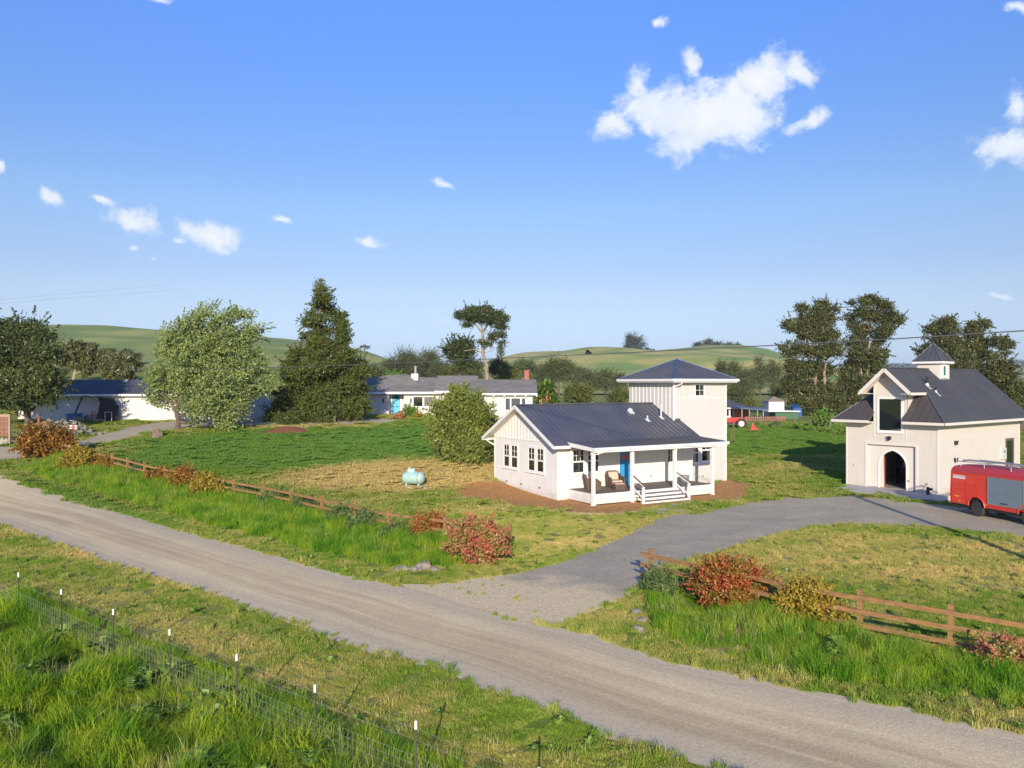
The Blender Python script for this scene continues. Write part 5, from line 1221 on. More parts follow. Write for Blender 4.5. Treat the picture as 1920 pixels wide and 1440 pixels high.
def gratefn(q):
    for x_ in (-.32, .32): q.tube([(x_, 0, 0), (x_, 0, 1.0)], .03, 6)
    for z_ in (.06, .98): q.tube([(-.32, 0, z_), (.32, 0, z_)], .03, 6)
junk('hand_trolley', 203, 792, gratefn, mat('pale_steel', (.6, .6, .6), .4), 'pale tubular trolley frame leaning before the black swing', 'trolley')
def binfn(q): q.b(-.55, .55, -.3, .3, 0, .5); q.b(-.6, .6, -.35, .35, .5, .55)
junk('storage_bin', 150, 791, binfn, mat('greybin', (.18, .20, .22), .6), 'grey storage bin among weeds in front of the garage', 'bin')
def tarpfn(q): q.slab([(-.5, -.3, .0), (.5, -.3, .0), (.55, .4, .0), (-.5, .4, .0)], (0, 0, .62)); q.slab([(-.6, -.35, .62), (.6, -.35, .66), (.7, .4, .72), (-.5, .4, .7)], (0, 0, .06))
junk('folded_tarp', 138, 790, tarpfn, mat('bluebin', (.02, .14, .42), .5), 'bright blue folded tarp on the clutter in front of the garage', 'tarpaulin')
def framefn(q):
    for x_ in (-.5, 0, .45): q.bar((x_, 0, 0), (x_+.1, 0, .75), .05)
    q.bar((-.6, 0, .55), (.6, 0, .6), .05); q.bar((-.6, 0, .35), (.6, 0, .38), .05); q.bar((0, 0, .6), (0, 0, .95), .05); q.bar((0, 0, .93), (.35, 0, .93), .05); q.bar((.35, 0, .93), (.35, 0, .6), .05)
junk('metal_rack', 171, 790, framefn, mat('redframe', (.45, .09, .06), .6), 'rusty red metal frame beside the black garden swing', 'metal frame')
def loopfn(q): q.tube([(.55*math.cos(t), 0, .05+.35*math.sin(t)) for t in np.linspace(0, math.pi, 14)], .03, 6)
junk('hoop', 186, 794, loopfn, mat('paleloop', (.45, .42, .36), .6), 'pale arched hoop at the foot of the black swing', 'hoop')
x, y, z = at_px(295, 821)
q = MB(); q.lathe((0, 0, -.1), [(.62, 0), (.50, .15), (.40, .4), (.30, .78), (.22, .82)], 11); R = random.Random(2); q.v = [(a+R.uniform(-.05, .05), b_+R.uniform(-.05, .05), c_+R.uniform(-.06, .06)) for a, b_, c_ in q.v]
o = q.build('tree_stump', mat('stump', (.24, .18, .13), .9, col2=(.14, .10, .07), scale=4, bump=.5)); o.location = (x, y, z); tag(o, 'cut brown tree stump standing alone on the dry grass by the lane', 'tree stump')
# red mulch mound
x, y, z = at_px(531, 815)
mv = []; n_ = 28
q = MB(); vs = [(0, 0, .5)]; fs = []
for i in range(1, 7):
    r_ = i/6
    for j in range(n_): a = 2*math.pi*j/n_; vs.append((2.35*r_*math.cos(a), 1.7*r_*math.sin(a), .5*(math.cos(r_*math.pi/2)**1.1)+.06*mnoise.noise(Vector((r_*5*math.cos(a), r_*5*math.sin(a), 1)))-.02))
for j in range(n_): fs.append((0, 1+j, 1+(j+1) % n_))
for i in range(5):
    for j in range(n_): fs.append((1+i*n_+j, 1+(i+1)*n_+j, 1+(i+1)*n_+(j+1) % n_, 1+i*n_+(j+1) % n_))
q.add(vs, fs); o = q.build('mulch_mound', redmulch, smooth=True); o.location = (x, y+1.5, hz(x, y+1.5)); tag(o, 'low mound of red brown mulch on the lawn under the dark conifer', 'mulch pile')
# rocks
rk = [(752, 1072, .34, 'leftmost grey rock of the short row by the road mouth'), (775, 1071, .26, 'second rock from the left in the short grey row by the road mouth'), (793, 1068, .44, 'largest rock of the short grey row by the road mouth'), (815, 1070, .25, 'rightmost small rock of the short row by the road mouth'),
      (1192, 1150, .26, 'upper dark rock of the trio left of the right fence end'), (1203, 1165, .20, 'middle flat rock of the trio left of the right fence end'), (1196, 1184, .27, 'pale lowest rock of the trio left of the right fence end'), (1253, 1181, .14, 'small tan rock in the grass beside the road verge')]
for i, (px_, py_, s_, lb) in enumerate(rk):
    q = MB(); s_ *= .72; q.rock((0, 0, 0), (s_*1.3, s_, s_*.75), i+20); o = q.build('rock', rockm); x, y, z = at_px(px_, py_); o.location = (x, y, z+s_*.25); tag(o, lb, 'rock', 'rocks at the driveway mouth')
# utility pole with its wire, far pylons
q = MB(); q.lathe((0, 0, -.3), [(.20, 0), (.16, 9.4), (.02, 9.45)], 12)
pole = empty('utility_pole', (20.3, 23.5, 0), 0, 'tall timber pole outside the right edge that carries the cable and throws the long shadow', 'utility pole')
q.build('pole', bark, pole); q = MB(); q.bar((-.9, .3, 8.7), (.9, -.3, 8.7), .10, .12); q.build('crossarm', bark, pole)
q = MB(); pts = []
for pxx, pyy in ((2261, 598), (1920, 620), (1700, 634), (1440, 648), (1200, 660), (960, 671), (700, 683), (480, 690), (240, 695), (0, 697), (-48, 697)):
    u = (pxx-CX)/FPX; t = (20.2-u*23.5)/(100.2+u*96.5); Yw = 23.5+96.5*t; pts.append((u*Yw, Yw, CAMZ-(pyy-CY)/FPX*Yw))
q.tube(pts, .022, 5); o = q.build('overhead_cable', mat('cable', (.10, .10, .10), .6)); tag(o, 'single black overhead cable sagging across the whole view above the roofs', 'cable')
for px_, py_, Y_, hh, lb in ((681, 676, 600, 9.5, 'faint lattice pylon on the left green hill behind the conifer'), (1042, 664, 880, 7.5, 'faint lattice pylon on the skyline of the middle hill')):
    p = P(px_, py_, Y_); q = MB()
    for s in (-1, 1):
        q.bar((s*1.1, 0, -3), (s*.25, 0, hh), .22); 
        for k in range(5): q.bar((s*(1.1-.16*k), 0, -1+k*hh/5), (-s*(1.0-.16*k), 0, -1+(k+1)*hh/5), .14)
    for z_ in (hh*.75, hh*.95): q.bar((-2.2, 0, z_), (2.2, 0, z_), .16)
    o = q.build('pylon', mat('pylon', (.45, .48, .5), .6)); o.location = p; tag(o, lb, 'pylon', 'pylons on the hills')
for k, (a, b_) in enumerate((((0, 562), (310, 534)), ((0, 569), (315, 545)))):
    q = MB(); q.tube([P(a[0]-400, a[1]+22, 300), P(*a, 320), P(*b_, 420)], .035, 4); o = q.build('power_line', mat('faintwire', (.45, .5, .56), .7)); tag(o, ('upper' if k == 0 else 'lower')+' of the two thin power lines in the sky above the left trees', 'power line', 'thin power lines at upper left')
q = MB(); q.M = None; o = None
bird = MB(); bird.lathe((0, 0, 0), [(.01, -.25), (.12, -.1), (.15, .05), (.08, .2), (.01, .28)], 8, 'X'); bird.slab([(-.05, 0, .05), (.15, 0, .05), (-.05, .55, .18), (-.2, .5, .18)], (0, 0, .02)); bird.slab([(-.05, 0, .05), (.15, 0, .05), (-.05, -.55, .18), (-.2, -.5, .18)], (0, 0, .02))
o = bird.build('bird', darkm); o.location = P(1103, 661.5, 60); tag(o, 'small black bird just above the overhead cable left of the tower', 'bird')
# ------------------------------------------------------------------ foliage
def leaf_quads(C, size, aspect=1.6, droop=0.0, r=rng, jitter=(.6, 1.4)):
    n = len(C); a = r.normal(size=(n, 3)); a[:, 2] -= droop; a /= np.linalg.norm(a, axis=1)[:, None]
    b = r.normal(size=(n, 3)); b -= a*(a*b).sum(1)[:, None]; b /= np.linalg.norm(b, axis=1)[:, None]
    s = size*r.uniform(jitter[0], jitter[1], n)[:, None]
    a = a*s*aspect*.5; b = b*s*.5
    V = np.stack([C-a, C+b*.9+a*.1, C+a, C-b*.9+a*.1], 1).reshape(-1, 3)
    return V, np.arange(n*4).reshape(n, 4)
def crown_points(lobes, n, clump, shell=.5, r=rng, per=26, flat=1.0, gap=.12, fr=None, spike=.3, wind=(.15, 0, .35)):
    """lobes: (cx,cy,cz,rx,ry,rz). leaves gather in uneven clumps, with gaps, near the surface of each lobe"""
    w = np.array([(l[3]*l[5]+l[3]*l[4]+l[4]*l[5]) for l in lobes]); w = w/w.sum(); out = []
    o = r.uniform(0, 50, 3); fr = fr or .55/clump
    for l, ww in zip(lobes, w):
        k = max(4, int(n*ww/per*1.5)); d = r.normal(size=(k, 3)); d /= np.linalg.norm(d, axis=1)[:, None]
        rad = (shell+(1-shell)*r.random(k)**.6)[:, None]*(.88+.0*d[:, :1])
        stray = r.random(k) < .10; rad[stray] *= r.uniform(1.05, 1.28, stray.sum())[:, None]
        cc = np.array(l[:3])+d*rad*np.array(l[3:6])
        nz = np.array([mnoise.noise(Vector((c*fr+o).tolist())) for c in cc])
        lump = np.array([mnoise.noise(Vector((dd*1.9+o+l[0]).tolist())) for dd in d]); cc = np.array(l[:3])+(cc-np.array(l[:3]))*(1+.35*lump)[:, None]
        keep = (nz > -gap) | stray; cc = cc[keep]; dk = d[keep]; k = len(cc)
        cs = clump*r.uniform(.45, 1.3, k)*np.where(stray[keep], .6, 1)
        m = r.poisson(per*np.where(stray[keep], .35, 1)*(cs/clump)**1.3)
        idx = np.repeat(np.arange(k), m)
        off = r.normal(size=(len(idx), 3)); off = np.sign(off)*np.minimum(np.abs(off), 1.7)*cs[idx][:, None]*np.array([1, 1, .7*flat])
        spk = (r.random(k) < spike)[idx]; t = r.random(len(idx))*clump*3.6; dirs = dk+np.array(wind); dirs /= np.linalg.norm(dirs, axis=1)[:, None]
        off[spk] = off[spk]*.28*(1.15-t[spk]/(clump*3.6))[:, None]+dirs[idx][spk]*t[spk][:, None]
        out.append(cc[idx]+off)
    return np.concatenate(out)
FOL = dict(
    conifer=foliage_mat('foliage_conifer', (.105, .14, .026), (.055, .085, .02), (.19, .21, .045), .9, .2),
    pine=foliage_mat('foliage_pine', (0.044, 0.075, 0.025), (0.075, 0.094, 0.027), (0.112, 0.138, 0.044), .7, .2),
    pined=foliage_mat('foliage_dark_pine', (.045, .08, .025), (.10, .13, .035), (.16, .18, .05), .35, .2),
    broad=foliage_mat('foliage_broadleaf', (.27, .36, .10), (.15, .215, .06), (.52, .56, .22), 1.0, .3),
    euc=foliage_mat('foliage_eucalyptus', (.105, .115, .03), (.05, .07, .02), (.19, .185, .06), .5, .25),
    willow=foliage_mat('foliage_willow', (.24, .295, .055), (.12, .165, .035), (.40, .43, .10), 1.2, .3),
    oak=foliage_mat('foliage_far_oak', (.10, .125, .04), (.06, .08, .03), (.16, .18, .065), .12, .2, spark=.8),
    olive=foliage_mat('foliage_far_olive', (0.150, 0.169, 0.037), (0.106, 0.131, 0.031), (0.213, 0.225, 0.062), .3, .3),
    bright=foliage_mat('foliage_bright', (0.156, 0.288, 0.042), (0.108, 0.216, 0.036), (0.288, 0.408, 0.072), .9, .35),
    far=foliage_mat('foliage_distant', (.045, .06, .035), (.06, .075, .04), (.08, .095, .05), .05, .1),
    palm=foliage_mat('foliage_windblown', (0.156, 0.168, 0.054), (0.108, 0.126, 0.036), (0.240, 0.228, 0.096), .6, .3),
    orange=foliage_mat('foliage_orange_shrub', (0.330, 0.132, 0.022), (0.187, 0.110, 0.022), (0.572, 0.330, 0.055), 1.6, .3),
    red=foliage_mat('foliage_red_shrub', (.44, .05, .03), (.18, .16, .03), (.60, .40, .08), 2.6, .3),
    redpink=foliage_mat('foliage_pink_shrub', (.52, .09, .09), (.20, .22, .035), (.66, .52, .20), 2.2, .3),
    yellow=foliage_mat('foliage_yellow_shrub', (0.374, 0.275, 0.028), (0.220, 0.187, 0.022), (0.682, 0.506, 0.088), 1.8, .3),
    lav=foliage_mat('foliage_grey_shrub', (.12, .20, .055), (.075, .13, .035), (.24, .29, .11), 1.5, .25),
    weed=foliage_mat('foliage_weed', (.19, .32, .035), (.11, .20, .025), (.36, .48, .09), 1.5, .35))
def tree(name, label, cat, group, lobes, Y, base, mt, n, leaf, clump, trunks=None, tmat=None, depth=.85, per=26, shell=.45, aspect=1.6, droop=0, limbs=True, dj=.5, seed=0, base_z=None, big=True, gap=.04, spike=.3, wind=(.15, 0, .35)):
    """lobes in photo pixels (x, y, half width, half height[, extra depth in metres]) at distance Y"""
    r = np.random.default_rng(seed+len(lobes)*13+int(Y)); s = Y/FPX
    bp = P(base[0], base[1], Y)
    if base_z is not None: bp.z = base_z
    root = empty(name, bp, 0, label, cat, group)
    L3 = []
    width = max(l[0]+l[2] for l in lobes)-min(l[0]-l[2] for l in lobes)
    for l in lobes:
        dy = (l[4] if len(l) > 4 else r.uniform(-1, 1)*width*s*.25*dj)
        rx, rz_ = l[2]*s, l[3]*s; p = P(l[0], l[1], Y)
        L3.append((p.x-bp.x, dy, p.z-bp.z, rx, max(rx*depth, .5*rz_), rz_))
    if big: n, leaf, per = int(n*2.4), leaf*.62, per*1.6
    C = crown_points(L3, n, clump, shell, r, per, gap=gap, spike=spike, wind=wind)
    V, F_ = leaf_quads(C, leaf, aspect, droop, r)
    np_mesh('crown', V, F_, mt, root)
    q = MB(); tms = tmat or bark; tp_ = []
    for t in (trunks or []):
        pts = [P(a, b_, Y)-bp for a, b_, *_ in t]; rad = [c_[2]*s for c_ in t]
        if base_z is not None and abs(t[0][1]-base[1]) < 25: pts[0].z = min(pts[0].z, 0)
        dyy = t[0][3] if len(t[0]) > 3 else 0
        for i, p in enumerate(pts): p.y += dyy+.15*math.sin(i*1.7)
        q.tube(pts, rad, 8); tp_ += [(p, rr) for p, rr in zip(pts, rad)]
    if limbs and tp_:
        for l in L3:
            c_ = Vector(l[:3]); cand = [(c_-p).length+max(0, p.z-c_.z)*2 for p, _ in tp_]; i = int(np.argmin(cand)); p, rr = tp_[i]
            e = c_+Vector((0, 0, l[5]*.3)); mid = p.lerp(e, .5)+Vector((r.uniform(-.1, .1)*l[3], 0, -.12*(e-p).length))
            q.tube([p, mid, e], [rr*.6, rr*.38, rr*.12], 6)
            for _ in range(3):
                e2 = c_+Vector((r.uniform(-1, 1)*l[3]*.7, r.uniform(-1, 1)*l[4]*.7, r.uniform(-.3, .8)*l[5])); q.tube([mid, mid.lerp(e2, .6)+Vector((0, 0, -.05)), e2], [rr*.3, rr*.18, rr*.06], 5)
    if q.v: q.build('trunk', tms, root)
    return root

# large trees of the property
tree('cypress_tree', 'big dark cypress at the left edge whose shadow falls over the garage', 'tree', None,
     [(-30, 650, 60, 50), (15, 630, 50, 30), (58, 622, 34, 20), (5, 612, 26, 12), (80, 640, 24, 20), (30, 675, 70, 40), (90, 668, 26, 28), (100, 700, 20, 22), (60, 712, 55, 28), (0, 720, 60, 30), (90, 728, 30, 18), (25, 745, 60, 18), (-50, 710, 60, 50), (75, 748, 22, 8), (108, 660, 6, 8), (48, 755, 20, 14)],
     69, (52, 806), FOL['pined'], 52000, .17, .42, [[(52, 806, 6), (50, 775, 5.5), (40, 745, 5), (35, 690, 4), (30, 640, 2)], [(46, 780, 3), (70, 757, 2.2), (88, 742, 1.2)]], per=30, depth=.8, aspect=2.6, gap=-.04, shell=.35, spike=.2)
tree('broadleaf_tree', 'big rounded grey green broadleaf tree on the dry grass in front of the garage', 'tree', None,
     [(408, 598, 38, 24), (440, 588, 20, 14), (365, 612, 30, 22), (470, 618, 24, 22), (345, 640, 45, 32), (420, 640, 55, 34), (305, 668, 36, 30), (375, 680, 60, 38), (450, 675, 46, 40), (295, 712, 34, 32), (350, 725, 48, 36), (420, 728, 50, 36), (478, 715, 34, 32), (497, 728, 18, 16), (290, 748, 24, 16), (330, 760, 26, 16), (385, 766, 36, 20), (440, 760, 34, 24), (425, 788, 24, 16), (370, 790, 14, 8)],
     72, (331, 812), FOL['broad'], 62000, .21, .33, [[(331, 812, 5.5), (334, 790, 4.8), (330, 768, 4.2), (345, 735, 3.4), (375, 690, 2.6), (400, 640, 1.6)], [(334, 780, 3), (320, 755, 2.4), (300, 735, 1.6)], [(418, 806, 3.2, 1.0), (412, 780, 3), (405, 750, 2.6), (430, 700, 1.8)]], per=24, shell=.35, aspect=1.25, gap=-.07, spike=.45, wind=(1.0, 0, .35))
tree('redwood_tree', 'tall dark conifer group with a pointed spire between the garage and the ranch house', 'tree', None,
     [(603, 531, 4, 7), (602, 545, 8, 8), (606, 560, 13, 10), (590, 572, 6, 5), (612, 580, 10, 10), (588, 590, 9, 6), (604, 598, 12, 8), (580, 606, 12, 6), (628, 594, 11, 16), (636, 615, 13, 20), (640, 640, 13, 22), (606, 622, 16, 10), (582, 632, 16, 8), (600, 640, 13, 12, -1.2), (600, 670, 15, 14, -1.4), (618, 650, 18, 14), (588, 658, 20, 12), (645, 668, 20, 20), (562, 664, 18, 12), (672, 692, 18, 18), (545, 682, 16, 14), (605, 690, 30, 14), (570, 700, 24, 14), (640, 705, 26, 16), (540, 706, 14, 14), (585, 725, 48, 30), (640, 725, 44, 28), (535, 748, 26, 26), (575, 762, 36, 26), (665, 762, 26, 20), (622, 765, 34, 18), (510, 780, 14, 14), (550, 785, 20, 12), (600, 782, 24, 14), (640, 778, 16, 14)],
     77, (627, 797), FOL['conifer'], 100000, .16, .30, [[(600, 797, 5), (600, 740, 4.5), (598, 680, 4), (597, 625, 3), (602, 560, 1.6), (603, 522, .5)], [(627, 797, 2.6), (628, 770, 2.4), (640, 730, 1.6)], [(538, 798, 2.4), (542, 770, 2), (556, 730, 1.4)], [(634, 760, 2.0, .8), (634, 700, 1.8), (633, 580, .6)]], per=26, shell=.4, aspect=2.4, spike=.16, gap=.06, tmat=mat('redwood_bark', (.30, .20, .14), .9, col2=(.18, .12, .09), scale=4, stretch=(3, 3, .5)))
tree('lone_pine', 'tall bare stemmed pine with a flat open crown above the ranch house roof', 'tree', None,
     [(866, 592, 14, 6), (880, 584, 14, 8), (905, 580, 22, 8), (930, 587, 16, 8), (948, 597, 12, 7), (890, 597, 18, 7), (920, 600, 22, 8), (875, 608, 14, 4), (940, 612, 10, 4), (905, 590, 24, 8), (926, 624, 10, 4), (938, 628, 8, 3), (922, 634, 12, 4), (942, 642, 5, 3), (898, 640, 8, 4), (913, 646, 10, 4)],
     118, (917, 705), FOL['pine'], 10500, .22, .36, [[(917, 708, 4), (912, 685, 3.6), (906, 665, 3.1), (905, 640, 2.6), (905, 622, 2.4)], [(905, 625, 2), (893, 610, 1.3), (878, 598, .7)], [(905, 625, 2), (915, 608, 1.2), (930, 596, .6)], [(905, 625, 1.8), (903, 605, 1.1), (905, 590, .5)], [(906, 662, 1.4), (890, 655, 1.0), (870, 658, .5)]], tmat=barkp, per=16, shell=.2, aspect=2.4, base_z=3, spike=.1)
tree('pine_tree', 'lower pine with spreading tiers left of the tall bare stemmed pine', 'tree', None,
     [(858, 650, 16, 9), (848, 656, 14, 7), (872, 645, 12, 6), (868, 662, 16, 7), (885, 658, 12, 4), (850, 668, 10, 8), (865, 678, 16, 10)], 122, (860, 705), FOL['pine'], 6500, .26, .5, [[(860, 706, 2.5), (862, 680, 2), (862, 660, 1)]], per=22, shell=.3, aspect=2, base_z=3)
tree('willow_bush', 'tall feathery olive green bush beside the left gable of the cottage', 'bush', None,
     [(862, 742, 16, 12), (878, 748, 20, 14), (846, 752, 18, 14), (832, 770, 22, 18), (862, 770, 30, 20), (895, 772, 24, 20), (843, 800, 32, 26), (880, 803, 36, 26), (906, 800, 20, 26), (830, 822, 20, 22), (862, 835, 36, 28), (898, 838, 26, 26), (872, 858, 30, 16), (845, 850, 16, 16)],
     58.5, (868, 878), FOL['willow'], 66000, .13, .25, [[(868, 878, 4), (862, 850, 3), (855, 810, 2), (862, 760, 1)], [(872, 876, 3), (885, 830, 2), (892, 780, 1)], [(864, 876, 3), (845, 840, 2), (832, 790, 1)]], per=24, shell=.4, aspect=2.8, droop=.2, gap=-.08, spike=.45)
EU1 = [(1507, 578, 12, 9), (1522, 584, 8, 8), (1547, 575, 14, 10), (1536, 583, 8, 12), (1487, 612, 10, 9), (1480, 606, 5, 5), (1512, 602, 20, 13), (1532, 605, 10, 14), (1556, 600, 14, 16), (1568, 582, 6, 8), (1505, 625, 18, 9), (1532, 632, 18, 10), (1556, 626, 14, 10), (1482, 640, 6, 4), (1478, 662, 9, 12), (1472, 652, 4, 6), (1503, 655, 20, 11), (1533, 660, 20, 13), (1560, 655, 16, 12), (1486, 690, 18, 15), (1512, 692, 22, 16), (1545, 694, 24, 16), (1484, 722, 14, 13), (1510, 728, 22, 14), (1545, 730, 24, 14), (1496, 752, 16, 10), (1530, 758, 24, 12), (1560, 755, 16, 14), (1520, 780, 14, 8), (1550, 782, 20, 9)]
tree('eucalyptus_tree', 'left of the two tallest eucalyptus trees behind the field, with the narrower twin topped crown', 'tree', 'eucalyptus trees on the right', EU1, 140, (1543, 796), FOL['euc'], 42000, .34, .55,
     [[(1530, 796, 3.2), (1532, 760, 3), (1528, 720, 2.6), (1532, 680, 2), (1545, 620, 1.2), (1548, 580, .5)], [(1548, 796, 3.4), (1550, 750, 3), (1545, 700, 2.4), (1556, 640, 1.4)], [(1530, 770, 2.4), (1512, 745, 2), (1498, 735, 1.6), (1480, 700, .8)], [(1528, 720, 2), (1515, 670, 1.6), (1510, 610, .7)]], tmat=barkp, per=24, shell=.35, depth=.7, aspect=1.8, base_z=.8, spike=.12, gap=.05)
EU2 = [(1630, 563, 13, 8), (1650, 572, 14, 10), (1612, 566, 6, 6), (1604, 568, 5, 5), (1675, 592, 14, 8), (1684, 600, 10, 10), (1612, 588, 14, 12), (1594, 598, 9, 9), (1635, 592, 18, 11), (1655, 600, 16, 10), (1600, 615, 12, 9), (1625, 614, 14, 10), (1648, 622, 14, 8), (1676, 613, 8, 4), (1596, 640, 13, 10), (1622, 640, 14, 12), (1650, 640, 12, 9), (1662, 632, 8, 6), (1602, 664, 18, 12), (1632, 664, 20, 12), (1660, 662, 12, 9), (1600, 690, 22, 14), (1635, 690, 20, 12), (1662, 678, 7, 5), (1592, 718, 24, 14), (1622, 718, 26, 14), (1585, 745, 22, 14), (1612, 748, 24, 14), (1590, 775, 18, 12)]
tree('eucalyptus_tree', 'right of the two tallest eucalyptus trees behind the barn gable, with the broad leaning crown', 'tree', 'eucalyptus trees on the right', EU2, 146, (1610, 796), FOL['euc'], 40000, .34, .55,
     [[(1612, 796, 3), (1616, 760, 2.6), (1625, 720, 2.3), (1628, 670, 2), (1632, 620, 1.3), (1640, 575, .5)], [(1628, 690, 1.8), (1645, 640, 1.3), (1662, 610, .7)], [(1600, 796, 2.4), (1604, 750, 2), (1615, 700, 1.6), (1608, 640, 1.0)]], tmat=barkp, per=24, shell=.35, depth=.7, aspect=1.8, base_z=.8, spike=.12, gap=.05, seed=3)
tree('eucalyptus_tree', 'eucalyptus with rounded top rising directly behind the barn cupola', 'tree', 'eucalyptus trees on the right',
     [(1768, 604, 12, 7), (1758, 610, 10, 7), (1781, 612, 12, 8), (1745, 616, 8, 5), (1765, 622, 20, 9), (1790, 620, 8, 8), (1740, 632, 7, 5), (1762, 640, 18, 9), (1734, 650, 4, 4), (1790, 640, 12, 10), (1740, 660, 16, 8), (1775, 660, 24, 12), (1800, 665, 18, 14), (1790, 690, 30, 16)],
     150, (1780, 790), FOL['euc'], 17000, .34, .55, [[(1780, 790, 3), (1780, 700, 2.2), (1775, 650, 1.6), (1768, 610, .6)]], tmat=barkp, per=24, depth=.7, aspect=1.8, base_z=.8, spike=.12, gap=.05)
tree('eucalyptus_tree', 'eucalyptus with two small separate tufts on top, right of the barn cupola', 'tree', 'eucalyptus trees on the right',
     [(1817, 606, 7, 4), (1846, 606, 12, 7), (1818, 617, 11, 7), (1842, 620, 10, 9), (1830, 632, 18, 9), (1845, 642, 11, 9), (1822, 650, 20, 12), (1838, 662, 12, 12), (1818, 676, 24, 14)],
     154, (1825, 790), FOL['euc'], 11000, .34, .5, [[(1825, 790, 2.6), (1828, 680, 2), (1830, 640, 1.4), (1844, 610, .6)]], tmat=barkp, per=24, depth=.7, aspect=1.8, base_z=.8, spike=.12, gap=.05, seed=2)
tree('eucalyptus_tree', 'slender eucalyptus with one small umbrella of leaves on a bare stem at far right', 'tree', 'eucalyptus trees on the right',
     [(1872, 637, 12, 4), (1885, 638, 12, 5), (1896, 645, 6, 6), (1862, 646, 6, 4), (1876, 650, 10, 5), (1855, 664, 6, 3), (1882, 660, 6, 5), (1870, 668, 6, 4)],
     152, (1871, 790), FOL['euc'], 3600, .32, .4, [[(1871, 790, 2), (1871, 690, 1.2), (1872, 660, .8), (1880, 642, .4)]], tmat=barkp, per=18, depth=.8, aspect=1.8, base_z=.8)
tree('eucalyptus_tree', 'low bushy olive green eucalyptus above the rear slope of the barn roof', 'tree', 'eucalyptus trees on the right',
     [(1862, 690, 20, 14), (1880, 686, 16, 12), (1850, 705, 18, 16), (1880, 708, 22, 18), (1895, 728, 16, 16), (1875, 735, 20, 16), (1905, 748, 10, 10), (1890, 755, 18, 12)],
     120, (1880, 800), FOL['euc'], 17000, .28, .5, [[(1880, 800, 3), (1878, 740, 2), (1872, 700, 1)]], per=22, base_z=.8)
tree('cypress_tree', 'narrow dark green shrub tree at the right edge behind the barn', 'tree', None, [(1912, 745, 10, 16), (1918, 770, 12, 18), (1912, 725, 6, 10)], 95, (1915, 800), FOL['conifer'], 6000, .2, .35, [[(1915, 800, 2), (1914, 750, 1)]], base_z=.6)
# windblown trees behind the garage
tree('windblown_tree', 'windblown palm like tree with pale stem behind the garage roof, nearer the left edge', 'tree', 'windblown trees behind the garage',
     [(136, 664, 18, 8), (156, 666, 18, 8), (120, 672, 10, 6), (170, 678, 10, 6), (150, 680, 14, 6), (162, 690, 8, 4)], 122, (137, 713), FOL['palm'], 9000, .34, .5, [[(137, 716, 3), (139, 700, 2.6), (142, 685, 1.6)]], tmat=barkp, per=20, aspect=3.5, droop=.3, base_z=7)
tree('windblown_tree', 'windblown palm like tree with fanned fronds just left of the rounded broadleaf tree', 'tree', 'windblown trees behind the garage',
     [(217, 682, 13, 8), (235, 686, 13, 7), (206, 697, 9, 5), (230, 697, 14, 6), (246, 696, 8, 5), (222, 705, 10, 3)], 122, (220, 713), FOL['palm'], 8500, .34, .5, [[(220, 716, 2.6), (220, 700, 2), (218, 680, 1)]], tmat=barkp, per=20, aspect=3.5, droop=.3, base_z=7, seed=4)
# trees beyond the houses, one by one
def small_tree(px, py, rx, ry, Y, kind, label, group='trees beyond the houses', base_dy=None, n=None, name='oak_tree', leaf=None, zb=None, seed=0, tm=None):
    r = random.Random(px*7+py); lobes = [(px, py, rx*.8, ry*.75), (px-rx*.3, py+ry*.55, rx*.6, ry*.5), (px+rx*.35, py+ry*.6, rx*.55, ry*.45)]
    for k in range(6):
        a = r.uniform(0, 6.28); d = r.uniform(.35, .62); f_ = r.uniform(.35, .5)
        lobes.append((px+math.cos(a)*rx*d, py-abs(math.sin(a))*ry*d*1.0+ry*.1, rx*f_, ry*f_))
    s = Y/FPX; by = py+ry*1.0+(base_dy or ry*.25)
    n = n or int(min(14000, max(500, (rx*ry)*9)))
    lf = leaf or max(.22, 1.25*s*1.3)
    return tree(name, label, 'tree', group, lobes, Y, (px, by), FOL[kind], n, lf, max(.3, min(rx, ry)*s*.16), [[(px, by, max(.8, rx*.07)), (px, py+ry*.3, max(.6, rx*.05)), (px+rx*.1, py-ry*.3, .4)]], per=16, aspect=1.4, base_z=zb, seed=seed, tmat=tm)
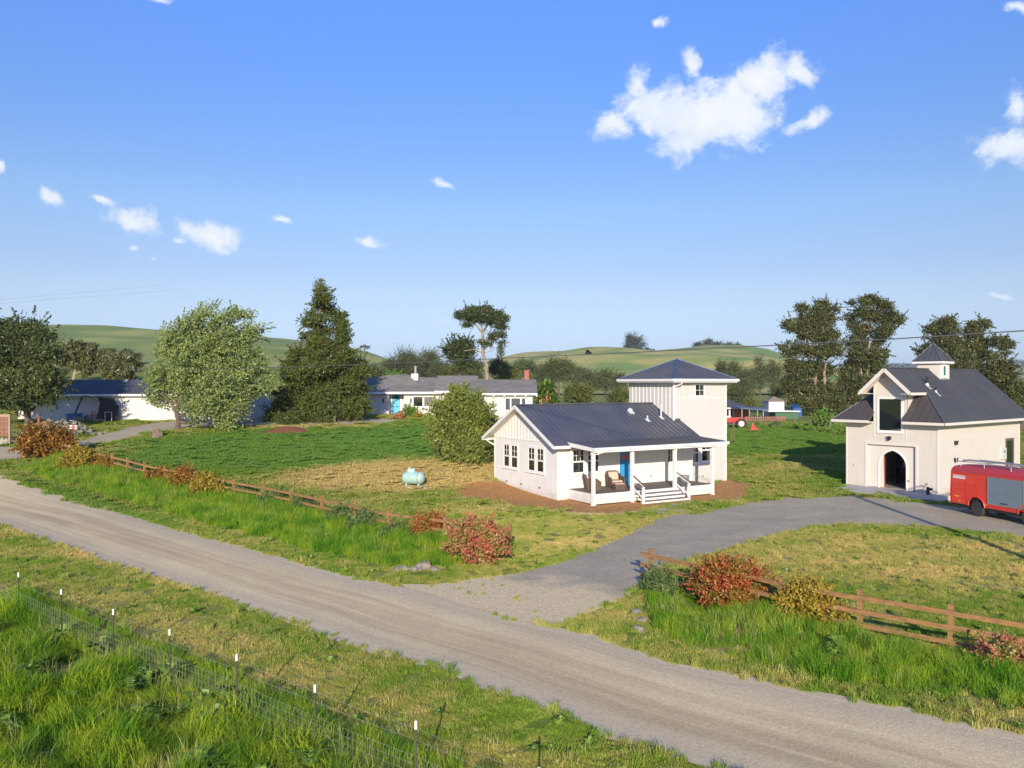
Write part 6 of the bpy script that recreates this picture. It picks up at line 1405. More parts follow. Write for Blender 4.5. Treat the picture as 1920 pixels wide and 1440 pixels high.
MT = [(738, 706, 22, 10, 130, 'bright', 'small bright green tree peeping over the ranch roof beside the steel chimney', 'leafy_tree'),
      (698, 700, 26, 20, 190, 'oak', 'dark grey green tree just right of the pointed conifer', 'oak_tree'),
      (735, 690, 22, 24, 200, 'oak', 'brownish tree on the left flank of the dark clump behind the ranch house', 'oak_tree'),
      (765, 680, 34, 32, 205, 'oak', 'highest dark rounded tree of the clump behind the ranch house', 'oak_tree'),
      (800, 684, 32, 30, 210, 'oak', 'dark tree in the middle of the clump behind the ranch house', 'oak_tree'),
      (828, 694, 24, 24, 200, 'oak', 'dark tree on the right flank of the clump behind the ranch house', 'oak_tree'),
      (855, 698, 32, 20, 150, 'olive', 'olive green spreading tree behind the raised part of the ranch roof', 'leafy_tree'),
      (890, 692, 20, 22, 160, 'oak', 'dark tree under the lower pine tiers behind the ranch roof', 'oak_tree'),
      (935, 690, 22, 22, 140, 'oak', 'brownish green tree right of the bare pine stem', 'oak_tree'),
      (955, 700, 20, 18, 135, 'olive', 'olive tree left of the brick chimney', 'leafy_tree'),
      (985, 690, 26, 20, 230, 'oak', 'grey green tree directly above the brick chimney', 'oak_tree'),
      (1018, 700, 22, 26, 240, 'oak', 'brownish tree between the brick chimney and the spiky green palm', 'oak_tree'),
      (1048, 692, 32, 28, 190, 'oak', 'tall spreading tree with pale stems behind the spiky green palm', 'eucalyptus_tree'),
      (1080, 703, 22, 20, 235, 'oak', 'dark grey tree above the rounded olive bush', 'oak_tree'),
      (1105, 712, 22, 22, 220, 'oak', 'dark tree right above the middle of the cottage roof ridge', 'oak_tree'),
      (1135, 710, 24, 22, 225, 'oak', 'brownish dark tree left of the tower roof corner', 'oak_tree'),
      (1160, 715, 20, 20, 215, 'oak', 'dark tree touching the left corner of the tower roof', 'oak_tree'),
      (1020, 722, 0, 0, 0, '', '', ''),
      (1085, 737, 32, 18, 112, 'olive', 'larger rounded olive bush behind the cottage ridge', 'olive_bush'),
      (1160, 742, 24, 12, 112, 'olive', 'smaller rounded olive bush by the left wall of the tower', 'olive_bush'),
      (1352, 695, 18, 22, 240, 'oak', 'dark tree touching the right corner of the tower roof', 'oak_tree'),
      (1375, 700, 18, 30, 235, 'oak', 'tall grey brown tree right of the tower roof corner', 'oak_tree'),
      (1398, 712, 22, 34, 215, 'oak', 'bare twigged brownish tree above the carport', 'oak_tree'),
      (1425, 700, 20, 32, 245, 'oak', 'tall grey tree above the white shed', 'oak_tree'),
      (1452, 700, 18, 34, 255, 'oak', 'tall bluish grey tree left of the eucalyptus pair', 'oak_tree'),
      (1382, 742, 26, 20, 150, 'oak', 'darker green rounded tree behind the beige house', 'oak_tree'),
      (1405, 757, 14, 10, 140, 'olive', 'small olive bush by the carport', 'olive_bush'),
      (1455, 733, 14, 16, 200, 'olive', 'pale olive tree behind the white shed', 'leafy_tree'),
      (1474, 722, 14, 26, 230, 'oak', 'dark blue grey tree at the foot of the left eucalyptus', 'oak_tree')]
for (px, py, rx, ry, Y, k, lb, nm) in MT:
    if rx: small_tree(px, py, rx, ry, Y, k, lb, name=nm, n=int(rx*ry*13), zb=max(.5, hz(XX(px, Y), Y)) if nm != 'x' else None)
# hillside and skyline trees
HT = [(1190, 648, 20, 15, 880, 'big dark tree standing alone on the skyline left of the tower'),
      (1178, 654, 8, 8, 880, 'small tree at the left foot of the big skyline tree'),
      (1310, 652, 14, 7, 890, 'dark bush at the left end of the hilltop grove'), (1330, 648, 12, 9, 890, 'highest tree of the hilltop grove above the tower'), (1348, 650, 12, 8, 890, 'hilltop grove tree second from its right half'),
      (1365, 651, 12, 7, 890, 'hilltop grove tree near the right end'), (1382, 653, 8, 7, 890, 'rightmost tree of the hilltop grove'),
      (1140, 657, 8, 4, 880, 'tiny tree on the skyline midway to the big one'), (1127, 659, 5, 3, 880, 'tiniest tree beside the middle skyline tree'), (1062, 662, 10, 3, 880, 'low tree row on the skyline near the pylon'), (1080, 661, 6, 4, 880, 'small tree on the skyline right of the low row'), (1091, 660, 4, 4, 880, 'single dot like tree on the skyline'),
      (1215, 656, 10, 4, 880, 'low shrub on the skyline right of the big tree'), (1180, 683, 12, 5, 700, 'grey bush alone in the middle of the hillside'),
      (1400, 658, 14, 3, 880, 'low hedge like trees on the falling skyline right of the grove'), (1425, 661, 12, 3, 880, 'last low trees where the skyline drops to the eucalyptus'), (1308, 686, 10, 6, 640, 'dark tree on the hillside right behind the tower roof'),
      (683, 652, 10, 4, 615, 'dark tuft on the skyline right of the conifer spire'), (938, 660, 6, 14, 300, 'narrow bluish conifer behind the bare pine stem')]
for i, (px, py, rx, ry, Y, lb) in enumerate(HT): small_tree(px, py-ry*.25, rx*1.25, ry*1.35, Y, 'far' if Y > 400 else 'oak', lb, 'trees on the hills', n=int(max(420, rx*ry*26)), name='hill_tree', leaf=1.0*Y/FPX*1.5)
LT = [(160, 666, 30, 10, 330, 'olive', 'olive scrub on the slope right of the left edge cypress'), (195, 662, 20, 9, 340, 'olive', 'second clump of olive scrub on the slope above the garage'), (177, 652, 8, 7, 350, 'oak', 'dark round tree on the upper edge of the scrub'), (205, 657, 22, 4, 350, 'oak', 'dark hedge line on the slope above the scrub'), (235, 660, 16, 6, 345, 'oak', 'dark tree clump on the slope near the broadleaf tree'), (225, 670, 30, 10, 330, 'olive', 'pale olive scrub nearest the broadleaf tree'), (255, 668, 16, 8, 330, 'palm', 'brown scrub beside the upper left of the broadleaf tree')]
for (px, py, rx, ry, Y, k, lb) in LT: small_tree(px, py, rx, ry, Y, k, lb, 'scrub on the left slope', n=int(max(900, rx*ry*14)), name='scrub', leaf=.5, zb=P(px, py+ry, Y).z)
# tree belts on the far flat horizon at right
def belt(name, x0, x1, ys, Y, mt, n, label, hh):
    r = np.random.default_rng(int(x0)); xs = r.uniform(x0, x1, n); top = np.interp(xs, *ys)
    p = np.array([((x-CX)/FPX*Y, Y+r.uniform(-40, 40), CAMZ-(t-CY)/FPX*Y-abs(r.normal())*hh) for x, t in zip(xs, top)])
    V, F_ = leaf_quads(p, Y/FPX*1.6, 1.2, 0, r); o = np_mesh(name, V, F_, mt); tag(o, label, 'wood', kind='stuff'); return o
for (a, b_, ya, lb) in ((1655, 1750, ([1655, 1680, 1700, 1720, 1750], [683, 681, 683, 681, 684]), 'dim bluish line of distant trees left of the barn cupola'), (1880, 1990, ([1880, 1895, 1910, 1930, 1990], [690, 678, 674, 678, 680]), 'dim bluish wood on the far plain at the right edge')):
    belt('distant_wood', a, b_, ya, 1900, FOL['far'], 2600, lb, 9)
# spiky palm
r = empty('palm', P(1020, 775, 104), 0, 'bright green spiky palm with drooping brown fronds right of the ranch house', 'palm')
pr = np.random.default_rng(11); C = []; q = MB(); q2 = MB()
s = 104/FPX; heads = [(-.5, 2.4, 1.6), (.6, 2.6, 1.6), (.1, 3.3, 1.6), (1.3, 1.6, 1.3), (-.2, 1.5, 1.3), (.7, 3.4, 1.4)]
for (hx, hz_, rad) in heads:
    for k in range(170):
        d = Vector(pr.normal(size=3)); d.z = abs(d.z)*.7-.25 if k < 150 else -abs(d.z); d.normalize(); e = Vector((hx, 0, hz_))+d*rad*pr.uniform(.8, 1.2)-Vector((0, 0, .3)); c0 = Vector((hx, 0, hz_)); sd = d.cross(Vector((0, 0, 1))).normalized()*.10
        m_ = c0.lerp(e, .55)+Vector((0, 0, .16)); (q if k < 150 else q2).add([c0-sd, c0+sd, m_+sd, e, m_-sd], [(0, 1, 2, 4), (4, 2, 3)])
q.build('fronds', FOL['bright'], r, recalc=False); q2.build('dead_fronds', mat('dead_frond', (.40, .24, .09), .9), r, recalc=False)
q = MB(); q.tube([(0, 0, -.5), (0, 0, 1.5), (.2, 0, 3.4)], .22, 8); q.tube([(0, 0, .6), (.7, 0, 2.6)], .15, 6); q.build('trunk', bark, r)

# ------------------------------------------------------------------ shrubs along the fences
def shrub(px, pbase, rx, ry, kind, label, Y=None, n=5200, leaf=.11, name='red_leaf_shrub', group='shrubs along the rail fences', clump=.12, lean=0, airy=.45, asp=1.7):
    rx, ry = (rx*1.12, ry*1.12) if kind in ('orange', 'red', 'yellow', 'redpink') else (rx, ry)
    x, y, z = G(px, pbase); Yb = y; s = Yb/FPX; r_ = random.Random(int(px)); py = pbase-ry
    lobes = [(px, py+ry*.1, rx*.75, ry*.8, .3)]
    for k in range(7):
        a = r_.uniform(0, 6.28); lobes.append((px+math.cos(a)*rx*.52, py+math.sin(a)*ry*.45, rx*r_.uniform(.36, .52), ry*r_.uniform(.36, .52)))
    t = tree(name, label, 'shrub', group, lobes, Yb+.6, (px, pbase), FOL[kind], n, leaf, clump, [[(px, pbase, 1.2), (px-rx*.2, py, .6)], [(px, pbase, 1.2), (px+rx*.3, py, .6)], [(px, pbase, 1.2), (px+rx*.05, py-ry*.4, .5)]], per=12, shell=airy, aspect=asp, dj=.8, seed=int(px), spike=.5, gap=-.04)
    return t
shrub(82, 862, 40, 30, 'orange', 'large orange brown shrub nearest the farm gates at left', n=15000, leaf=.17, clump=.22)
shrub(114, 860, 16, 22, 'orange', 'smaller orange brown shrub touching the right side of the large one', n=5200, leaf=.15, clump=.2)
shrub(144, 886, 30, 24, 'yellow', 'bright yellow green shrub next to the first fence posts', n=9000, leaf=.13)
shrub(190, 890, 20, 17, 'orange', 'small brownish shrub right of the yellow green one', n=3600, leaf=.12)
shrub(297, 914, 20, 17, 'orange', 'dark reddish shrub at the left of the group of three', n=4500, leaf=.12)
shrub(340, 926, 30, 24, 'orange', 'largest orange shrub in the middle of the group of three', n=8500, leaf=.12)
shrub(391, 938, 28, 22, 'yellow', 'yellow orange shrub at the right of the group of three', n=7000, leaf=.12)
shrub(806, 1022, 30, 32, 'red', 'thin red brown shrub behind the pink topped one near the fence end', n=4800, leaf=.10, airy=.7)
shrub(896, 1066, 52, 44, 'redpink', 'big pink and green shrub at the end of the left rail fence', n=15000, leaf=.115)
shrub(1380, 1152, 72, 50, 'red', 'biggest deep red shrub in front of the right rail fence', n=22000, leaf=.085)
shrub(1522, 1186, 54, 46, 'yellow', 'yellow leaved shrub right of the biggest deep red one', n=11000, leaf=.085, airy=.6)
shrub(1888, 1275, 48, 34, 'redpink', 'sparse pink tipped shrub at the right edge', n=2200, leaf=.08, airy=.8)
for i, (px, pb, rx, ry, lb) in enumerate([(232, 886, 26, 12, 'grey green bush right of the small brownish shrub'), (258, 900, 18, 17, 'rounded grey green bush left of the group of three orange shrubs'), (458, 938, 22, 15, 'dull green bush just right of the yellow orange shrub'), (510, 955, 30, 20, 'dark grey green bush under the sixth fence post'),
                                         (570, 968, 30, 20, 'grey green bush between the middle fence posts'), (640, 992, 30, 26, 'tall dark grey green bush left of the pale stemmed one'), (682, 1005, 28, 28, 'pale stemmed grey bush below the middle fence posts'), (748, 1020, 34, 26, 'dark grey green bush left of the thin red brown shrub')]):
    shrub(px, pb, rx*.85, ry*.8, 'lav', lb, n=2400, leaf=.075, name='grey_bush', clump=.16, asp=5.0, airy=.3)
shrub(1244, 1130, 26, 32, 'lav', 'dry twiggy bush at the left end of the right rail fence', n=1300, leaf=.07, name='twiggy_bush', airy=.5, asp=6)
shrub(1545, 802, 20, 13, 'bright', 'rounded yellow green shrub behind the wire fence by the barn', n=3500, leaf=.28, clump=.3, name='green_shrub', group=None)
shrub(764, 783, 13, 10, 'bright', 'small rounded green shrub by the doorstep of the ranch house', n=2600, leaf=.16, clump=.2, name='green_shrub', group=None)
shrub(785, 785, 9, 5, 'yellow', 'low yellow flowering shrub at the ranch house wall', n=900, leaf=.15, name='flower_shrub', group=None)
shrub(748, 788, 8, 7, 'redpink', 'small pink flowering shrub in front of the light blue door', n=900, leaf=.15, name='flower_shrub', group=None)
for i, (px, pb) in enumerate(((1491, 806), (1503, 808), (1522, 811), (1545, 812), (1562, 815), (1580, 816), (1595, 818))): shrub(px, pb, 7, 6, 'weed', 'dark leafy weed at the foot of the field fence, number %s from the left' % ['one', 'two', 'three', 'four', 'five', 'six', 'seven'][i], n=420, leaf=.28, name='leafy_weed', group='weeds under the field fence')
shrub(1452, 804, 9, 6, 'lav', 'grey green artichoke like plant in the field behind the tractor', n=500, leaf=.3, name='leafy_plant', group=None)
x, y, z = G(1374, 834)
sp_ = empty('staked_sapling', (x, y, z), 0, 'thin young sapling tied between two stakes on the grass right of the tower', 'young tree')
q = MB(); q.tube([(-.10, 0, 0), (-.10, 0, 1.6)], .035, 6); q.tube([(.12, 0, 0), (.12, 0, 2.3)], .035, 6); q.bar((-.12, 0, 1.45), (.14, 0, 1.45), .03); q.build('stake', mat('stakes', (.22, .15, .09), .9), sp_)
q = MB(); q.tube([(0, 0, 0), (.02, 0, 1.2), (.05, 0, 2.4)], [.03, .02, .01], 6); q.build('trunk', bark, sp_)
C = crown_points([(.03, 0, .35, .25, .25, .35), (.05, 0, 2.0, .2, .2, .4)], 160, .08, .3, rng, 8); V, F_ = leaf_quads(C, .10, 1.6); np_mesh('crown', V, F_, FOL['weed'], sp_)
# ------------------------------------------------------------------ grass
def blade_clump(n, rad, hmin, hmax, width, lean, seed, square=False, wind=(.0, .0)):
    r = np.random.default_rng(seed)
    if square: bx = r.uniform(-rad, rad, n); by = r.uniform(-rad, rad, n)
    else: a = r.uniform(0, 6.283, n); d = rad*np.sqrt(r.random(n)); bx = d*np.cos(a); by = d*np.sin(a)
    hgt = r.uniform(hmin, hmax, n); t = r.uniform(0, 6.283, n); wx, wy = np.cos(t)*width/2, np.sin(t)*width/2
    la = r.uniform(0, 6.283, n); ll = lean*r.random(n); lx_, ly_ = np.cos(la)*ll*hgt+wind[0]*hgt, np.sin(la)*ll*hgt+wind[1]*hgt
    z = np.zeros(n)
    V = np.stack([np.stack([bx-wx, by-wy, z-.02], 1), np.stack([bx+wx, by+wy, z-.02], 1),
                  np.stack([bx+lx_*.35+wx*.8, by+ly_*.35+wy*.8, hgt*.6], 1), np.stack([bx+lx_*.35-wx*.8, by+ly_*.35-wy*.8, hgt*.6], 1),
                  np.stack([bx+lx_, by+ly_, hgt*(1-.35*ll)], 1)], 1).reshape(-1, 3)
    i = np.arange(n)[:, None]*5
    F_ = np.concatenate([np.concatenate([i, i+1, i+2], 1), np.concatenate([i, i+2, i+3], 1), np.concatenate([i+3, i+2, i+4], 1)])
    return V, F_
def turf_mat(name, gain=(1, 1, 1), tint=None, tf=0.0, trans=.4):
    m = bpy.data.materials.new(name); m.use_nodes = True; nt = m.node_tree; N, L = nt.nodes, nt.links; N.clear()
    out = N.new('ShaderNodeOutputMaterial'); g = N.new('ShaderNodeGroup'); g.node_tree = TG
    geo = N.new('ShaderNodeNewGeometry')
    mu = N.new('ShaderNodeVectorMath'); mu.operation = 'MULTIPLY'; mu.inputs[1].default_value = gain; L.new(g.outputs[0], mu.inputs[0])
    col = mu.outputs[0]
    if tint:
        nz = N.new('ShaderNodeTexNoise'); nz.inputs['Scale'].default_value = 1.3; nz.inputs['Detail'].default_value = 3; L.new(geo.outputs['Position'], nz.inputs['Vector'])
        t1 = N.new('ShaderNodeMix'); t1.data_type = 'RGBA'; t1.inputs[6].default_value = rgba(tint[0]); t1.inputs[7].default_value = rgba(tint[1])
        mr = N.new('ShaderNodeMapRange'); mr.inputs['From Min'].default_value = .38; mr.inputs['From Max'].default_value = .62; L.new(nz.outputs['Fac'], mr.inputs['Value']); L.new(mr.outputs[0], t1.inputs[0])
        mx = N.new('ShaderNodeMix'); mx.data_type = 'RGBA'; mx.inputs[0].default_value = tf; L.new(col, mx.inputs[6]); L.new(t1.outputs[2], mx.inputs[7]); col = mx.outputs[2]
    rv = N.new('ShaderNodeMapRange'); rv.inputs['To Min'].default_value = .72; rv.inputs['To Max'].default_value = 1.35; L.new(geo.outputs['Random Per Island'], rv.inputs['Value'])
    sc = N.new('ShaderNodeVectorMath'); sc.operation = 'SCALE'; L.new(col, sc.inputs[0]); L.new(rv.outputs[0], sc.inputs['Scale'])
    df = N.new('ShaderNodeBsdfDiffuse'); tr_ = N.new('ShaderNodeBsdfTranslucent'); L.new(sc.outputs[0], df.inputs[0]); L.new(sc.outputs[0], tr_.inputs[0])
    ms = N.new('ShaderNodeMixShader'); ms.inputs[0].default_value = trans; L.new(df.outputs[0], ms.inputs[1]); L.new(tr_.outputs[0], ms.inputs[2]); L.new(ms.outputs[0], out.inputs[0])
    return m
def proto_set(prefix, specs, mt):
    c = bpy.data.collections.new(prefix+'_forms'); obs = []
    for k, sp in enumerate(specs):
        V, F_ = sp
        me = bpy.data.meshes.new(prefix); me.from_pydata([tuple(v) for v in V], [], [tuple(int(i) for i in f) for f in F_]); me.materials.append(mt)
        o = bpy.data.objects.new('%s_form_%02d' % (prefix, k), me); c.objects.link(o)
    return c
def scatter(name, pts, scl, coll, nform, label, cat, kind='stuff', zs=None, seed=0, tilt=.12):
    r = np.random.default_rng(seed+len(pts)); n = len(pts)
    me = bpy.data.meshes.new(name); me.vertices.add(n); me.vertices.foreach_set('co', np.ascontiguousarray(pts, dtype=np.float32).ravel())
    def attr(nm, ty, dat): a = me.attributes.new(nm, ty, 'POINT'); a.data.foreach_set('vector' if ty == 'FLOAT_VECTOR' else 'value', np.ascontiguousarray(dat).ravel())
    rot = np.stack([r.normal(0, tilt, n), r.normal(0, tilt, n), r.uniform(0, 6.283, n)], 1).astype(np.float32)
    sv = np.stack([scl, scl, scl*(zs if zs is not None else r.uniform(.75, 1.25, n))], 1).astype(np.float32)
    attr('rot', 'FLOAT_VECTOR', rot); attr('scl', 'FLOAT_VECTOR', sv); attr('form', 'INT', r.integers(0, nform, n).astype(np.int32))
    o = bpy.data.objects.new(name, me); COL.objects.link(o)
    g = bpy.data.node_groups.new(name+'_scatter', 'GeometryNodeTree'); g.interface.new_socket('Geometry', in_out='INPUT', socket_type='NodeSocketGeometry'); g.interface.new_socket('Geometry', in_out='OUTPUT', socket_type='NodeSocketGeometry')
    N, L = g.nodes, g.links; gi = N.new('NodeGroupInput'); go = N.new('NodeGroupOutput'); ip = N.new('GeometryNodeInstanceOnPoints'); ci = N.new('GeometryNodeCollectionInfo')
    ci.inputs['Collection'].default_value = coll; ci.inputs['Separate Children'].default_value = True; ci.inputs['Reset Children'].default_value = True
    def na(nm, ty): a = N.new('GeometryNodeInputNamedAttribute'); a.data_type = ty; a.inputs['Name'].default_value = nm; return a.outputs['Attribute']
    L.new(gi.outputs[0], ip.inputs['Points']); L.new(ci.outputs[0], ip.inputs['Instance']); ip.inputs['Pick Instance'].default_value = True
    L.new(na('form', 'INT'), ip.inputs['Instance Index']); L.new(na('scl', 'FLOAT_VECTOR'), ip.inputs['Scale'])
    e2r = N.new('FunctionNodeEulerToRotation'); L.new(na('rot', 'FLOAT_VECTOR'), e2r.inputs[0]); L.new(e2r.outputs[0], ip.inputs['Rotation'])
    L.new(ip.outputs[0], go.inputs[0])
    md = o.modifiers.new('scatter', 'NODES'); md.node_group = g
    tag(o, label, cat, kind=kind); return o
def region_points(poly, dens, seed=0, excl=(), pad=0):
    """random points over a ground polygon, thinned by distance: dens(Y) per square metre"""
    r = np.random.default_rng(seed); xs = [p[0] for p in poly]; ys = [p[1] for p in poly]
    x0, x1, y0, y1 = min(xs), max(xs), min(ys), max(ys); A = (x1-x0)*(y1-y0)
    dm = dens if isinstance(dens, (int, float)) else max(dens(y0), dens(y1))
    n = int(A*dm); X = r.uniform(x0, x1, n); Y = r.uniform(y0, y1, n)
    k = poly_in(X, Y, poly)
    if not isinstance(dens, (int, float)): k &= r.random(n) < dens(Y)/dm
    u = X/np.maximum(Y, .1); k &= (np.abs(u) < .66+1.5/np.maximum(Y, 1)) & (Y > 11.0)
    X, Y = X[k], Y[k]
    for e in excl:
        m = ~poly_in(X, Y, e); X, Y = X[m], Y[m]
    return np.stack([X, Y, h(X, Y)], 1)
m_long = turf_mat('tall_grass_blade', tint=((.09, .29, .015), (.32, .46, .035)), tf=.82, trans=.34)
m_mead = turf_mat('meadow_blade', tint=((.09, .235, .012), (.32, .43, .025)), tf=.85, trans=.25)
m_turf = turf_mat('turf_blade', gain=(1.18, 1.15, 1.1), trans=.28)
m_lawn = turf_mat('lawn_blade', gain=(1.0, 1.0, 1.0), trans=.35)
tall = proto_set('tall_grass', [blade_clump(80+5*k, .26, .22+.03*(k%3), .50+.09*(k%4), .013, .95, k, wind=(.22, .08)) for k in range(6)], m_long)
mead = proto_set('meadow_grass', [blade_clump(80+5*k, .26, .22+.03*(k%3), .50+.09*(k%4), .012, 1.15, k+7, wind=(.28, .10)) for k in range(6)], m_mead)
short = proto_set('short_turf', [blade_clump(420, .30, .03, .115, .012, 1.1, 20+k) for k in range(5)], m_turf)
lawnf = proto_set('lawn_turf', [blade_clump(560, .62, .03, .11, .026, 1.1, 40+k, square=True) for k in range(5)], m_lawn)
tuftm = proto_set('mid_tuft', [blade_clump(60, .13, .10, .30, .014, 1.0, 60+k) for k in range(5)], m_turf)
def leafy(n, s, seed):
    r = np.random.default_rng(seed); Vs = []; Fs = []; k = 0
    for i in range(n):
        a = r.uniform(0, 6.283); L_ = s*r.uniform(.6, 1.2); w = L_*.13; up = r.uniform(.35, 1.1); d = np.array([math.cos(a), math.sin(a), 0]); sd = np.array([-math.sin(a), math.cos(a), 0])*w
        p1 = d*L_*.45*math.cos(up)+np.array([0, 0, L_*.5*math.sin(up)+.05]); p2 = d*L_*math.cos(up)*.95+np.array([0, 0, L_*.72*math.sin(up)])
        b0 = d*.02
        Vs += [b0-sd*.25, b0+sd*.25, p1+sd, p2, p1-sd]; Fs += [(k, k+1, k+2), (k, k+2, k+4), (k+4, k+2, k+3)]; k += 5
    return np.array(Vs), np.array(Fs)
dock = proto_set('dock', [leafy(24, .30, 80+k) for k in range(4)], FOL['weed'])

# regions on the ground, read off the photograph
def foot(pts): return [(x, y) for x, y in pts]
inner = lambda t, a, b_: (a[0]+(b_[0]-a[0])*t, a[1]+(b_[1]-a[1])*t)
fence_line = [(x-.15, y-.25) for x, y in f1]
verge_l = [(G(a, b_)[0], G(a, b_)[1]) for a, b_ in ((20, 880), (110, 905), (200, 930), (330, 968), (480, 1005), (600, 1035), (700, 1062), (850, 1065), (870, 1050))]
T1 = verge_l+[(-1.5, 33.5)]+fence_line[::-1][1:]
verge_r = [(G(a, b_)[0], G(a, b_)[1]) for a, b_ in ((1210, 1110), (1235, 1180), (1290, 1215), (1400, 1240), (1550, 1272), (1750, 1300), (1920, 1335), (2200, 1400))]
T2 = [(p[0], p[1]) for p in [(4.75, 27.4)]]+verge_r+[(18.5, 14.6)]+[(x-.1, y-.2) for x, y in f2[::-1]]
T3 = [(x+.12, y+.15) for x, y in tp]+[(4, 8), (-3, 8), (-24, 12), (-28, 30), (-19.5, 28.2)]
drv = [p for p in DRIVEB]; rdb = [p for p in ROADB]; ldb = LDB; bdb = BEDB
def clump_noise(p, s, o=0): return np.array([mnoise.noise(Vector((x*s+o, y*s, o))) for x, y, _ in p])
cotp = [to_world(wl, TH, a, b_)[:2] for a, b_ in ((-.1, -.1), (10.8, -.1), (15.6, 1.5), (15.6, 6.5), (10, 7.7), (-.1, 7.7))]
barnp = [to_world((26.69, 50.5), TB, a, b_)[:2] for a, b_ in ((-.1, -.1), (12.7, -.1), (12.7, 6.3), (-.1, 6.3))]
# tall grass
for nm, poly, dn, sd, sc, lb in (('tall_grass', T1, 9, 1, 1.0, 'tall rank green grass between the left rail fence and the road verge'), ('tall_grass', T2, 13, 2, .95, 'tall bright green grass below the right rail fence'), ('tall_grass', T3, 15, 3, 1.0, 'tall bright meadow grass filling the near left corner behind the wire fence')):
    p = region_points(poly, dn, sd, excl=(rdb, drv)); nz_ = clump_noise(p, .45 if sd < 3 else .7, sd); keep = nz_ > (-.7 if sd < 3 else -.38); p, nz_ = p[keep], nz_[keep]
    scatter(nm, p, (sc*(.86+(.6 if sd < 3 else 1.0)*nz_)).clip(.4, 1.6), tall if sd < 3 else mead, 6, lb, 'grass', seed=sd)
p = np.concatenate([region_points(T3, 4.0, 31), region_points(T1, .12, 32), region_points(T2, .25, 33)]); nz_ = clump_noise(p, .5, 4)
p = p[nz_ > .02]; p[:, 2] += .12; scatter('dock_leaves', p, rng.uniform(.9, 2.0, len(p)), dock, 4, 'broad leaved dock plants among the tall meadow grass', 'weeds', seed=9)
# the rough strip just behind the wire fence and the taller growth along the left rail fence
STR = [(x, y) for x, y in tp]+[(x+.75, y+.95) for x, y in tp[::-1]]
p = region_points(STR, 15, 41); scatter('rough_grass', p, .62+.25*rng.random(len(p)), tall, 6, 'rough dark green strip of grass along the foot of the wire fence', 'grass', seed=41)
ST2 = [(x-.9, y-1.1) for x, y in f1]+[(x+.5, y+.6) for x, y in f1[::-1]]
p = region_points(ST2, 9, 42); scatter('rough_grass', p, 1.0+.45*rng.random(len(p)), tall, 6, 'taller rank grass growing through the left rail fence', 'grass', seed=42)
stems = proto_set('dry_stem', [blade_clump(12, .3, .40, .75, .006, .8, 90+k, wind=(.15, .05)) for k in range(4)], mat('dry_stem', (.42, .38, .15), .9))
p = np.concatenate([region_points(T3, 3.5, 51), region_points(T1, 1.5, 52), region_points(T2, 2.5, 53)]); p = p[clump_noise(p, .6, 6) > -.05]
scatter('dry_stems', p, .7+.5*rng.random(len(p)), stems, 4, 'thin straw coloured dead stems standing in the tall grass', 'grass', seed=51)
# mown verges and the near turf
NEAR = [(-60, 11), (60, 11), (60, 46), (-60, 46)]
p = region_points(NEAR, lambda Y: np.clip(520/np.maximum(Y, 8)**1.25, 9.0, 17), 5, excl=(rdb, drv, T3, bdb, cotp))
m_ = ~(poly_in(p[:, 0], p[:, 1], T1) | poly_in(p[:, 0], p[:, 1], T2)) | (rng.random(len(p)) < .25); p = p[m_]
scatter('mown_grass', p, .85+.35*clump_noise(p, .8, 2), short, 5, 'short mown yellow green grass on the road verges and the island', 'grass', seed=11)
nz_ = clump_noise(p, .9, 7); q_ = p[(nz_ > .15) & (rng.random(len(p)) < .3)]
scatter('grass_tufts', q_, .6+.6*rng.random(len(q_)), tuftm, 5, 'scattered taller tufts in the mown grass near the road', 'grass', seed=12)
pw_ = p[(clump_noise(p, .7, 21) > .08) & (rng.random(len(p)) < .09)]
scatter('verge_weeds', pw_, .45+.5*rng.random(len(pw_)), dock, 4, 'low dark broad leaved weeds in the mown road verges', 'weeds', seed=21)
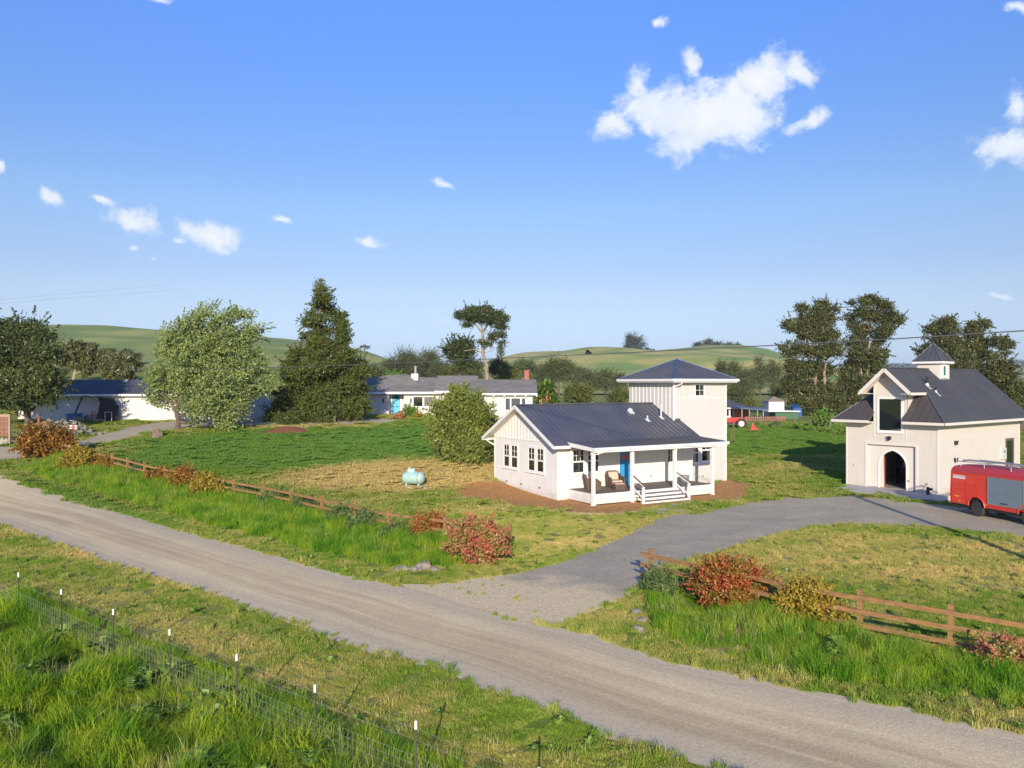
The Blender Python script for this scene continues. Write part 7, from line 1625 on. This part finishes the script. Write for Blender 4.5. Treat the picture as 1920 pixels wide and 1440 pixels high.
# ragged edge tufts along road and drive
edge_pts = []
for bd in (rdb, drv, bdb, ldb):
    for i in range(len(bd)):
        for k in range(2):
            x, y = bd[i]; x += rng.normal(0, .10); y += rng.normal(0, .10)
            if 11 < y < 75 and abs(x/y) < .68: edge_pts.append((x, y))
edge_pts = np.array(edge_pts)
inR = poly_in(edge_pts[:, 0], edge_pts[:, 1], [(a*1.0, b_) for a, b_ in rdb]) & poly_in(edge_pts[:, 0], edge_pts[:, 1], drv); edge_pts = edge_pts[~inR]
mouth = px_poly([(742, 1100), (1040, 1080), (1250, 1070), (1040, 1172), (900, 1150)]); keep = ~poly_in(edge_pts[:, 0], edge_pts[:, 1], mouth); edge_pts = edge_pts[keep]
ep = np.stack([edge_pts[:, 0], edge_pts[:, 1], h(edge_pts[:, 0], edge_pts[:, 1])], 1)
scatter('edge_grass', ep, .45+.5*rng.random(len(ep)), tuftm, 5, 'ragged grass tufts along the gravel edges', 'grass', seed=13)
sprk = region_points(px_poly([(760, 1095), (960, 1085), (1000, 1110), (1040, 1180), (1000, 1160), (880, 1120)]), 7, 14); nz_ = clump_noise(sprk, 1.2, 3); sprk = sprk[nz_ > .12]; sprk[:, 2] += .03
scatter('gravel_weeds', sprk, .25+.3*rng.random(len(sprk)), tuftm, 5, 'small weeds sprouting through the gravel at the driveway mouth', 'weeds', seed=14)
# lawns and fields farther off
FAR = [(-75, 44), (75, 44), (85, 112), (-95, 112)]
ranchp = [(XX(540, 88), 86.2), (XX(1000, 88), 86.2), (XX(1000, 88), 96), (XX(540, 88), 96)]; garp = [(-60, 78.3), (-25, 78.3), (-25, 87), (-60, 87)]
p = region_points(FAR, lambda Y: np.clip(110/np.maximum(Y, 8), 1.1, 2.4)*1.3, 6, excl=(rdb, drv, T1, bdb, ldb, cotp, barnp, ranchp, garp, pad))
scatter('lawn_grass', p, .9+.5*rng.random(len(p)), lawnf, 5, 'mown lawn and field grass sweeping from the cottage to the houses behind', 'grass', seed=15)

# ------------------------------------------------------------------ thin haze over the far land
q = MB(); q.b(-6200, 6200, -220, 7200, -3, 140)
hm = bpy.data.materials.new('haze_air'); hm.use_nodes = True; hn = hm.node_tree; hn.nodes.clear(); ho = hn.nodes.new('ShaderNodeOutputMaterial'); hv = hn.nodes.new('ShaderNodeVolumePrincipled')
hv.inputs['Color'].default_value = (.75, .86, 1, 1); hv.inputs['Density'].default_value = .00012; hn.links.new(hv.outputs[0], ho.inputs['Volume'])
hzo = q.build('haze', hm); tag(hzo, kind='stuff')
